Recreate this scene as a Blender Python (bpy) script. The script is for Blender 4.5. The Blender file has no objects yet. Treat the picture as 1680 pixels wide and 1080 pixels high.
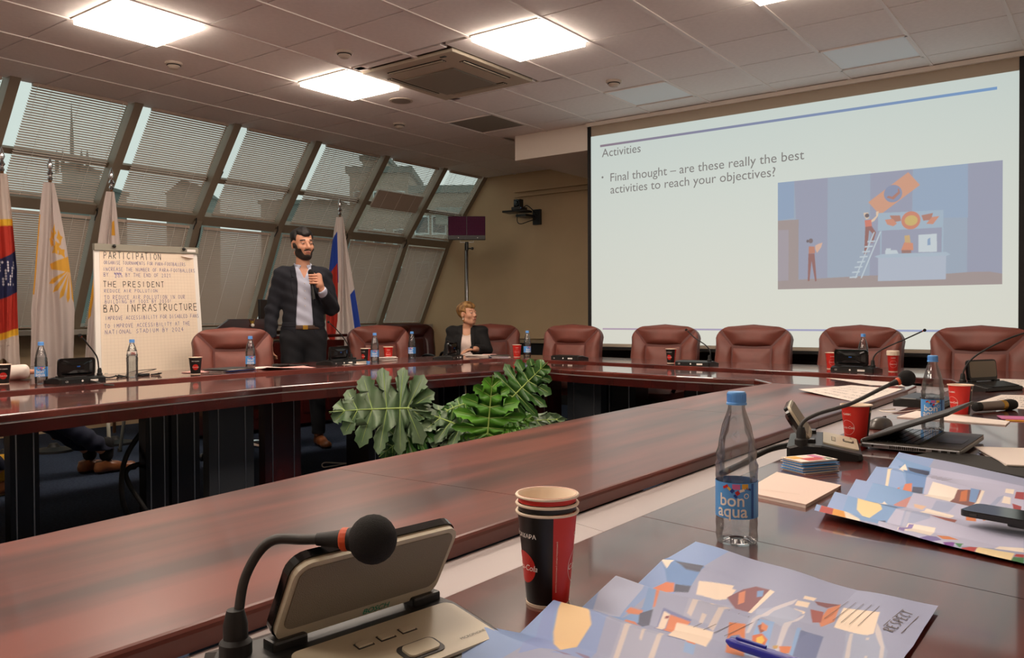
import bpy, bmesh, math, random
import numpy as np
from mathutils import Vector, Matrix
S = bpy.context.scene
COL = S.collection
PI = math.pi
random.seed(4)
RNG = np.random.default_rng(4)

# ---------------------------------------------------------------- camera, world, lights, exposure
cam_d = bpy.data.cameras.new('camera')
cam = bpy.data.objects.new('camera', cam_d)
COL.objects.link(cam)
S.camera = cam
_y, _p, _r = -0.640661514, -0.0155652684, -0.00488465382
_f = np.array([math.sin(_y)*math.cos(_p), math.cos(_y)*math.cos(_p), math.sin(_p)])
_r0 = np.array([math.cos(_y), -math.sin(_y), 0]); _u0 = np.cross(_r0, _f)
_R = math.cos(_r)*_r0 + math.sin(_r)*_u0
_U = -math.sin(_r)*_r0 + math.cos(_r)*_u0
cam.matrix_world = Matrix(((_R[0], _U[0], -_f[0], 5.42385), (_R[1], _U[1], -_f[1], -2.57013), (_R[2], _U[2], -_f[2], 1.12), (0, 0, 0, 1)))
cam_d.sensor_width = 36
cam_d.lens = 1357.8/1680*36
cam_d.clip_start = 0.05
cam_d.clip_end = 400

SKY_STRENGTH = 0.78
PANEL_STRENGTH = 23.0
SCREEN_STRENGTH = 0.86
w = bpy.data.worlds.new('overcast_sky'); S.world = w; w.use_nodes = True
bg = w.node_tree.nodes['Background']
bg.inputs[0].default_value = (0.91, 1.0, 0.96, 1); bg.inputs[1].default_value = SKY_STRENGTH
S.view_settings.view_transform = 'Standard'
S.view_settings.look = 'None'
S.view_settings.exposure = 0.0
S.view_settings.gamma = 1.0
S.view_settings.use_curve_mapping = False
S.cycles.use_denoising = True
S.cycles.max_bounces = 10
S.cycles.transparent_max_bounces = 24
S.cycles.caustics_reflective = False
S.cycles.caustics_refractive = False
S.cycles.sample_clamp_indirect = 6

# ---------------------------------------------------------------- materials
def lin(c):
    if isinstance(c, str):
        c = [int(c[i:i+2], 16)/255 for i in (0, 2, 4)]
    return tuple(x/12.92 if x <= 0.04045 else ((x+0.055)/1.055)**2.4 for x in c)
MATS = {}
def mat(name, col, rough=0.5, metal=0.0, spec=0.5, coat=0.0, var=0.0, scale=20.0, bump=0.0, bscale=200.0, stretch=None, emis=0.0, col2=None, sheen=0.0):
    if name in MATS: return MATS[name]
    m = bpy.data.materials.new(name); m.use_nodes = True
    nt = m.node_tree; N = nt.nodes; b = N['Principled BSDF']
    c = lin(col)
    b.inputs['Base Color'].default_value = (*c, 1)
    b.inputs['Roughness'].default_value = rough
    b.inputs['Metallic'].default_value = metal
    b.inputs['Specular IOR Level'].default_value = spec
    b.inputs['Coat Weight'].default_value = coat
    b.inputs['Coat Roughness'].default_value = 0.06
    b.inputs['Sheen Weight'].default_value = sheen
    if emis:
        b.inputs['Emission Color'].default_value = (*c, 1)
        b.inputs['Emission Strength'].default_value = emis
        if emis: b.inputs['Base Color'].default_value = (0.02, 0.02, 0.02, 1)
    tc = N.new('ShaderNodeTexCoord'); mp = N.new('ShaderNodeMapping')
    nt.links.new(tc.outputs['Object'], mp.inputs[0])
    if stretch: mp.inputs['Scale'].default_value = stretch
    if var or col2:
        n = N.new('ShaderNodeTexNoise'); n.inputs['Scale'].default_value = scale; n.inputs['Detail'].default_value = 4
        nt.links.new(mp.outputs[0], n.inputs['Vector'])
        r = N.new('ShaderNodeValToRGB')
        c2 = lin(col2) if col2 else tuple(x*(1-var) for x in c)
        c1 = c if col2 else tuple(min(1, x*(1+var)) for x in c)
        r.color_ramp.elements[0].color = (*c2, 1); r.color_ramp.elements[1].color = (*c1, 1)
        r.color_ramp.elements[0].position = 0.35; r.color_ramp.elements[1].position = 0.65
        nt.links.new(n.outputs['Fac'], r.inputs[0])
        nt.links.new(r.outputs[0], b.inputs['Base Color'])
    if bump:
        n2 = N.new('ShaderNodeTexNoise'); n2.inputs['Scale'].default_value = bscale; n2.inputs['Detail'].default_value = 2
        nt.links.new(tc.outputs['Object'], n2.inputs['Vector'])
        bp = N.new('ShaderNodeBump'); bp.inputs['Strength'].default_value = bump; bp.inputs['Distance'].default_value = 0.002
        nt.links.new(n2.outputs['Fac'], bp.inputs['Height']); nt.links.new(bp.outputs[0], b.inputs['Normal'])
    MATS[name] = m
    return m
def vcol_mat(name, rough=0.5, emis=0.0, spec=0.5):
    if name in MATS: return MATS[name]
    m = bpy.data.materials.new(name); m.use_nodes = True
    nt = m.node_tree; b = nt.nodes['Principled BSDF']
    a = nt.nodes.new('ShaderNodeVertexColor'); a.layer_name = 'Col'
    b.inputs['Roughness'].default_value = rough
    b.inputs['Specular IOR Level'].default_value = spec
    if emis:
        b.inputs['Base Color'].default_value = (.02, .02, .02, 1)
        nt.links.new(a.outputs[0], b.inputs['Emission Color']); b.inputs['Emission Strength'].default_value = emis
    else:
        nt.links.new(a.outputs[0], b.inputs['Base Color'])
    MATS[name] = m
    return m
def thin_clear(name, tint, fac=0.12, rough=0.04, k=0.6):
    # thin walled clear plastic or glass: straight-through transparency plus fresnel gloss
    m = bpy.data.materials.new(name); m.use_nodes = True
    nt = m.node_tree; N = nt.nodes; N.remove(N['Principled BSDF'])
    out = N['Material Output']
    t = N.new('ShaderNodeBsdfTransparent'); t.inputs[0].default_value = (*tint, 1)
    g = N.new('ShaderNodeBsdfGlossy'); g.inputs['Roughness'].default_value = rough
    lw = N.new('ShaderNodeLayerWeight'); lw.inputs[0].default_value = 0.35
    ml = N.new('ShaderNodeMath'); ml.operation = 'MULTIPLY_ADD'; ml.inputs[1].default_value = k; ml.inputs[2].default_value = fac*0.5
    nt.links.new(lw.outputs['Fresnel'], ml.inputs[0])
    mx = N.new('ShaderNodeMixShader')
    nt.links.new(ml.outputs[0], mx.inputs[0]); nt.links.new(t.outputs[0], mx.inputs[1]); nt.links.new(g.outputs[0], mx.inputs[2])
    nt.links.new(mx.outputs[0], out.inputs[0])
    MATS[name] = m
    return m
M = {}
def wood(name, c1, c2, stretch, rough=0.13, wscale=3.0, coat=.8):
    m = mat(name, c1, rough=rough, spec=0.5, coat=coat, col2=c2, scale=wscale, stretch=stretch, bump=0.0)
    return m
M['wood_y'] = wood('mahogany_lacquer_lengthwise', '6c2e24', '3a1411', (5.0, 0.45, 1.0), rough=.27)
M['wood_near'] = wood('satin_mahogany_veneer', '7d3f33', '44201b', (3.2, 0.22, 1.0), rough=.30, wscale=3.2, coat=.12)
M['wood_x'] = wood('mahogany_lacquer_crosswise', '6c2e24', '3a1411', (0.45, 5.0, 1.0), rough=.2)
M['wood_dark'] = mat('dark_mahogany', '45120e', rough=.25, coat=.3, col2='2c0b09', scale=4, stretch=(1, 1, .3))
M['leg_black'] = mat('black_lacquer_panel', '0f0c0c', rough=.25)
M['leg_grey'] = mat('charcoal_lacquer_panel', '3a3d42', rough=.35)
M['chrome'] = mat('chrome', 'd8d8da', rough=.16, metal=1)
M['steel'] = mat('brushed_steel', 'a0a0a2', rough=.35, metal=1)
M['trim_metal'] = mat('satin_metal_trim', 'a9a4a2', rough=.4, metal=.3)
M['channel'] = mat('light_grey_channel_laminate', 'b7adab', rough=.35)
M['leather'] = mat('burgundy_leather', '7c4439', rough=.45, var=.10, scale=9, bump=.25, bscale=500)
M['leather_edge'] = mat('burgundy_leather_piping', '60281f', rough=.45)
M['leather_dark'] = mat('dark_oxblood_leather', '3a1512', rough=.35, bump=.2, bscale=400)
M['black_plastic'] = mat('black_plastic', '151515', rough=.38)
M['black_gloss'] = mat('glossy_black_plastic', '0b0b0c', rough=.12)
M['black_matte'] = mat('matte_black_foam', '0e0c0c', rough=.9, bump=.8, bscale=900)
M['rubber'] = mat('black_rubber', '141312', rough=.6)
M['grey_plastic'] = mat('charcoal_grey_plastic', '33312f', rough=.5)
M['champagne'] = mat('champagne_plastic', 'c2b8a0', rough=.38, var=.03, scale=5)
M['grille'] = mat('speaker_grille_mesh', '8d8473', rough=.6, bump=.9, bscale=1100)
M['orange'] = mat('orange_ring', 'd2542a', rough=.5)
M['green_print'] = mat('teal_print', '0f8a6c', rough=.5)
M['white'] = mat('white_print', 'f2ece4', rough=.6)
M['paper'] = mat('white_paper', 'efe2d8', rough=.75, var=.02, scale=6)
M['paper_warm'] = mat('flipchart_paper', 'f2e0ca', rough=.8, var=.02, scale=3)
M['paper_pink'] = mat('pink_paper', 'e2aba4', rough=.8)
M['ink_black'] = mat('black_ink', '2a2422', rough=.7)
M['ink_purple'] = mat('violet_ink', '6a5f8e', rough=.7)
M['ink_blue'] = mat('blue_ink', '3a3a9c', rough=.6)
M['ink_grey'] = mat('grey_ink', '6d625e', rough=.7)
M['red'] = mat('cup_red', 'c9281f', rough=.4)
M['black_print'] = mat('cup_black', '14100f', rough=.38)
M['cup_white'] = mat('cup_white_paper', 'ecd9c2', rough=.6)
M['cap_blue'] = mat('blue_bottle_cap', '66a6ea', rough=.35)
M['label_blue'] = mat('blue_bottle_label', '5aa4ea', rough=.35)
M['label_dblue'] = mat('dark_blue_label_band', '1d57a8', rough=.35)
M['label_yellow'] = mat('yellow_label_print', 'e8b23c', rough=.4)
M['label_pink'] = mat('pink_label_print', 'd06aa0', rough=.4)
M['label_navy'] = mat('navy_label_print', '1c3f92', rough=.4)
M['bottle'] = thin_clear('clear_bottle_plastic', (.89, .905, .92), .16, .05, .75)
M['water'] = thin_clear('water', (.90, .93, .94), .06, .02)
M['glass'] = thin_clear('window_glass', (.95, .98, .965), .02, .01, .12)
M['wall'] = mat('beige_wall_paint', 'c4ab88', rough=.85, var=.03, scale=2, bump=.25, bscale=160)
M['wall_light'] = mat('pale_beige_paint', 'ece2d6', rough=.85, var=.02, scale=2)
M['ceil_tile'] = mat('mineral_ceiling_tile', 'f3ebe6', rough=.95, var=.02, scale=30, bump=.4, bscale=700)
M['ceil_grid'] = mat('ceiling_grid_metal', 'efe6e0', rough=.5)
M['grid_dark'] = mat('ceiling_joint_shadow_gap', '6d6058', rough=.9)
M['frame'] = mat('window_frame_aluminium', '8a7b69', rough=.5, var=.04, scale=3)
M['sill'] = mat('window_sill_stone', 'a29b90', rough=.5)
M['slat'] = mat('blind_slat_enamel', 'bba798', rough=.5)
M['carpet'] = mat('navy_carpet', '3a4456', rough=.98, spec=.1, col2='2c3546', scale=60, bump=1.0, bscale=900)
M['cassette'] = mat('air_conditioner_plastic', 'b9ac98', rough=.55)
M['cassette_grille'] = mat('air_conditioner_grille', '8a8375', rough=.7)
M['dark_gap'] = mat('dark_opening', '17120f', rough=.9)
M['detector'] = mat('detector_plastic', 'c8b9aa', rough=.5)
M['spk_grille'] = mat('ceiling_speaker_grille', '8f8276', rough=.7, bump=.6, bscale=900)
M['panel_off'] = mat('unlit_light_diffuser', 'f2f8fb', rough=.5)  # reflected screen light is put into this pale bluish colour
M['panel_dim'] = mat('unlit_shaded_diffuser', '8b857c', rough=.5)  # same unlit diffuser, colour darkened where no screen light reaches
M['panel_on'] = mat('lit_light_diffuser', (1.0, .93, .86), emis=PANEL_STRENGTH)
M['screen_border'] = mat('screen_black_border', '0c0b0d', rough=.7)
M['screen_cloth'] = mat('screen_cloth', 'b7aa98', rough=.9)
M['cab_black'] = mat('black_cabinet', '0b0a0a', rough=.5)
M['cab_top'] = mat('beige_ledge', '8f7d64', rough=.6)

# ---------------------------------------------------------------- object helpers
def link(o, parent=None):
    COL.objects.link(o)
    if parent is not None: o.parent = parent
    return o
def meshobj(name, verts, faces, m, parent=None, smooth=False, idx=None):
    me = bpy.data.meshes.new(name)
    me.from_pydata([tuple(map(float, v)) for v in verts], [], [tuple(f) for f in faces])
    ms = m if isinstance(m, (list, tuple)) else [m]
    for k in ms: me.materials.append(k)
    if idx is not None: me.polygons.foreach_set('material_index', [int(i) for i in idx])
    if smooth is True: me.polygons.foreach_set('use_smooth', [True]*len(me.polygons))
    me.update()
    o = bpy.data.objects.new(name, me)
    link(o, parent)
    if smooth == 'auto':
        me.polygons.foreach_set('use_smooth', [True]*len(me.polygons))
        try: me.set_sharp_from_angle(angle=math.radians(38))
        except Exception: pass
    return o
def thing(name, label, cat, loc=(0, 0, 0), rz=0.0, group=None):
    o = bpy.data.objects.new(name, None); COL.objects.link(o)
    o.empty_display_size = .1
    o.location = loc; o.rotation_euler = (0, 0, rz)
    return tag(o, label, cat, group)
def tag(o, label=None, cat=None, group=None, kind=None):
    if label: o['label'] = label
    if cat: o['category'] = cat
    if group: o['group'] = group
    if kind: o['kind'] = kind
    return o
def struct(o):
    o['kind'] = 'structure'; return o
def dup(root, loc=None, rz=None, label=None, group=None):
    def cp(o, par):
        c = o.copy(); COL.objects.link(c)
        if par is not None:
            c.parent = par; c.matrix_parent_inverse = o.matrix_parent_inverse.copy()
        for ch in list(o.children): cp(ch, c)
        return c
    r = cp(root, None)
    if loc is not None: r.location = loc
    if rz is not None: r.rotation_euler = (0, 0, rz)
    if label: r['label'] = label
    if group: r['group'] = group
    return r
class MB:
    """collects geometry, then links it as one mesh object"""
    def __init__(s): s.v = []; s.f = []; s.i = []
    def add(s, V, F, mi=0, T=None):
        n = len(s.v)
        for p in V:
            p = Vector(p)
            s.v.append(T @ p if T is not None else p)
        s.f += [tuple(a+n for a in f) for f in F]; s.i += [mi]*len(F)
        return s
    def box(s, c, d, rz=0, mi=0, bev=0, T=None, taper=1.0):
        x, y, z = d[0]/2, d[1]/2, d[2]/2
        if bev > 0:
            bm = bmesh.new(); bmesh.ops.create_cube(bm, size=1)
            for v in bm.verts: v.co = Vector((v.co.x*d[0]*(taper if v.co.z > 0 else 1), v.co.y*d[1]*(taper if v.co.z > 0 else 1), v.co.z*d[2]))
            bmesh.ops.bevel(bm, geom=list(bm.edges), offset=bev, segments=2, affect='EDGES', profile=.6)
            V = [v.co.copy() for v in bm.verts]; bm.verts.index_update(); F = [[v.index for v in f.verts] for f in bm.faces]; bm.free()
        else:
            V = [Vector((a*x*(taper if e > 0 else 1), b*y*(taper if e > 0 else 1), e*z)) for a in (-1, 1) for b in (-1, 1) for e in (-1, 1)]
            F = [(0, 1, 3, 2), (4, 6, 7, 5), (0, 4, 5, 1), (2, 3, 7, 6), (0, 2, 6, 4), (1, 5, 7, 3)]
        R = Matrix.Translation(Vector(c)) @ Matrix.Rotation(rz, 4, 'Z')
        if T is not None: R = T @ R
        return s.add(V, F, mi, R)
    def prism(s, poly, z0, z1, mi=0, T=None):
        n = len(poly)
        a = sum(poly[i][0]*poly[(i+1) % n][1]-poly[(i+1) % n][0]*poly[i][1] for i in range(n))
        if a < 0: poly = poly[::-1]
        V = [(p[0], p[1], z0) for p in poly]+[(p[0], p[1], z1) for p in poly]
        F = [tuple(range(n-1, -1, -1)), tuple(range(n, 2*n))]+[(i, (i+1) % n, n+(i+1) % n, n+i) for i in range(n)]
        return s.add(V, F, mi, T)
    def lathe(s, prof, n=24, c=(0, 0, 0), mi=0, T=None, cap=True, sy=1.0):
        V = []; F = []
        for (r, z) in prof:
            for k in range(n):
                a = 2*PI*k/n; V.append((c[0]+r*math.cos(a), c[1]+r*sy*math.sin(a), c[2]+z))
        for j in range(len(prof)-1):
            for k in range(n):
                k2 = (k+1) % n; F.append((j*n+k, j*n+k2, (j+1)*n+k2, (j+1)*n+k))
        if cap:
            F.append(tuple(range(n-1, -1, -1))); F.append(tuple((len(prof)-1)*n+k for k in range(n)))
        return s.add(V, F, mi, T)
    def tube(s, path, r, n=8, mi=0, T=None, cap=True, flat=1.0):
        P = [Vector(p) for p in path]; m = len(P)
        rr = r if isinstance(r, (list, tuple)) else [r]*m
        V = []; F = []; up = None
        for i, p in enumerate(P):
            t = (P[min(i+1, m-1)]-P[max(i-1, 0)]).normalized()
            if up is None:
                up = Vector((0, 0, 1)) if abs(t.z) < .9 else Vector((1, 0, 0))
            a = (up-t*up.dot(t)).normalized(); up = a; b = t.cross(a)
            for k in range(n):
                q = 2*PI*k/n
                V.append(p+a*math.cos(q)*rr[i]*flat+b*math.sin(q)*rr[i])
        for j in range(m-1):
            for k in range(n):
                k2 = (k+1) % n; F.append((j*n+k, j*n+k2, (j+1)*n+k2, (j+1)*n+k))
        if cap:
            F.append(tuple(range(n-1, -1, -1))); F.append(tuple((m-1)*n+k for k in range(n)))
        return s.add(V, F, mi, T)
    def ball(s, c, r, n=12, mi=0, T=None, sc=(1, 1, 1)):
        V = []; F = []
        m = n//2
        for j in range(m+1):
            t = PI*j/m
            for k in range(n):
                a = 2*PI*k/n
                V.append((c[0]+r*sc[0]*math.sin(t)*math.cos(a), c[1]+r*sc[1]*math.sin(t)*math.sin(a), c[2]+r*sc[2]*math.cos(t)))
        for j in range(m):
            for k in range(n):
                k2 = (k+1) % n; F.append((j*n+k, (j+1)*n+k, (j+1)*n+k2, j*n+k2))
        return s.add(V, F, mi, T)
    def quad(s, a, b, c, d, mi=0): return s.add([a, b, c, d], [(0, 1, 2, 3)], mi)
    def build(s, name, m, parent=None, smooth=False, weld=False):
        return meshobj(name, s.v, s.f, m, parent, smooth, s.i if isinstance(m, (list, tuple)) else None)
def cr(pts, n=8):
    """smooth curve through points (Catmull-Rom)"""
    P = [Vector(p) for p in pts]; P = [P[0]*2-P[1]]+P+[P[-1]*2-P[-2]]
    out = []
    for i in range(1, len(P)-2):
        for k in range(n):
            t = k/n
            out.append(.5*((2*P[i])+(-P[i-1]+P[i+1])*t+(2*P[i-1]-5*P[i]+4*P[i+1]-P[i+2])*t*t+(-P[i-1]+3*P[i]-3*P[i+1]+P[i+2])*t**3))
    out.append(P[-2])
    return out
def pad(outline, h, T, rings=6, power=.5, thick=.0, center=None):
    """a puffy cushion on a flat outline: verts/faces in the frame T (x,y in plane, z out)"""
    n = len(outline)
    cx = center[0] if center else sum(p[0] for p in outline)/n; cy = center[1] if center else sum(p[1] for p in outline)/n
    V = [(p[0], p[1], -thick) for p in outline]; F = []
    for j in range(rings):
        s_ = 1-j/rings
        t = 1-s_
        hh = h*(1-(1-min(1, t*1.6))**2.2)
        for p in outline: V.append((cx+(p[0]-cx)*s_, cy+(p[1]-cy)*s_, hh))
    V.append((cx, cy, h))
    for j in range(rings):
        for k in range(n):
            k2 = (k+1) % n; F.append((j*n+k, j*n+k2, (j+1)*n+k2, (j+1)*n+k))
    for k in range(n): F.append((rings*n+k, rings*n+(k+1) % n, len(V)-1))
    return [T @ Vector(v) for v in V], F
def dense(poly, step=.03):
    out = []
    n = len(poly)
    for i in range(n):
        a = Vector(poly[i]); b = Vector(poly[(i+1) % n]); k = max(1, int((b-a).length/step))
        for j in range(k): out.append(tuple(a+(b-a)*j/k))
    return out
def rrect(w, h, r, n=5):
    out = []
    for (cx, cy, a0) in ((w/2-r, h/2-r, 0), (-w/2+r, h/2-r, 90), (-w/2+r, -h/2+r, 180), (w/2-r, -h/2+r, 270)):
        for k in range(n+1):
            a = math.radians(a0+90*k/n); out.append((cx+r*math.cos(a), cy+r*math.sin(a)))
    return out
_tx = {}
def text_geo(s, size=1.0, bold=0.0, shear=0.0):
    key = (s, bold, shear)
    if key not in _tx:
        c = bpy.data.curves.new('t', 'FONT'); c.body = s; c.size = 1; c.offset = bold; c.shear = shear; c.resolution_u = 4; c.align_x = 'CENTER'; c.align_y = 'CENTER'
        o = bpy.data.objects.new('t', c); COL.objects.link(o)
        me = bpy.data.meshes.new_from_object(o.evaluated_get(bpy.context.evaluated_depsgraph_get()))
        _tx[key] = ([(v.co.x, v.co.y) for v in me.vertices], [tuple(p.vertices) for p in me.polygons])
        bpy.data.objects.remove(o); bpy.data.meshes.remove(me)
    V, F = _tx[key]
    return [(x*size, y*size) for x, y in V], F
# single-stroke lettering for handwriting (x 0..1, y 0..1)
STK = {'A': 'ABC|DE', }
GL = {
 'A': [[(0, 0), (.45, 1), (.9, 0)], [(.2, .4), (.72, .4)]], 'B': [[(0, 0), (0, 1), (.55, .95), (.6, .6), (0, .52), (.7, .45), (.7, .05), (0, 0)]],
 'C': [[(.8, .85), (.45, 1), (.1, .75), (.05, .3), (.4, 0), (.8, .15)]], 'D': [[(0, 0), (0, 1), (.5, .9), (.8, .5), (.5, .05), (0, 0)]],
 'E': [[(.75, 1), (0, 1), (0, 0), (.75, 0)], [(0, .52), (.6, .52)]], 'F': [[(.75, 1), (0, 1), (0, 0)], [(0, .52), (.6, .52)]],
 'G': [[(.8, .85), (.45, 1), (.1, .75), (.05, .3), (.4, 0), (.8, .15), (.8, .45), (.5, .45)]], 'H': [[(0, 0), (0, 1)], [(.75, 0), (.75, 1)], [(0, .5), (.75, .5)]],
 'I': [[(.3, 0), (.3, 1)]], 'J': [[(.6, 1), (.6, .2), (.35, 0), (.05, .2)]], 'K': [[(0, 0), (0, 1)], [(.7, 1), (0, .45), (.75, 0)]], 'L': [[(0, 1), (0, 0), (.7, 0)]],
 'M': [[(0, 0), (.1, 1), (.45, .35), (.8, 1), (.9, 0)]], 'N': [[(0, 0), (0, 1), (.75, 0), (.75, 1)]], 'O': [[(.4, 1), (.05, .7), (.05, .3), (.4, 0), (.8, .3), (.8, .7), (.4, 1)]],
 'P': [[(0, 0), (0, 1), (.6, .95), (.68, .65), (.5, .48), (0, .45)]], 'R': [[(0, 0), (0, 1), (.6, .95), (.65, .65), (0, .48), (.75, 0)]],
 'S': [[(.7, .9), (.35, 1), (.08, .8), (.2, .55), (.6, .42), (.7, .15), (.35, 0), (0, .12)]], 'T': [[(0, 1), (.8, 1)], [(.4, 1), (.4, 0)]], 'U': [[(0, 1), (.02, .25), (.35, 0), (.7, .25), (.72, 1)]],
 'V': [[(0, 1), (.4, 0), (.8, 1)]], 'Y': [[(0, 1), (.38, .5), (.75, 1)], [(.38, .5), (.36, 0)]], '0': [[(.4, 1), (.05, .7), (.05, .3), (.4, 0), (.7, .3), (.7, .7), (.4, 1)]],
 '1': [[(.1, .8), (.4, 1), (.4, 0)]], '2': [[(.05, .8), (.35, 1), (.65, .75), (.05, 0), (.75, 0)]], '3': [[(.05, 1), (.6, 1), (.25, .6), (.65, .35), (.4, 0), (0, .1)]],
 '4': [[(.5, 0), (.5, 1), (0, .35), (.8, .35)]], '%': [[(.05, .8), (.2, 1), (.3, .75), (.05, .8)], [(.75, 1), (.05, 0)], [(.6, .2), (.75, .3), (.8, .05), (.6, .2)]],
 '!': [[(.3, 1), (.3, .3)], [(.3, .1), (.3, 0)]], '-': [[(.1, .45), (.6, .45)]], 'W': [[(0, 1), (.2, 0), (.45, .7), (.7, 0), (.9, 1)]]}
def hand(s, x, y, h, wd, lw, fn, mb, mi=0, jit=.05, sp=None, lift=0):
    """writes capital letters as ribbons; the line is fitted to the width wd"""
    n = len(s); adv = wd/n
    for i, ch in enumerate(s):
        for st in GL.get(ch, []):
            pts = []
            for k, (a, b) in enumerate(st):
                pts.append((x+adv*i+a*adv*.78+RNG.normal()*jit*adv*.5, y+b*h+RNG.normal()*jit*h*.5))
            for k in range(len(pts)-1):
                ax, ay = pts[k]; bx, by = pts[k+1]; L = math.hypot(bx-ax, by-ay)+1e-9
                nx, ny = -(by-ay)/L*lw/2, (bx-ax)/L*lw/2
                mb.quad(fn(ax-nx, ay-ny), fn(bx-nx, by-ny), fn(bx+nx, by+ny), fn(ax+nx, ay+ny), mi)
# ---------------------------------------------------------------- the room shell
def sbox(name, c, d, m, parent=None, kind=True):
    o = MB().box(c, d).build(name, m, parent)
    if parent is None: struct(o)
    return o
H = 3.03
sbox('floor', (1.9, .3, -.05), (10.0, 14.0, .1), M['carpet'])
ceil = sbox('ceiling', (2.45, .0, H+.09), (8.5, 13.0, .06), M['ceil_grid'])
sbox('wall_rear', (1.9, -5.75, 1.5), (10.0, .1, 3.3), M['wall_light'])
sbox('wall_right', (6.75, -.6, 1.5), (.1, 10.4, 3.3), M['wall_light'])
# back of the alcove and the lowered bulkhead that runs to the screen
XZ = Matrix(((1, 0, 0, 0), (0, 0, 1, 0), (0, 1, 0, 0), (0, 0, 0, 1)))
wb = struct(MB().prism([(-3.2, -.1), (7.2, -.1), (7.2, 3.2), (-1.62, 3.2), (-1.78, 3.04), (-2.46, 2.18), (-3.01, 1.02), (-3.2, 1.0)], 6.42, 6.52, T=XZ).build('wall_back', M['wall']))
MB().box((2.78, 6.405, 1.72), (8.06, .03, 1.8)).build('wall_panel', M['wall'], wb)
t = sbox('trim_1', (2.7, 6.38, 2.80), (7.8, .03, .05), M['wall'])
MB().box((2.7, 6.375, 2.72), (7.8, .03, .02)).build('moulding', M['wall'], t)
sbox('wall_bulkhead', (3.45, 5.47, 2.9), (6.52, 1.9, .26), M['wall_light'])
MB().box((-.78, 5.5, H+.04), (1.94, 2.0, .04)).build('ceiling_board', M['ceil_grid'], ceil)
# T bars (lighter, along Y) and thin cross joints
def tbar(i):
    x = i*.6
    y1 = 4.52 if x > .19 else 6.4
    return MB().box((x, (y1-5.7)/2, H-.001), (.024, y1+5.7, .012)).build('ceiling_bar', M['ceil_grid'], ceil)
for i in range(-2, 12):
    tbar(i)
LIT = {(i, j) for i in (0, 3, 6, 9) for j in (-6, -3, 0, 3)}
OFF = {(0, 6), (3, 6), (6, 6), (9, 6)}
AC = {(1, 3), (2, 3), (1, 4), (2, 4)}
me_tile = {}
for i in range(-3, 11):
    for j in range(-9, 11):
        x0, x1 = max(i*.6, -1.74), min((i+1)*.6, 6.7)
        y0, y1 = max(j*.6, -5.7), min((j+1)*.6, 6.4)
        if x0 >= .0 and y1 > 4.5: y1 = min(y1, 4.52)
        if y1-y0 < .03 or x1-x0 < .03: continue
        if (i, j) in LIT or (i, j) in OFF: continue
        cx, cy = (x0+x1)/2, (y0+y1)/2
        if i in (1, 2) and j in (3, 4): continue
        key = (round(x1-x0, 3), round(y1-y0, 3))
        if key not in me_tile:
            o = MB().box((0, 0, .009), (key[0]-.018, key[1]-.010, .018), bev=0).build('ceiling_tile', M['ceil_tile'], ceil)
            me_tile[key] = o.data
        else:
            o = bpy.data.objects.new('ceiling_tile', me_tile[key]); link(o, ceil)
        o.location = (cx, cy, H)
# joint shadow behind tiles
MB().box((2.48, -.6, H+.03), (8.44, 10.2, .02)).build('joint_backing', M['grid_dark'], ceil)
# plasterboard around the air conditioner where tiles are cut
MB().box((.66, 2.43, H+.009), (.11, 1.19, .018)).box((1.68, 2.43, H+.009), (.22, 1.19, .018)).box((1.08, 1.86, H+.009), (.9, .07, .018)).box((1.08, 2.97, H+.009), (.9, .055, .018)).build('cut_tile', M['ceil_tile'], ceil)

# ---------------------------------------------------------------- slanted window wall
P0, P1, P2 = (-1.76, 3.03), (-2.42, 2.18), (-2.97, 1.02)
def seg(a, b, t): return (a[0]+(b[0]-a[0])*t, a[1]+(b[1]-a[1])*t)
def nrm(a, b):   # inward normal (towards the room, +x / downwards)
    dx, dz = a[0]-b[0], a[1]-b[1]; L = math.hypot(dx, dz)
    return (dz/L, -dx/L)
def slab_xz(a, b, off0, off1, y0, y1, mb, mi=0):
    n = nrm(a, b)
    q = [(a[0]+n[0]*off0, a[1]+n[1]*off0), (a[0]+n[0]*off1, a[1]+n[1]*off1), (b[0]+n[0]*off1, b[1]+n[1]*off1), (b[0]+n[0]*off0, b[1]+n[1]*off0)]
    V = [(p[0], y, p[1]) for y in (y0, y1) for p in q]
    mb.add(V, [(0, 1, 2, 3), (7, 6, 5, 4), (0, 4, 5, 1), (1, 5, 6, 2), (2, 6, 7, 3), (3, 7, 4, 0)], mi)
wl = struct(MB().box((-3.12, .35, .5), (.2, 12.1, 1.0)).build('wall_left', M['wall']))
mb = MB(); slab_xz((P0[0]+.0, P0[1]+.1), P1, -.1, .1, -5.7, -.72, mb); slab_xz(P1, P2, -.1, .1, -5.7, -.72, mb)
mb.build('solid_bay', M['wall_light'], wl)
o = MB().box((-2.87, .35, .985), (.34, 12.1, .05), bev=.006).build('trim_2', M['sill']); struct(o)
MY = [-.67, .36, 1.38, 2.40, 3.42, 4.46, 5.5]
for k, y in enumerate(MY):
    mb = MB()
    top = (P0[0]+.06, P0[1]+.08)
    slab_xz(top, P1, -.02, .10, y-.04, y+.04, mb); slab_xz(P1, P2, -.02, .10, y-.04, y+.04, mb)
    o = struct(mb.build('trim_%d' % (k+3), M['frame']))
    m2 = MB(); m2.tube([(P1[0]+.11, y-.045, P1[1]-.03), (P1[0]+.13, y-.06, P1[1]-.08), (P1[0]+.09, y-.06, P1[1]-.12), (P1[0]+.05, y-.045, P1[1]-.14)], .006, 5)
    m2.build('cable_bracket', M['black_plastic'], o)
mb = MB(); slab_xz((P0[0]+.06, P0[1]+.08), P1, -.02, .06, 6.34, 6.42, mb); slab_xz(P1, P2, -.02, .06, 6.34, 6.42, mb)
struct(mb.build('trim_10', M['frame']))
YE = MY+[6.38]
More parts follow.
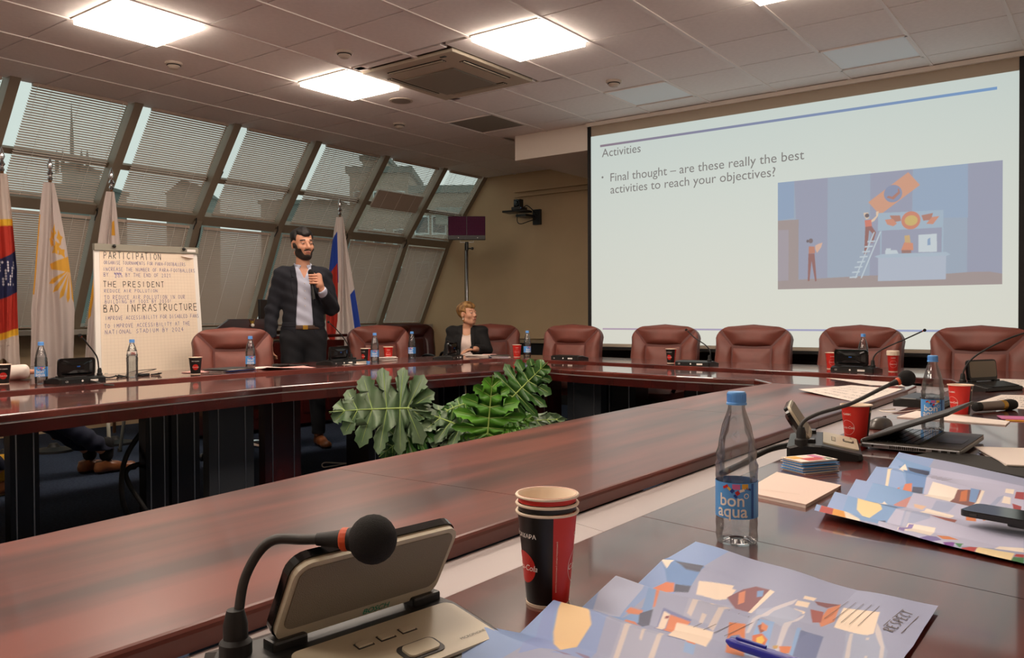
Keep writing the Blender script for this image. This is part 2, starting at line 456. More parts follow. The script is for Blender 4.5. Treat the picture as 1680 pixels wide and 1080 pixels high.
SLM = M['slat']
def blind_mesh(a, b, y0, y1, pitch, ang, off, name_par, lab, grp, bunch=None, bottom=1.0):
    """slats hang along the line a-b (xz); ang = slat angle from horizontal, positive = inner edge low"""
    L = math.hypot(a[0]-b[0], a[1]-b[1])*bottom
    ux, uz = (b[0]-a[0])/math.hypot(a[0]-b[0], a[1]-b[1]), (b[1]-a[1])/math.hypot(a[0]-b[0], a[1]-b[1])
    n_ = nrm(a, b)
    th = thing('venetian_blind', lab, 'blind', (a[0], (y0+y1)/2, a[1]), 0, grp)
    ox, oz = n_[0]*off, n_[1]*off
    W = (y1-y0)/2
    V = []; F = []
    w_ = .0125
    cx, sx = math.cos(ang), math.sin(ang)
    n = int(L/pitch)
    for i in range(1, n):
        d = i*pitch
        px, pz = ox+ux*d, oz+uz*d
        q = len(V)
        for yy in (-W, W):
            V += [(px-w_*cx, yy, pz+w_*sx), (px, yy, pz+.0018), (px+w_*cx, yy, pz-w_*sx)]
        F += [(q, q+3, q+4, q+1), (q+1, q+4, q+5, q+2)]
    s = meshobj('slats', V, F, SLM, th); s['kind'] = 'stuff'
    MB().box((ox+ux*.012, 0, oz+uz*.012), (.03, 2*W, .03)).build('head_rail', SLM, th)
    MB().box((ox+ux*L, 0, oz+uz*L), (.026, 2*W, .014)).build('bottom_rail', SLM, th)
    mb = MB()
    for f in (-.62, 0, .62):
        yy = f*W
        for o2 in (.014,):
            mb.tube([(ox+n_[0]*o2, yy, oz+n_[1]*o2), (ox+n_[0]*o2+ux*L, yy, oz+n_[1]*o2+uz*L)], .0016, 4)
    mb.build('ladder_cord', M['white'], th)
    mb = MB(); mb.tube([(ox+n_[0]*.03, W-.05, oz+n_[1]*.03), (ox+n_[0]*.05+ux*L*.55, W-.05, oz+n_[1]*.05+uz*L*.55)], .0025, 5)
    mb.tube([(ox+n_[0]*.03, -W+.03, oz+n_[1]*.03), (ox+n_[0]*.05+ux*L*.3, -W+.03, oz+n_[1]*.05+uz*L*.3)], .0015, 4)
    mb.build('pull_cord', M['white'], th)
    if bunch:
        mb = MB()
        for (t0, t1) in bunch:
            c0, c1 = seg(a, b, t0), seg(a, b, t1)
            slab_xz((c0[0]-a[0], c0[1]-a[1]), (c1[0]-a[0], c1[1]-a[1]), off-.012, off+.012, -W, W, mb)
        mb.build('closed_slats', SLM, th)
    return th
wn = ['partly visible at the left picture edge', 'behind the tips of the left flags', 'above the flipchart', 'with the black cable, right of the flipchart', 'above the man', 'right of the tricolour flag tip', 'in the corner beside the beige wall']
wl2 = ['at the left picture edge', 'behind the flags on the left', 'directly behind the flipchart', 'between flipchart and standing man', 'behind the man and the tricolour flag', 'left of the last mullion before the corner', 'in the corner below the purple panel']
for k in range(7):
    y0, y1 = YE[k]+.04, YE[k+1]-.04
    wnd = bpy.data.objects.new('window_%d' % (k+1), None); COL.objects.link(wnd); struct(wnd)
    mb = MB()
    slab_xz(seg(P1, P0, .05), seg(P1, P0, -.05), -.02, .075, y0, y1, mb)
    slab_xz(seg(P2, P1, .035), P2, -.02, .06, y0, y1, mb)
    mb.build('window_frame', M['frame'], wnd)
    mb = MB(); slab_xz(seg(P0, P1, .55), seg(P0, P1, .60), -.02, .02, y0, y1, mb); mb.build('glazing_bar', M['frame'], wnd)
    for (a, b) in ((P0, P1), (P1, P2)):
        mb = MB(); slab_xz(a, b, -.012, -.006, y0, y1, mb); mb.build('pane', M['glass'], wnd)
    up = [[(.78, .9)], [(.0, .03)], None, None, None, [(.42, .66)], None][k]
    ang = [math.radians(a) for a in (52, 46, 50, 52, 48, 34, 26)][k]
    blind_mesh(seg(P0, P1, -.035), seg(P0, P1, .93), y0+.11, y1-.04, .0235, ang, .055, None,
               'upper slanted venetian blind with open slats, ' + wn[k], 'upper window blinds', None if k not in (5,) else up)
    blind_mesh(seg(P1, P2, .07), seg(P1, P2, .965), y0+.06, y1-.03, .0215, math.radians(52), .06, None,
               'lower venetian blind with closed slats, ' + wl2[k], 'lower window blinds')
# ---------------------------------------------------------------- outside
def bld(name, lab, u_px, yaw, wdt, dep, z0, z1, m, dist, parts=(), roof=None, mroof=None):
    pass
M['bld_a'] = mat('far_brick', '857a6c', rough=.9, var=.05, scale=.3)
M['bld_b'] = mat('far_hazy_concrete', '6c726b', rough=.9)  # distance haze is put into this grey-green
M['bld_c'] = mat('far_hazy_grey', '5c645f', rough=.9)  # grey-green tone includes the haze over far roofs and walls
M['bld_win'] = mat('far_window', 'a9b3b0', rough=.3)
M['bld_dark'] = mat('far_dark', '3c4444', rough=.7)
CX, CY = 5.42385, -2.57013
def place40(p, s):  # a point seen at depth 40 scaled out to s times the distance
    return (CX+(p[0]-CX)*s, CY+(p[1]-CY)*s)
def zz(z, s): return 1.12+(z-1.12)*s
def tower_block(name, lab, pa, pb, z1, s, m, depth=12, roofm=None, wins=None, extra=None, z0=-30):
    A = place40(pa, s); B = place40(pb, s)
    dx, dy = B[0]-A[0], B[1]-A[1]; L = math.hypot(dx, dy); ang = math.atan2(dy, dx)
    top = zz(z1, s)
    th = thing(name, lab, 'building', ((A[0]+B[0])/2, (A[1]+B[1])/2, z0), ang)
    MB().box((0, depth/2, (top-z0)/2), (L, depth, top-z0)).build('wall', m, th)
    if roofm == 'gable':
        MB().add([(-L/2-.3, 0, top-z0), (L/2+.3, 0, top-z0), (0, 0, top-z0+L*.45), (-L/2-.3, depth, top-z0), (L/2+.3, depth, top-z0), (0, depth, top-z0+L*.45)], [(0, 1, 2), (5, 4, 3), (0, 2, 5, 3), (1, 4, 5, 2), (0, 3, 4, 1)]).build('roof', M['bld_c'], th)
    else:
        MB().box((0, depth/2, top-z0+.2), (L+.6, depth+.6, .5)).build('roof', M['bld_c'], th)
    if wins:
        nx, nz, ww, wh = wins
        for a in range(nx):
            for b in range(nz):
                x = -L/2+L*(a+.5)/nx; z = top-z0-2.2-b*3.1
                f = MB().box((x, -.03, z), (ww, .12, wh)).build('window', M['bld_win'], th)
                MB().box((x, -.1, z), (ww*.8, .06, wh*.8)).build('pane', M['bld_dark'], f)
    return th
a40 = {90: (-36.23, 16.4), 110: (-35.76, 16.75), 130: (-35.29, 17.1), 270: (-31.98, 19.57), 325: (-30.68, 20.54), 480: (-27.02, 23.26), 545: (-25.49, 24.41), 600: (-24.19, 25.38), 625: (-23.6, 25.82), 655: (-22.89, 26.35), 700: (-21.83, 27.14), 770: (-20.17, 28.37)}
tw = tower_block('tower', 'far grey tower with spires seen through the second blind', (-35.95, 16.61), (-35.4, 17.02), 8.5, 3.5, M['bld_b'], 8)
for dx in (-2.6, -1.6, 0, 1.6, 2.6):
    MB().lathe([(.35, 0), (.3, 2.5 if dx else 6), (.02, 4 if dx else 12)], 8, (dx, 1, zz(8.2, 3.5)+30)).build('spire', M['bld_c'], tw)
tower_block('house', 'far wide grey block under the spired tower', (-36.4, 16.3), (-34.6, 17.6), 7.5, 3.0, M['bld_c'], 9)
tower_block('house', 'far small house with a pointed gable roof', (-31.9, 19.6), (-30.6, 20.5), 7.1, 3.0, M['bld_b'], 8, 'gable')
tower_block('house', 'long low far roof line left of the tricolour flag', (-28.2, 22.3), (-25.2, 24.6), 6.6, 2.6, M['bld_c'], 10)
ab = tower_block('apartment_building', 'stepped far brick apartment block behind the sixth window', (-24.8, 24.9), (-22.5, 26.6), 8.1, 1.7, M['bld_a'], 8, wins=(3, 4, 1.0, 1.3))
tower_block('apartment_building', 'narrow upper storeys of the stepped brick block', (-24.3, 25.3), (-23.4, 25.95), 8.7, 2.1, M['bld_a'], 6)
a2 = tower_block('apartment_building', 'nearer brick apartment house with balconies seen in the corner window', (-22.3, 26.7), (-19.6, 28.6), 7.1, 1.4, M['bld_a'], 10, wins=(4, 4, 1.0, 1.3))
MB().box((.6, -.5, zz(5.9, 1.4)+30), (2.6, 1.0, 1.1)).build('balcony', M['bld_b'], a2)
MB().box((.6, -.5, zz(5.9, 1.4)+27), (2.6, 1.0, 1.1)).build('balcony', M['bld_b'], a2)

# ---------------------------------------------------------------- projection screen (front plane y = 4.50)
SX0, SX1, SZ0, SZ1 = 1.135, 4.775, .845, 2.893
scr = thing('projection_screen', 'large projection screen hanging on the back wall showing a slide', 'projection screen', (2.96, 4.5, .80))
def T0(x, z): return (x-2.96, z-.80)
def rct(mb, x0, x1, z0, z1, y0, y1): mb.box(((x0+x1)/2-2.96, (y0+y1)/2-4.5, (z0+z1)/2-.8), (x1-x0, y1-y0, z1-z0))
mb = MB(); rct(mb, 1.105, 1.14, .80, 3.015, 4.49, 4.52); rct(mb, 4.775, 4.86, .80, 3.015, 4.49, 4.52); mb.build('side_border', M['screen_border'], scr)
mb = MB(); rct(mb, 1.135, 4.78, .815, 3.0, 4.503, 4.51); mb.build('cloth', M['screen_cloth'], scr)
mb = MB(); rct(mb, 1.10, 4.87, .79, .815, 4.48, 4.53); mb.build('weight_bar', M['screen_border'], scr)
mb = MB(); rct(mb, 1.10, 4.9, 2.99, 3.025, 4.47, 4.57); mb.build('roller_case', M['wall_light'], scr)
# the slide: vertex coloured light
def srgb(c): return lin(c)
def raster(nx, ny, shapes, base):
    """shapes painted in order over a [0,1]x[0,1] grid of vertices; each (color, polygon) or (color,'c',cx,cy,rx,ry)"""
    gx, gy = np.meshgrid(np.linspace(0, 1, nx), np.linspace(0, 1, ny))
    C = np.zeros((ny, nx, 3)); C[:] = base(gx, gy) if callable(base) else lin(base)
    for s in shapes:
        col = s[0]
        if s[1] == 'c':
            m = ((gx-s[2])/s[4])**2+((gy-s[3])/s[5])**2 < 1
        else:
            P = s[1]; m = np.zeros(gx.shape, bool); n = len(P)
            for i in range(n):
                x0, y0 = P[i]; x1, y1 = P[(i+1) % n]
                if y0 == y1: continue
                c = ((gy >= min(y0, y1)) & (gy < max(y0, y1)))
                xi = x0+(gy-y0)*(x1-x0)/(y1-y0)
                m ^= c & (gx < xi)
        C[m] = lin(col)
    return gx, gy, C
def raster_aa(nx, ny, shapes, base, ss=3):
    """antialiased: painted finer, then averaged onto the vertices"""
    _, _, C = raster((nx-1)*ss+1, (ny-1)*ss+1, shapes, base)
    P = np.pad(C, ((1, 1), (1, 1), (0, 0)), mode='edge')
    A = sum(P[1+a:1+a+C.shape[0], 1+b:1+b+C.shape[1]] for a in (-1, 0, 1) for b in (-1, 0, 1))/9
    return None, None, A[::ss, ::ss]
def vgrid(name, nx, ny, C, fn, m, parent, both=False):
    gx = np.linspace(0, 1, nx); gy = np.linspace(0, 1, ny)
    V = [fn(x, y) for y in gy for x in gx]
    F = [(j*nx+i, j*nx+i+1, (j+1)*nx+i+1, (j+1)*nx+i) for j in range(ny-1) for i in range(nx-1)]
    o = meshobj(name, V, F, m, parent, smooth=True)
    a = o.data.color_attributes.new('Col', 'FLOAT_COLOR', 'POINT')
    buf = np.ones((nx*ny, 4), np.float32); buf[:, :3] = C.reshape(-1, 3)
    a.data.foreach_set('color', buf.ravel())
    return o
MV_SCR = vcol_mat('projected_light', .8, emis=SCREEN_STRENGTH)
def scrbase(x, y):
    # projector light: cooler at the top, warmer at the bottom, slight fall off to the edges
    top = np.array(lin('d3ded8')); bot = np.array(lin('e6e5d8'))
    t = y[..., None]
    g = (bot*(1-t)+top*t)*(1.0-.10*((x-.55)**2+(y-.5)**2))[..., None]
    return g
g_, g2_, CC = raster(40, 24, [], scrbase)
def sfn(y=4.4985):
    return lambda u, v: (SX0+(SX1-SX0)*u-2.96, y-4.5, SZ0+(SZ1-SZ0)*v-.8)
vgrid('projected_slide', 40, 24, CC, sfn(4.500), MV_SCR, scr)
def emat(name, c): return mat(name, c, emis=SCREEN_STRENGTH)
E_TXT = emat('slide_text_light', '7d7b79')
def stext(s, x0, z, size, name='slide_text', m=None):
    V, F = text_geo(s, size)
    mx = min(v[0] for v in V)
    return meshobj(name, [(x-mx+x0-2.96, -.0035, y+z-.8) for x, y in V], F, m or E_TXT, scr)
stext('Activities', 1.267, 2.71, .115)
stext('•', 1.262, 2.475, .085)
stext('Final thought – are these really the best', 1.362, 2.463, .1165)
stext('activities to reach your objectives?', 1.362, 2.345, .1165)
# gradient rules
def rule(x0, x1, z, th, ca, cb, nm):
    g, g2, C = raster(30, 2, [], lambda x, y: np.array(lin(ca))*(1-x[..., None])+np.array(lin(cb))*x[..., None])
    vgrid(nm, 30, 2, C, lambda u, v: (x0+(x1-x0)*u-2.96, -.004, z+(v-.5)*th-.8), MV_SCR, scr)
rule(1.247, 4.634, 2.787, .022, '8f7f8c', '7ba0cc', 'slide_rule')
rule(1.269, 4.69, .99, .016, 'b8a2b4', '9cacd2', 'slide_rule')
# picture on the slide, coordinates in the 1680x948 crop of the photograph turned into picture space
IX0, IX1, IZ0, IZ1 = 3.005, 4.672, 1.338, 2.252
def pq(x, y):   # crop pixels -> (u,v) using the picture's four corners (bilinear inverse is near linear here)
    u = (x-(24+(y-175)*.025))/(1578+(y-20)*.014)
    t = 175+(20-175)*u; b = 920+(893-920)*u
    return (u, 1-(y-t)/(b-t))
def PQ(*p): return [pq(*q) for q in p]
sky1, sky2, dk = 'a2afbf', '9fa1b4', 'a8968f'
sh = [(sky2, PQ((155, 150), (415, 130), (435, 840), (210, 850))), (sky2, PQ((730, 80), (1025, 70), (1040, 850), (750, 850))), (sky2, PQ((1385, 40), (1610, 20), (1632, 830), (1410, 830))),
      ('94a9c4', PQ((20, 170), (155, 150), (160, 420), (24, 440))), ('9cafc6', PQ((1030, 60), (1385, 40), (1400, 420), (1035, 420))),
      (dk, PQ((30, 440), (198, 430), (210, 900), (38, 925))), ('ab9fa4', PQ((34, 505), (120, 503), (128, 862), (40, 862))),
      (dk, PQ((36, 862), (240, 850), (750, 825), (1290, 815), (1420, 805), (1550, 803), (1640, 820), (1640, 900), (36, 925))),
      ('de9f7a', PQ((722, 308), (995, 97), (1078, 188), (808, 398))), ('8d95b0', 'c', *pq(895, 248), .04, .075), ('b77961', PQ((850, 275), (935, 210), (945, 245), (900, 290))), ('8d95b0', PQ((860, 262), (925, 212), (930, 235), (890, 270))),
      ('a9bccb', PQ((795, 385), (1240, 365), (1243, 488), (797, 510))), ('d88560', 'c', *pq(1025, 437), .041, .077), ('d9b963', 'c', *pq(1027, 438), .028, .044),
      ('b97c62', PQ((878, 402), (950, 402), (958, 440), (905, 450))), ('d98f6d', PQ((845, 432), (900, 425), (930, 460), (905, 478), (862, 465))), ('b97c62', PQ((1095, 402), (1172, 386), (1160, 435), (1110, 440))), ('d98f6d', PQ((1165, 415), (1215, 408), (1175, 465), (1130, 462))),
      ('a9bccb', PQ((815, 510), (825, 510), (828, 680), (820, 680))), ('a9bccb', PQ((1235, 488), (1245, 488), (1250, 670), (1240, 670))), (sky2, PQ((827, 510), (1234, 488), (1238, 668), (830, 682))),
      ('d6b070', PQ((985, 545), (1020, 540), (1030, 600), (990, 595))), ('de8f66', PQ((985, 592), (1045, 597), (1050, 648), (965, 648))), ('a0705f', PQ((970, 646), (1035, 646), (1035, 668), (970, 668))),
      ('cfd9dd', PQ((855, 648), (935, 646), (950, 675), (855, 678))), ('cfd9dd', PQ((860, 634), (893, 634), (893, 648), (860, 648))), ('d3dcdf', PQ((1080, 540), (1203, 532), (1208, 660), (1085, 662))), ('8fa8c6', PQ((1143, 570), (1160, 560), (1164, 612), (1143, 614))),
      ('b2c2cf', PQ((778, 690), (830, 675), (1270, 662), (1298, 680), (1270, 690), (805, 702))), ('b9c1cf', PQ((806, 702), (1270, 688), (1274, 855), (810, 865))),
      ('e8ccb0', PQ((690, 382), (725, 380), (730, 420), (712, 430), (695, 405))), ('6b5854', 'c', *pq(716, 402), .01, .018), ('dc7a5c', PQ((700, 435), (748, 430), (754, 478), (706, 482))), ('f0cfae', PQ((748, 436), (782, 405), (780, 375), (800, 372), (795, 405), (770, 440), (750, 450))),
      ('9a6152', PQ((706, 482), (752, 476), (785, 520), (765, 595), (742, 595), (762, 530), (735, 505), (722, 675), (704, 675))),
      ('7d6660', 'c', *pq(298, 580), .011, .022), ('6d5a58', 'c', *pq(273, 582), .006, .014), ('c6805f', PQ((284, 618), (328, 620), (335, 665), (284, 670))), ('e5b79b', PQ((335, 612), (360, 600), (390, 592), (380, 625), (350, 665), (336, 640))),
      ('9a6152', PQ((282, 670), (330, 668), (352, 862), (340, 864), (308, 720), (296, 862), (282, 862)))]
for i in range(9):
    y = 545+i*36; xl = 790-i*17.5-15
    if i > 0: sh.append(('cad6dc', PQ((xl-32, y), (xl+26, y-4), (xl+23, y+6), (xl-34, y+10))))
sh += [('cad6dc', PQ((812, 515), (822, 515), (693, 843), (683, 843))), ('cad6dc', PQ((768, 518), (776, 518), (650, 843), (640, 843)))]
_, _, CI = raster_aa(420, 240, sh, sky1)
CI = CI*.84+np.array(lin('a3aec0'))*.16
vgrid('slide_picture', 420, 240, CI, lambda u, v: (IX0+(IX1-IX0)*u-2.96, -.004, IZ0+(IZ1-IZ0)*v-.8), MV_SCR, scr)

# dark low cabinets under the screen and along the alcove
cb = thing('low_cabinet', 'black low cabinet running under the projection screen', 'cabinet', (3.5, 4.78, 0))
MB().box((0, .1, .38), (5.2, .4, .72)).build('body', M['cab_black'], cb)
MB().box((0, .09, .76), (5.3, .46, .035)).build('top', M['cab_black'], cb)
for k in range(8):
    MB().box((-2.27+k*.65, -.105, .38), (.62, .018, .66), bev=.004).build('door', M['cab_black'], cb)
cb = thing('wall_ledge', 'beige ledge over a dark recess along the alcove wall', 'ledge', (1.2, 6.25, 0))
MB().box((0, .0, .79), (5.2, .3, .035)).build('top', M['cab_top'], cb)
MB().box((0, .03, .385), (5.2, .24, .77)).build('recess_panel', M['cab_black'], cb)
# ---------------------------------------------------------------- ceiling fixtures
where_on = {(0, 0): 'bright square ceiling light at the upper left, nearest the window blinds', (0, 3): 'bright square ceiling light left of the air conditioner', (3, 3): 'bright square ceiling light right of the air conditioner',
            (6, 3): 'bright ceiling light only just showing at the top picture edge'}
where_off = {(0, 6): 'dark unlit ceiling panel above the alcove', (3, 6): 'unlit pale ceiling panel near the left end of the screen', (6, 6): 'unlit pale ceiling panel near the right end of the screen', (9, 6): 'unlit ceiling panel right of the picture'}
def light(i, j, lab, m, grp):
    t = thing('ceiling_light', lab, 'ceiling light', ((i+.5)*.6, (j+.5)*.6, H-.004), 0, grp)
    mb = MB()
    for s in (-1, 1):
        mb.box((s*.289, 0, .006), (.018, .594, .02)); mb.box((0, s*.289, .006), (.594, .018, .02))
    mb.build('frame', M['ceil_grid'], t)
    MB().box((0, 0, -.011 if m is M['panel_on'] else .010), (.560, .560, .042 if m is M['panel_on'] else .006)).build('diffuser', m, t)  # lit diffuser shaped to hang down so its glowing sides brighten the ceiling
for i in (0, 3, 6, 9):
    for j in (-6, -3, 0, 3):
        if i == 9: light(i, j, 'switched-off ceiling panel by the right wall, %s' % {-6: 'rearmost', -3: 'behind the camera', 0: 'beside the near table', 3: 'nearest the screen'}[j], M['panel_off'], 'unlit ceiling lights by the right wall')
        else: light(i, j, where_on.get((i, j), 'bright square ceiling light outside the picture, %s, %s' % ({0: 'by the windows', 3: 'mid room', 6: 'toward the right wall'}[i], {-6: 'rearmost', -3: 'behind the camera', 0: 'nearly above the near table', 3: 'ahead'}[j])), M['panel_on'], 'lit ceiling lights')
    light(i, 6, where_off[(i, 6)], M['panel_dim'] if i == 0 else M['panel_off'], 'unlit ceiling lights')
ac = thing('air_conditioner', 'square beige ceiling cassette air conditioner with a grey central grille', 'air conditioner', (1.085, 2.425, H))
MB().box((0, 0, -.006), (.93, .99, .028), bev=.008).build('casing', M['cassette'], ac)
MB().box((-.05, .075, -.024), (.53, .53, .012), bev=.004).build('grille', M['cassette_grille'], ac)
for k in range(4):
    T = Matrix.Rotation(k*PI/2, 4, 'Z') if True else None
    o = MB().box((0, -.375, -.0215), (.56, .055, .004), T=T).build('vent_slot', M['dark_gap'], ac)
    f = MB().box((0, -.385, -.026), (.55, .012, .006), T=T).box((0, -.36, -.026), (.55, .008, .006), T=T).build('louvre', M['cassette'], o)
MB().box((.33, -.44, -.023), (.05, .02, .006)).build('indicator', M['grey_plastic'], ac)
def detector(x, y, lab):
    t = thing('smoke_detector', lab, 'smoke detector', (x, y, H))
    MB().lathe([(.062, 0), (.062, -.012), (.055, -.018)], 24).build('base', M['detector'], t)
    MB().lathe([(.045, -.018), (.046, -.03), (.03, -.045), (.012, -.05)], 24).build('sensor', M['detector'], t)
    MB().lathe([(.05, -.0185), (.05, -.024)], 24).build('gap', M['dark_gap'], t)
detector(-.321, .914, 'round ceiling detector below the upper left light')
detector(.883, 1.517, 'round ceiling detector above the light left of the air conditioner')
detector(-.375, 3.358, 'small round ceiling detector nearest the window blinds, beyond the speaker')
detector(2.051, 3.356, 'round ceiling detector right of the air conditioner')
t = thing('ceiling_speaker', 'flat round ceiling speaker grille between light and window blinds', 'speaker', (.258, 2.736, H))
MB().lathe([(.105, 0), (.105, -.006), (.098, -.008)], 32).build('rim', M['detector'], t)
MB().lathe([(.096, -.0075), (.05, -.0095), (.0, -.0098)], 32, cap=False).build('grille', M['spk_grille'], t)

# ---------------------------------------------------------------- the ring of conference tables
ZI, ZC, ZD = .735, .70, .75
def offset(poly, d):
    """offset an open polyline sideways by d (left of direction positive)"""
    out = []
    for i, p in enumerate(poly):
        a = poly[max(0, i-1)]; b = poly[min(len(poly)-1, i+1)]
        dx, dy = b[0]-a[0], b[1]-a[1]; L = math.hypot(dx, dy)
        out.append((p[0]-dy/L*d, p[1]+dx/L*d))
    return out
def edge_slab(A, B, z0, z1, rnd, name, m, par, r=.010):
    """slab between polylines A (visible rounded edge) and B"""
    n = len(A); side = 1 if ((B[0][0]-A[0][0])*-(A[1][1]-A[0][1])+(B[0][1]-A[0][1])*(A[1][0]-A[0][0])) > 0 else -1
    prof = [(0, z0), (0, z1-r)]+[(r*(1-math.cos(t)), z1-r+r*math.sin(t)) for t in (PI/6, PI/3, PI/2)]
    V = []; F = []
    rings = [[(p[0], p[1], z) for p in offset(A, side*dx)] for dx, z in prof]
    if rnd == 2:
        prof2 = [(0, z1-r), (0, z0)]
        rings += [[(p[0], p[1], z) for p in offset(B, -side*dx)] for dx, z in [(r*(1-math.cos(t)), z1-r+r*math.sin(t)) for t in (PI/2, PI/3, PI/6)]+prof2]
    else:
        rings += [[(p[0], p[1], z1) for p in B], [(p[0], p[1], z0) for p in B]]
    for k in rings: V += k
    m_ = len(rings)
    for j in range(m_):
        for i in range(n-1):
            a, b = j*n+i, ((j+1) % m_)*n+i
            F.append((a, a+1, b+1, b) if side < 0 else (b, b+1, a+1, a))
    F.append(tuple(j*n for j in range(m_)) if side > 0 else tuple(j*n for j in range(m_-1, -1, -1)))
    F.append(tuple(j*n+n-1 for j in range(m_-1, -1, -1)) if side > 0 else tuple(j*n+n-1 for j in range(m_)))
    return meshobj(name, V, F, m, par)
def resample(P, n):
    P = [Vector(p) for p in P]; L = [0]
    for i in range(1, len(P)): L.append(L[-1]+(P[i]-P[i-1]).length)
    out = []
    for k in range(n):
        d = L[-1]*k/(n-1); i = 1
        while i < len(P)-1 and L[i] < d: i += 1
        t = (d-L[i-1])/max(1e-9, L[i]-L[i-1]); q = P[i-1]+(P[i]-P[i-1])*t; out.append((q.x, q.y))
    return out
def table(label, A, B, C, D, grain, legs, modesty=False, near=False):
    n = max(len(A), len(B), len(C), len(D), 5)
    A, B, C, D = [resample(p, n) for p in (A, B, C, D)]
    cx = sum(p[0] for p in A+D)/(2*n); cy = sum(p[1] for p in A+D)/(2*n)
    t = thing('conference_table', label, 'table', (0, 0, 0), 0, 'ring of conference tables')
    w_ = M[grain]
    edge_slab(A, B, ZI-.032, ZI, 2, 'inner_counter', M['wood_near'] if near else w_, t)
    edge_slab(B, C, ZC-.02, ZC, 0, 'cable_channel', M['channel'], t, r=.001)
    edge_slab(C, D, ZD-.035, ZD, 2, 'desk_top', w_, t, r=.006)
    s = 1 if ((B[0][0]-A[0][0])*-(A[1][1]-A[0][1])+(B[0][1]-A[0][1])*(A[1][0]-A[0][0])) > 0 else -1
    A1 = offset(A, s*.004); A2 = offset(A, s*.03)
    edge_slab(A1, A2, ZI-.040, ZI-.032, 0, 'chrome_trim', M['trim_metal'], t, r=.001)
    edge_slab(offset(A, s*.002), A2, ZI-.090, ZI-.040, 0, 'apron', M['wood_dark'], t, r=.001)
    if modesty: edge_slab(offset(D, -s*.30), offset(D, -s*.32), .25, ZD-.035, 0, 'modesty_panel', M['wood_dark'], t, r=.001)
    for (x, y, rz, lx, ly, kind) in legs:
        m = {'b': M['leg_black'], 'g': M['leg_grey'], 'r': M['wood_dark']}[kind]
        lg = MB().box((x, y, .345), (lx, ly, .69), rz=rz).build('pedestal', m, t)
        mb = MB()
        Tm = Matrix.Translation((x, y, 0)) @ Matrix.Rotation(rz, 4, 'Z')
        for q in (-1, 1):
            mb.box((lx/2*1.0, q*ly*.30, .345), (.006, .006, .66), T=Tm)
        mb.build('chrome_strip', M['steel'], lg)
    return t
# near row (camera side)
NB = [(4.49, -4.2), (4.49, -1.145)]
table('near conference table section under the champagne microphone unit in the foreground', [(4.0, -4.2), (3.87, -1.96), (3.795, -1.16)], [(4.49, -4.2), (4.49, -1.145)], [(4.70, -4.2), (4.70, -1.21)], [(5.46, -4.2), (5.46, -1.345)], 'wood_y',
      [(4.35, -3.2, PI, .5, .3, 'b'), (4.35, -1.6, PI, .5, .3, 'b')], near=True)
table('middle near table section with the tall bottle, cup and unfolded map', [(3.795, -1.158), (3.765, -.1), (3.753, .545)], [(4.49, -1.143), (4.505, .555)], [(4.70, -1.208), (4.712, .56)], [(5.46, -1.343), (5.46, .60)], 'wood_y',
      [(4.35, -.9, PI, .5, .3, 'b'), (4.35, .25, PI, .5, .3, 'b')], near=True)
table('far right near-side table section strewn with papers beyond the laptop', [(3.753, .547), (3.756, 1.45), (3.80, 2.045)], [(4.505, .557), (4.52, 1.45), (4.52, 2.02)], [(4.712, .562), (4.72, 1.45), (4.72, 2.02)], [(5.46, .602), (5.46, 1.5), (5.46, 2.0)], 'wood_y',
      [(4.35, 1.0, PI, .5, .3, 'b')], near=True)
table('corner table section joining the near row to the row before the screen', [(3.80, 2.047), (3.62, 2.28)], [(4.52, 2.022), (4.50, 2.45), (3.80, 2.66)], [(4.72, 2.022), (4.70, 2.66), (3.90, 2.85)], [(5.46, 2.002), (5.46, 3.65), (4.05, 3.62)], 'wood_x', [(4.3, 2.9, PI/2, .4, .3, 'b')])
table('right table section in front of the projection screen', [(3.618, 2.282), (3.26, 2.25), (2.62, 2.34)], [(3.798, 2.66), (3.2, 2.74), (2.62, 2.86)], [(3.898, 2.85), (3.25, 2.94), (2.62, 3.06)], [(4.048, 3.62), (3.3, 3.66), (2.62, 3.72)], 'wood_x',
      [(3.15, 3.0, -PI/2, .3, .5, 'b')])
table('left table section in front of the projection screen', [(2.618, 2.34), (2.2, 2.42), (1.93, 2.52)], [(2.618, 2.86), (2.0, 2.97), (1.42, 3.0)], [(2.618, 3.06), (2.0, 3.15), (1.36, 3.20)], [(2.618, 3.72), (2.0, 3.78), (1.2, 3.90)], 'wood_x',
      [(2.10, 2.9, -PI/2, .20, .30, 'g'), (2.36, 2.98, -PI/2, .2, .28, 'b'), (1.72, 2.86, -PI/2, .2, .14, 'r')])
table('curved corner table section between seated woman and flower leaves', [(1.928, 2.522), (1.90, 2.48)], [(1.418, 3.0), (1.18, 2.98), (1.10, 2.70)], [(1.358, 3.20), (1.0, 3.14), (.90, 2.80)], [(1.198, 3.90), (.35, 3.75), (.16, 2.9)], 'wood_y', [(1.3, 2.98, -.8, .3, .3, 'b')])
table('far table section in front of the standing man', [(1.898, 2.478), (1.75, 1.7), (1.665, .88)], [(1.098, 2.698), (.98, 2.0), (.92, .87)], [(.898, 2.798), (.76, 2.0), (.70, .87)], [(.158, 2.898), (.03, 2.0), (-.02, .87)], 'wood_y',
      [(1.2, 1.47, 0, .22, .3, 'b'), (1.18, 2.2, 0, .22, .3, 'b')])
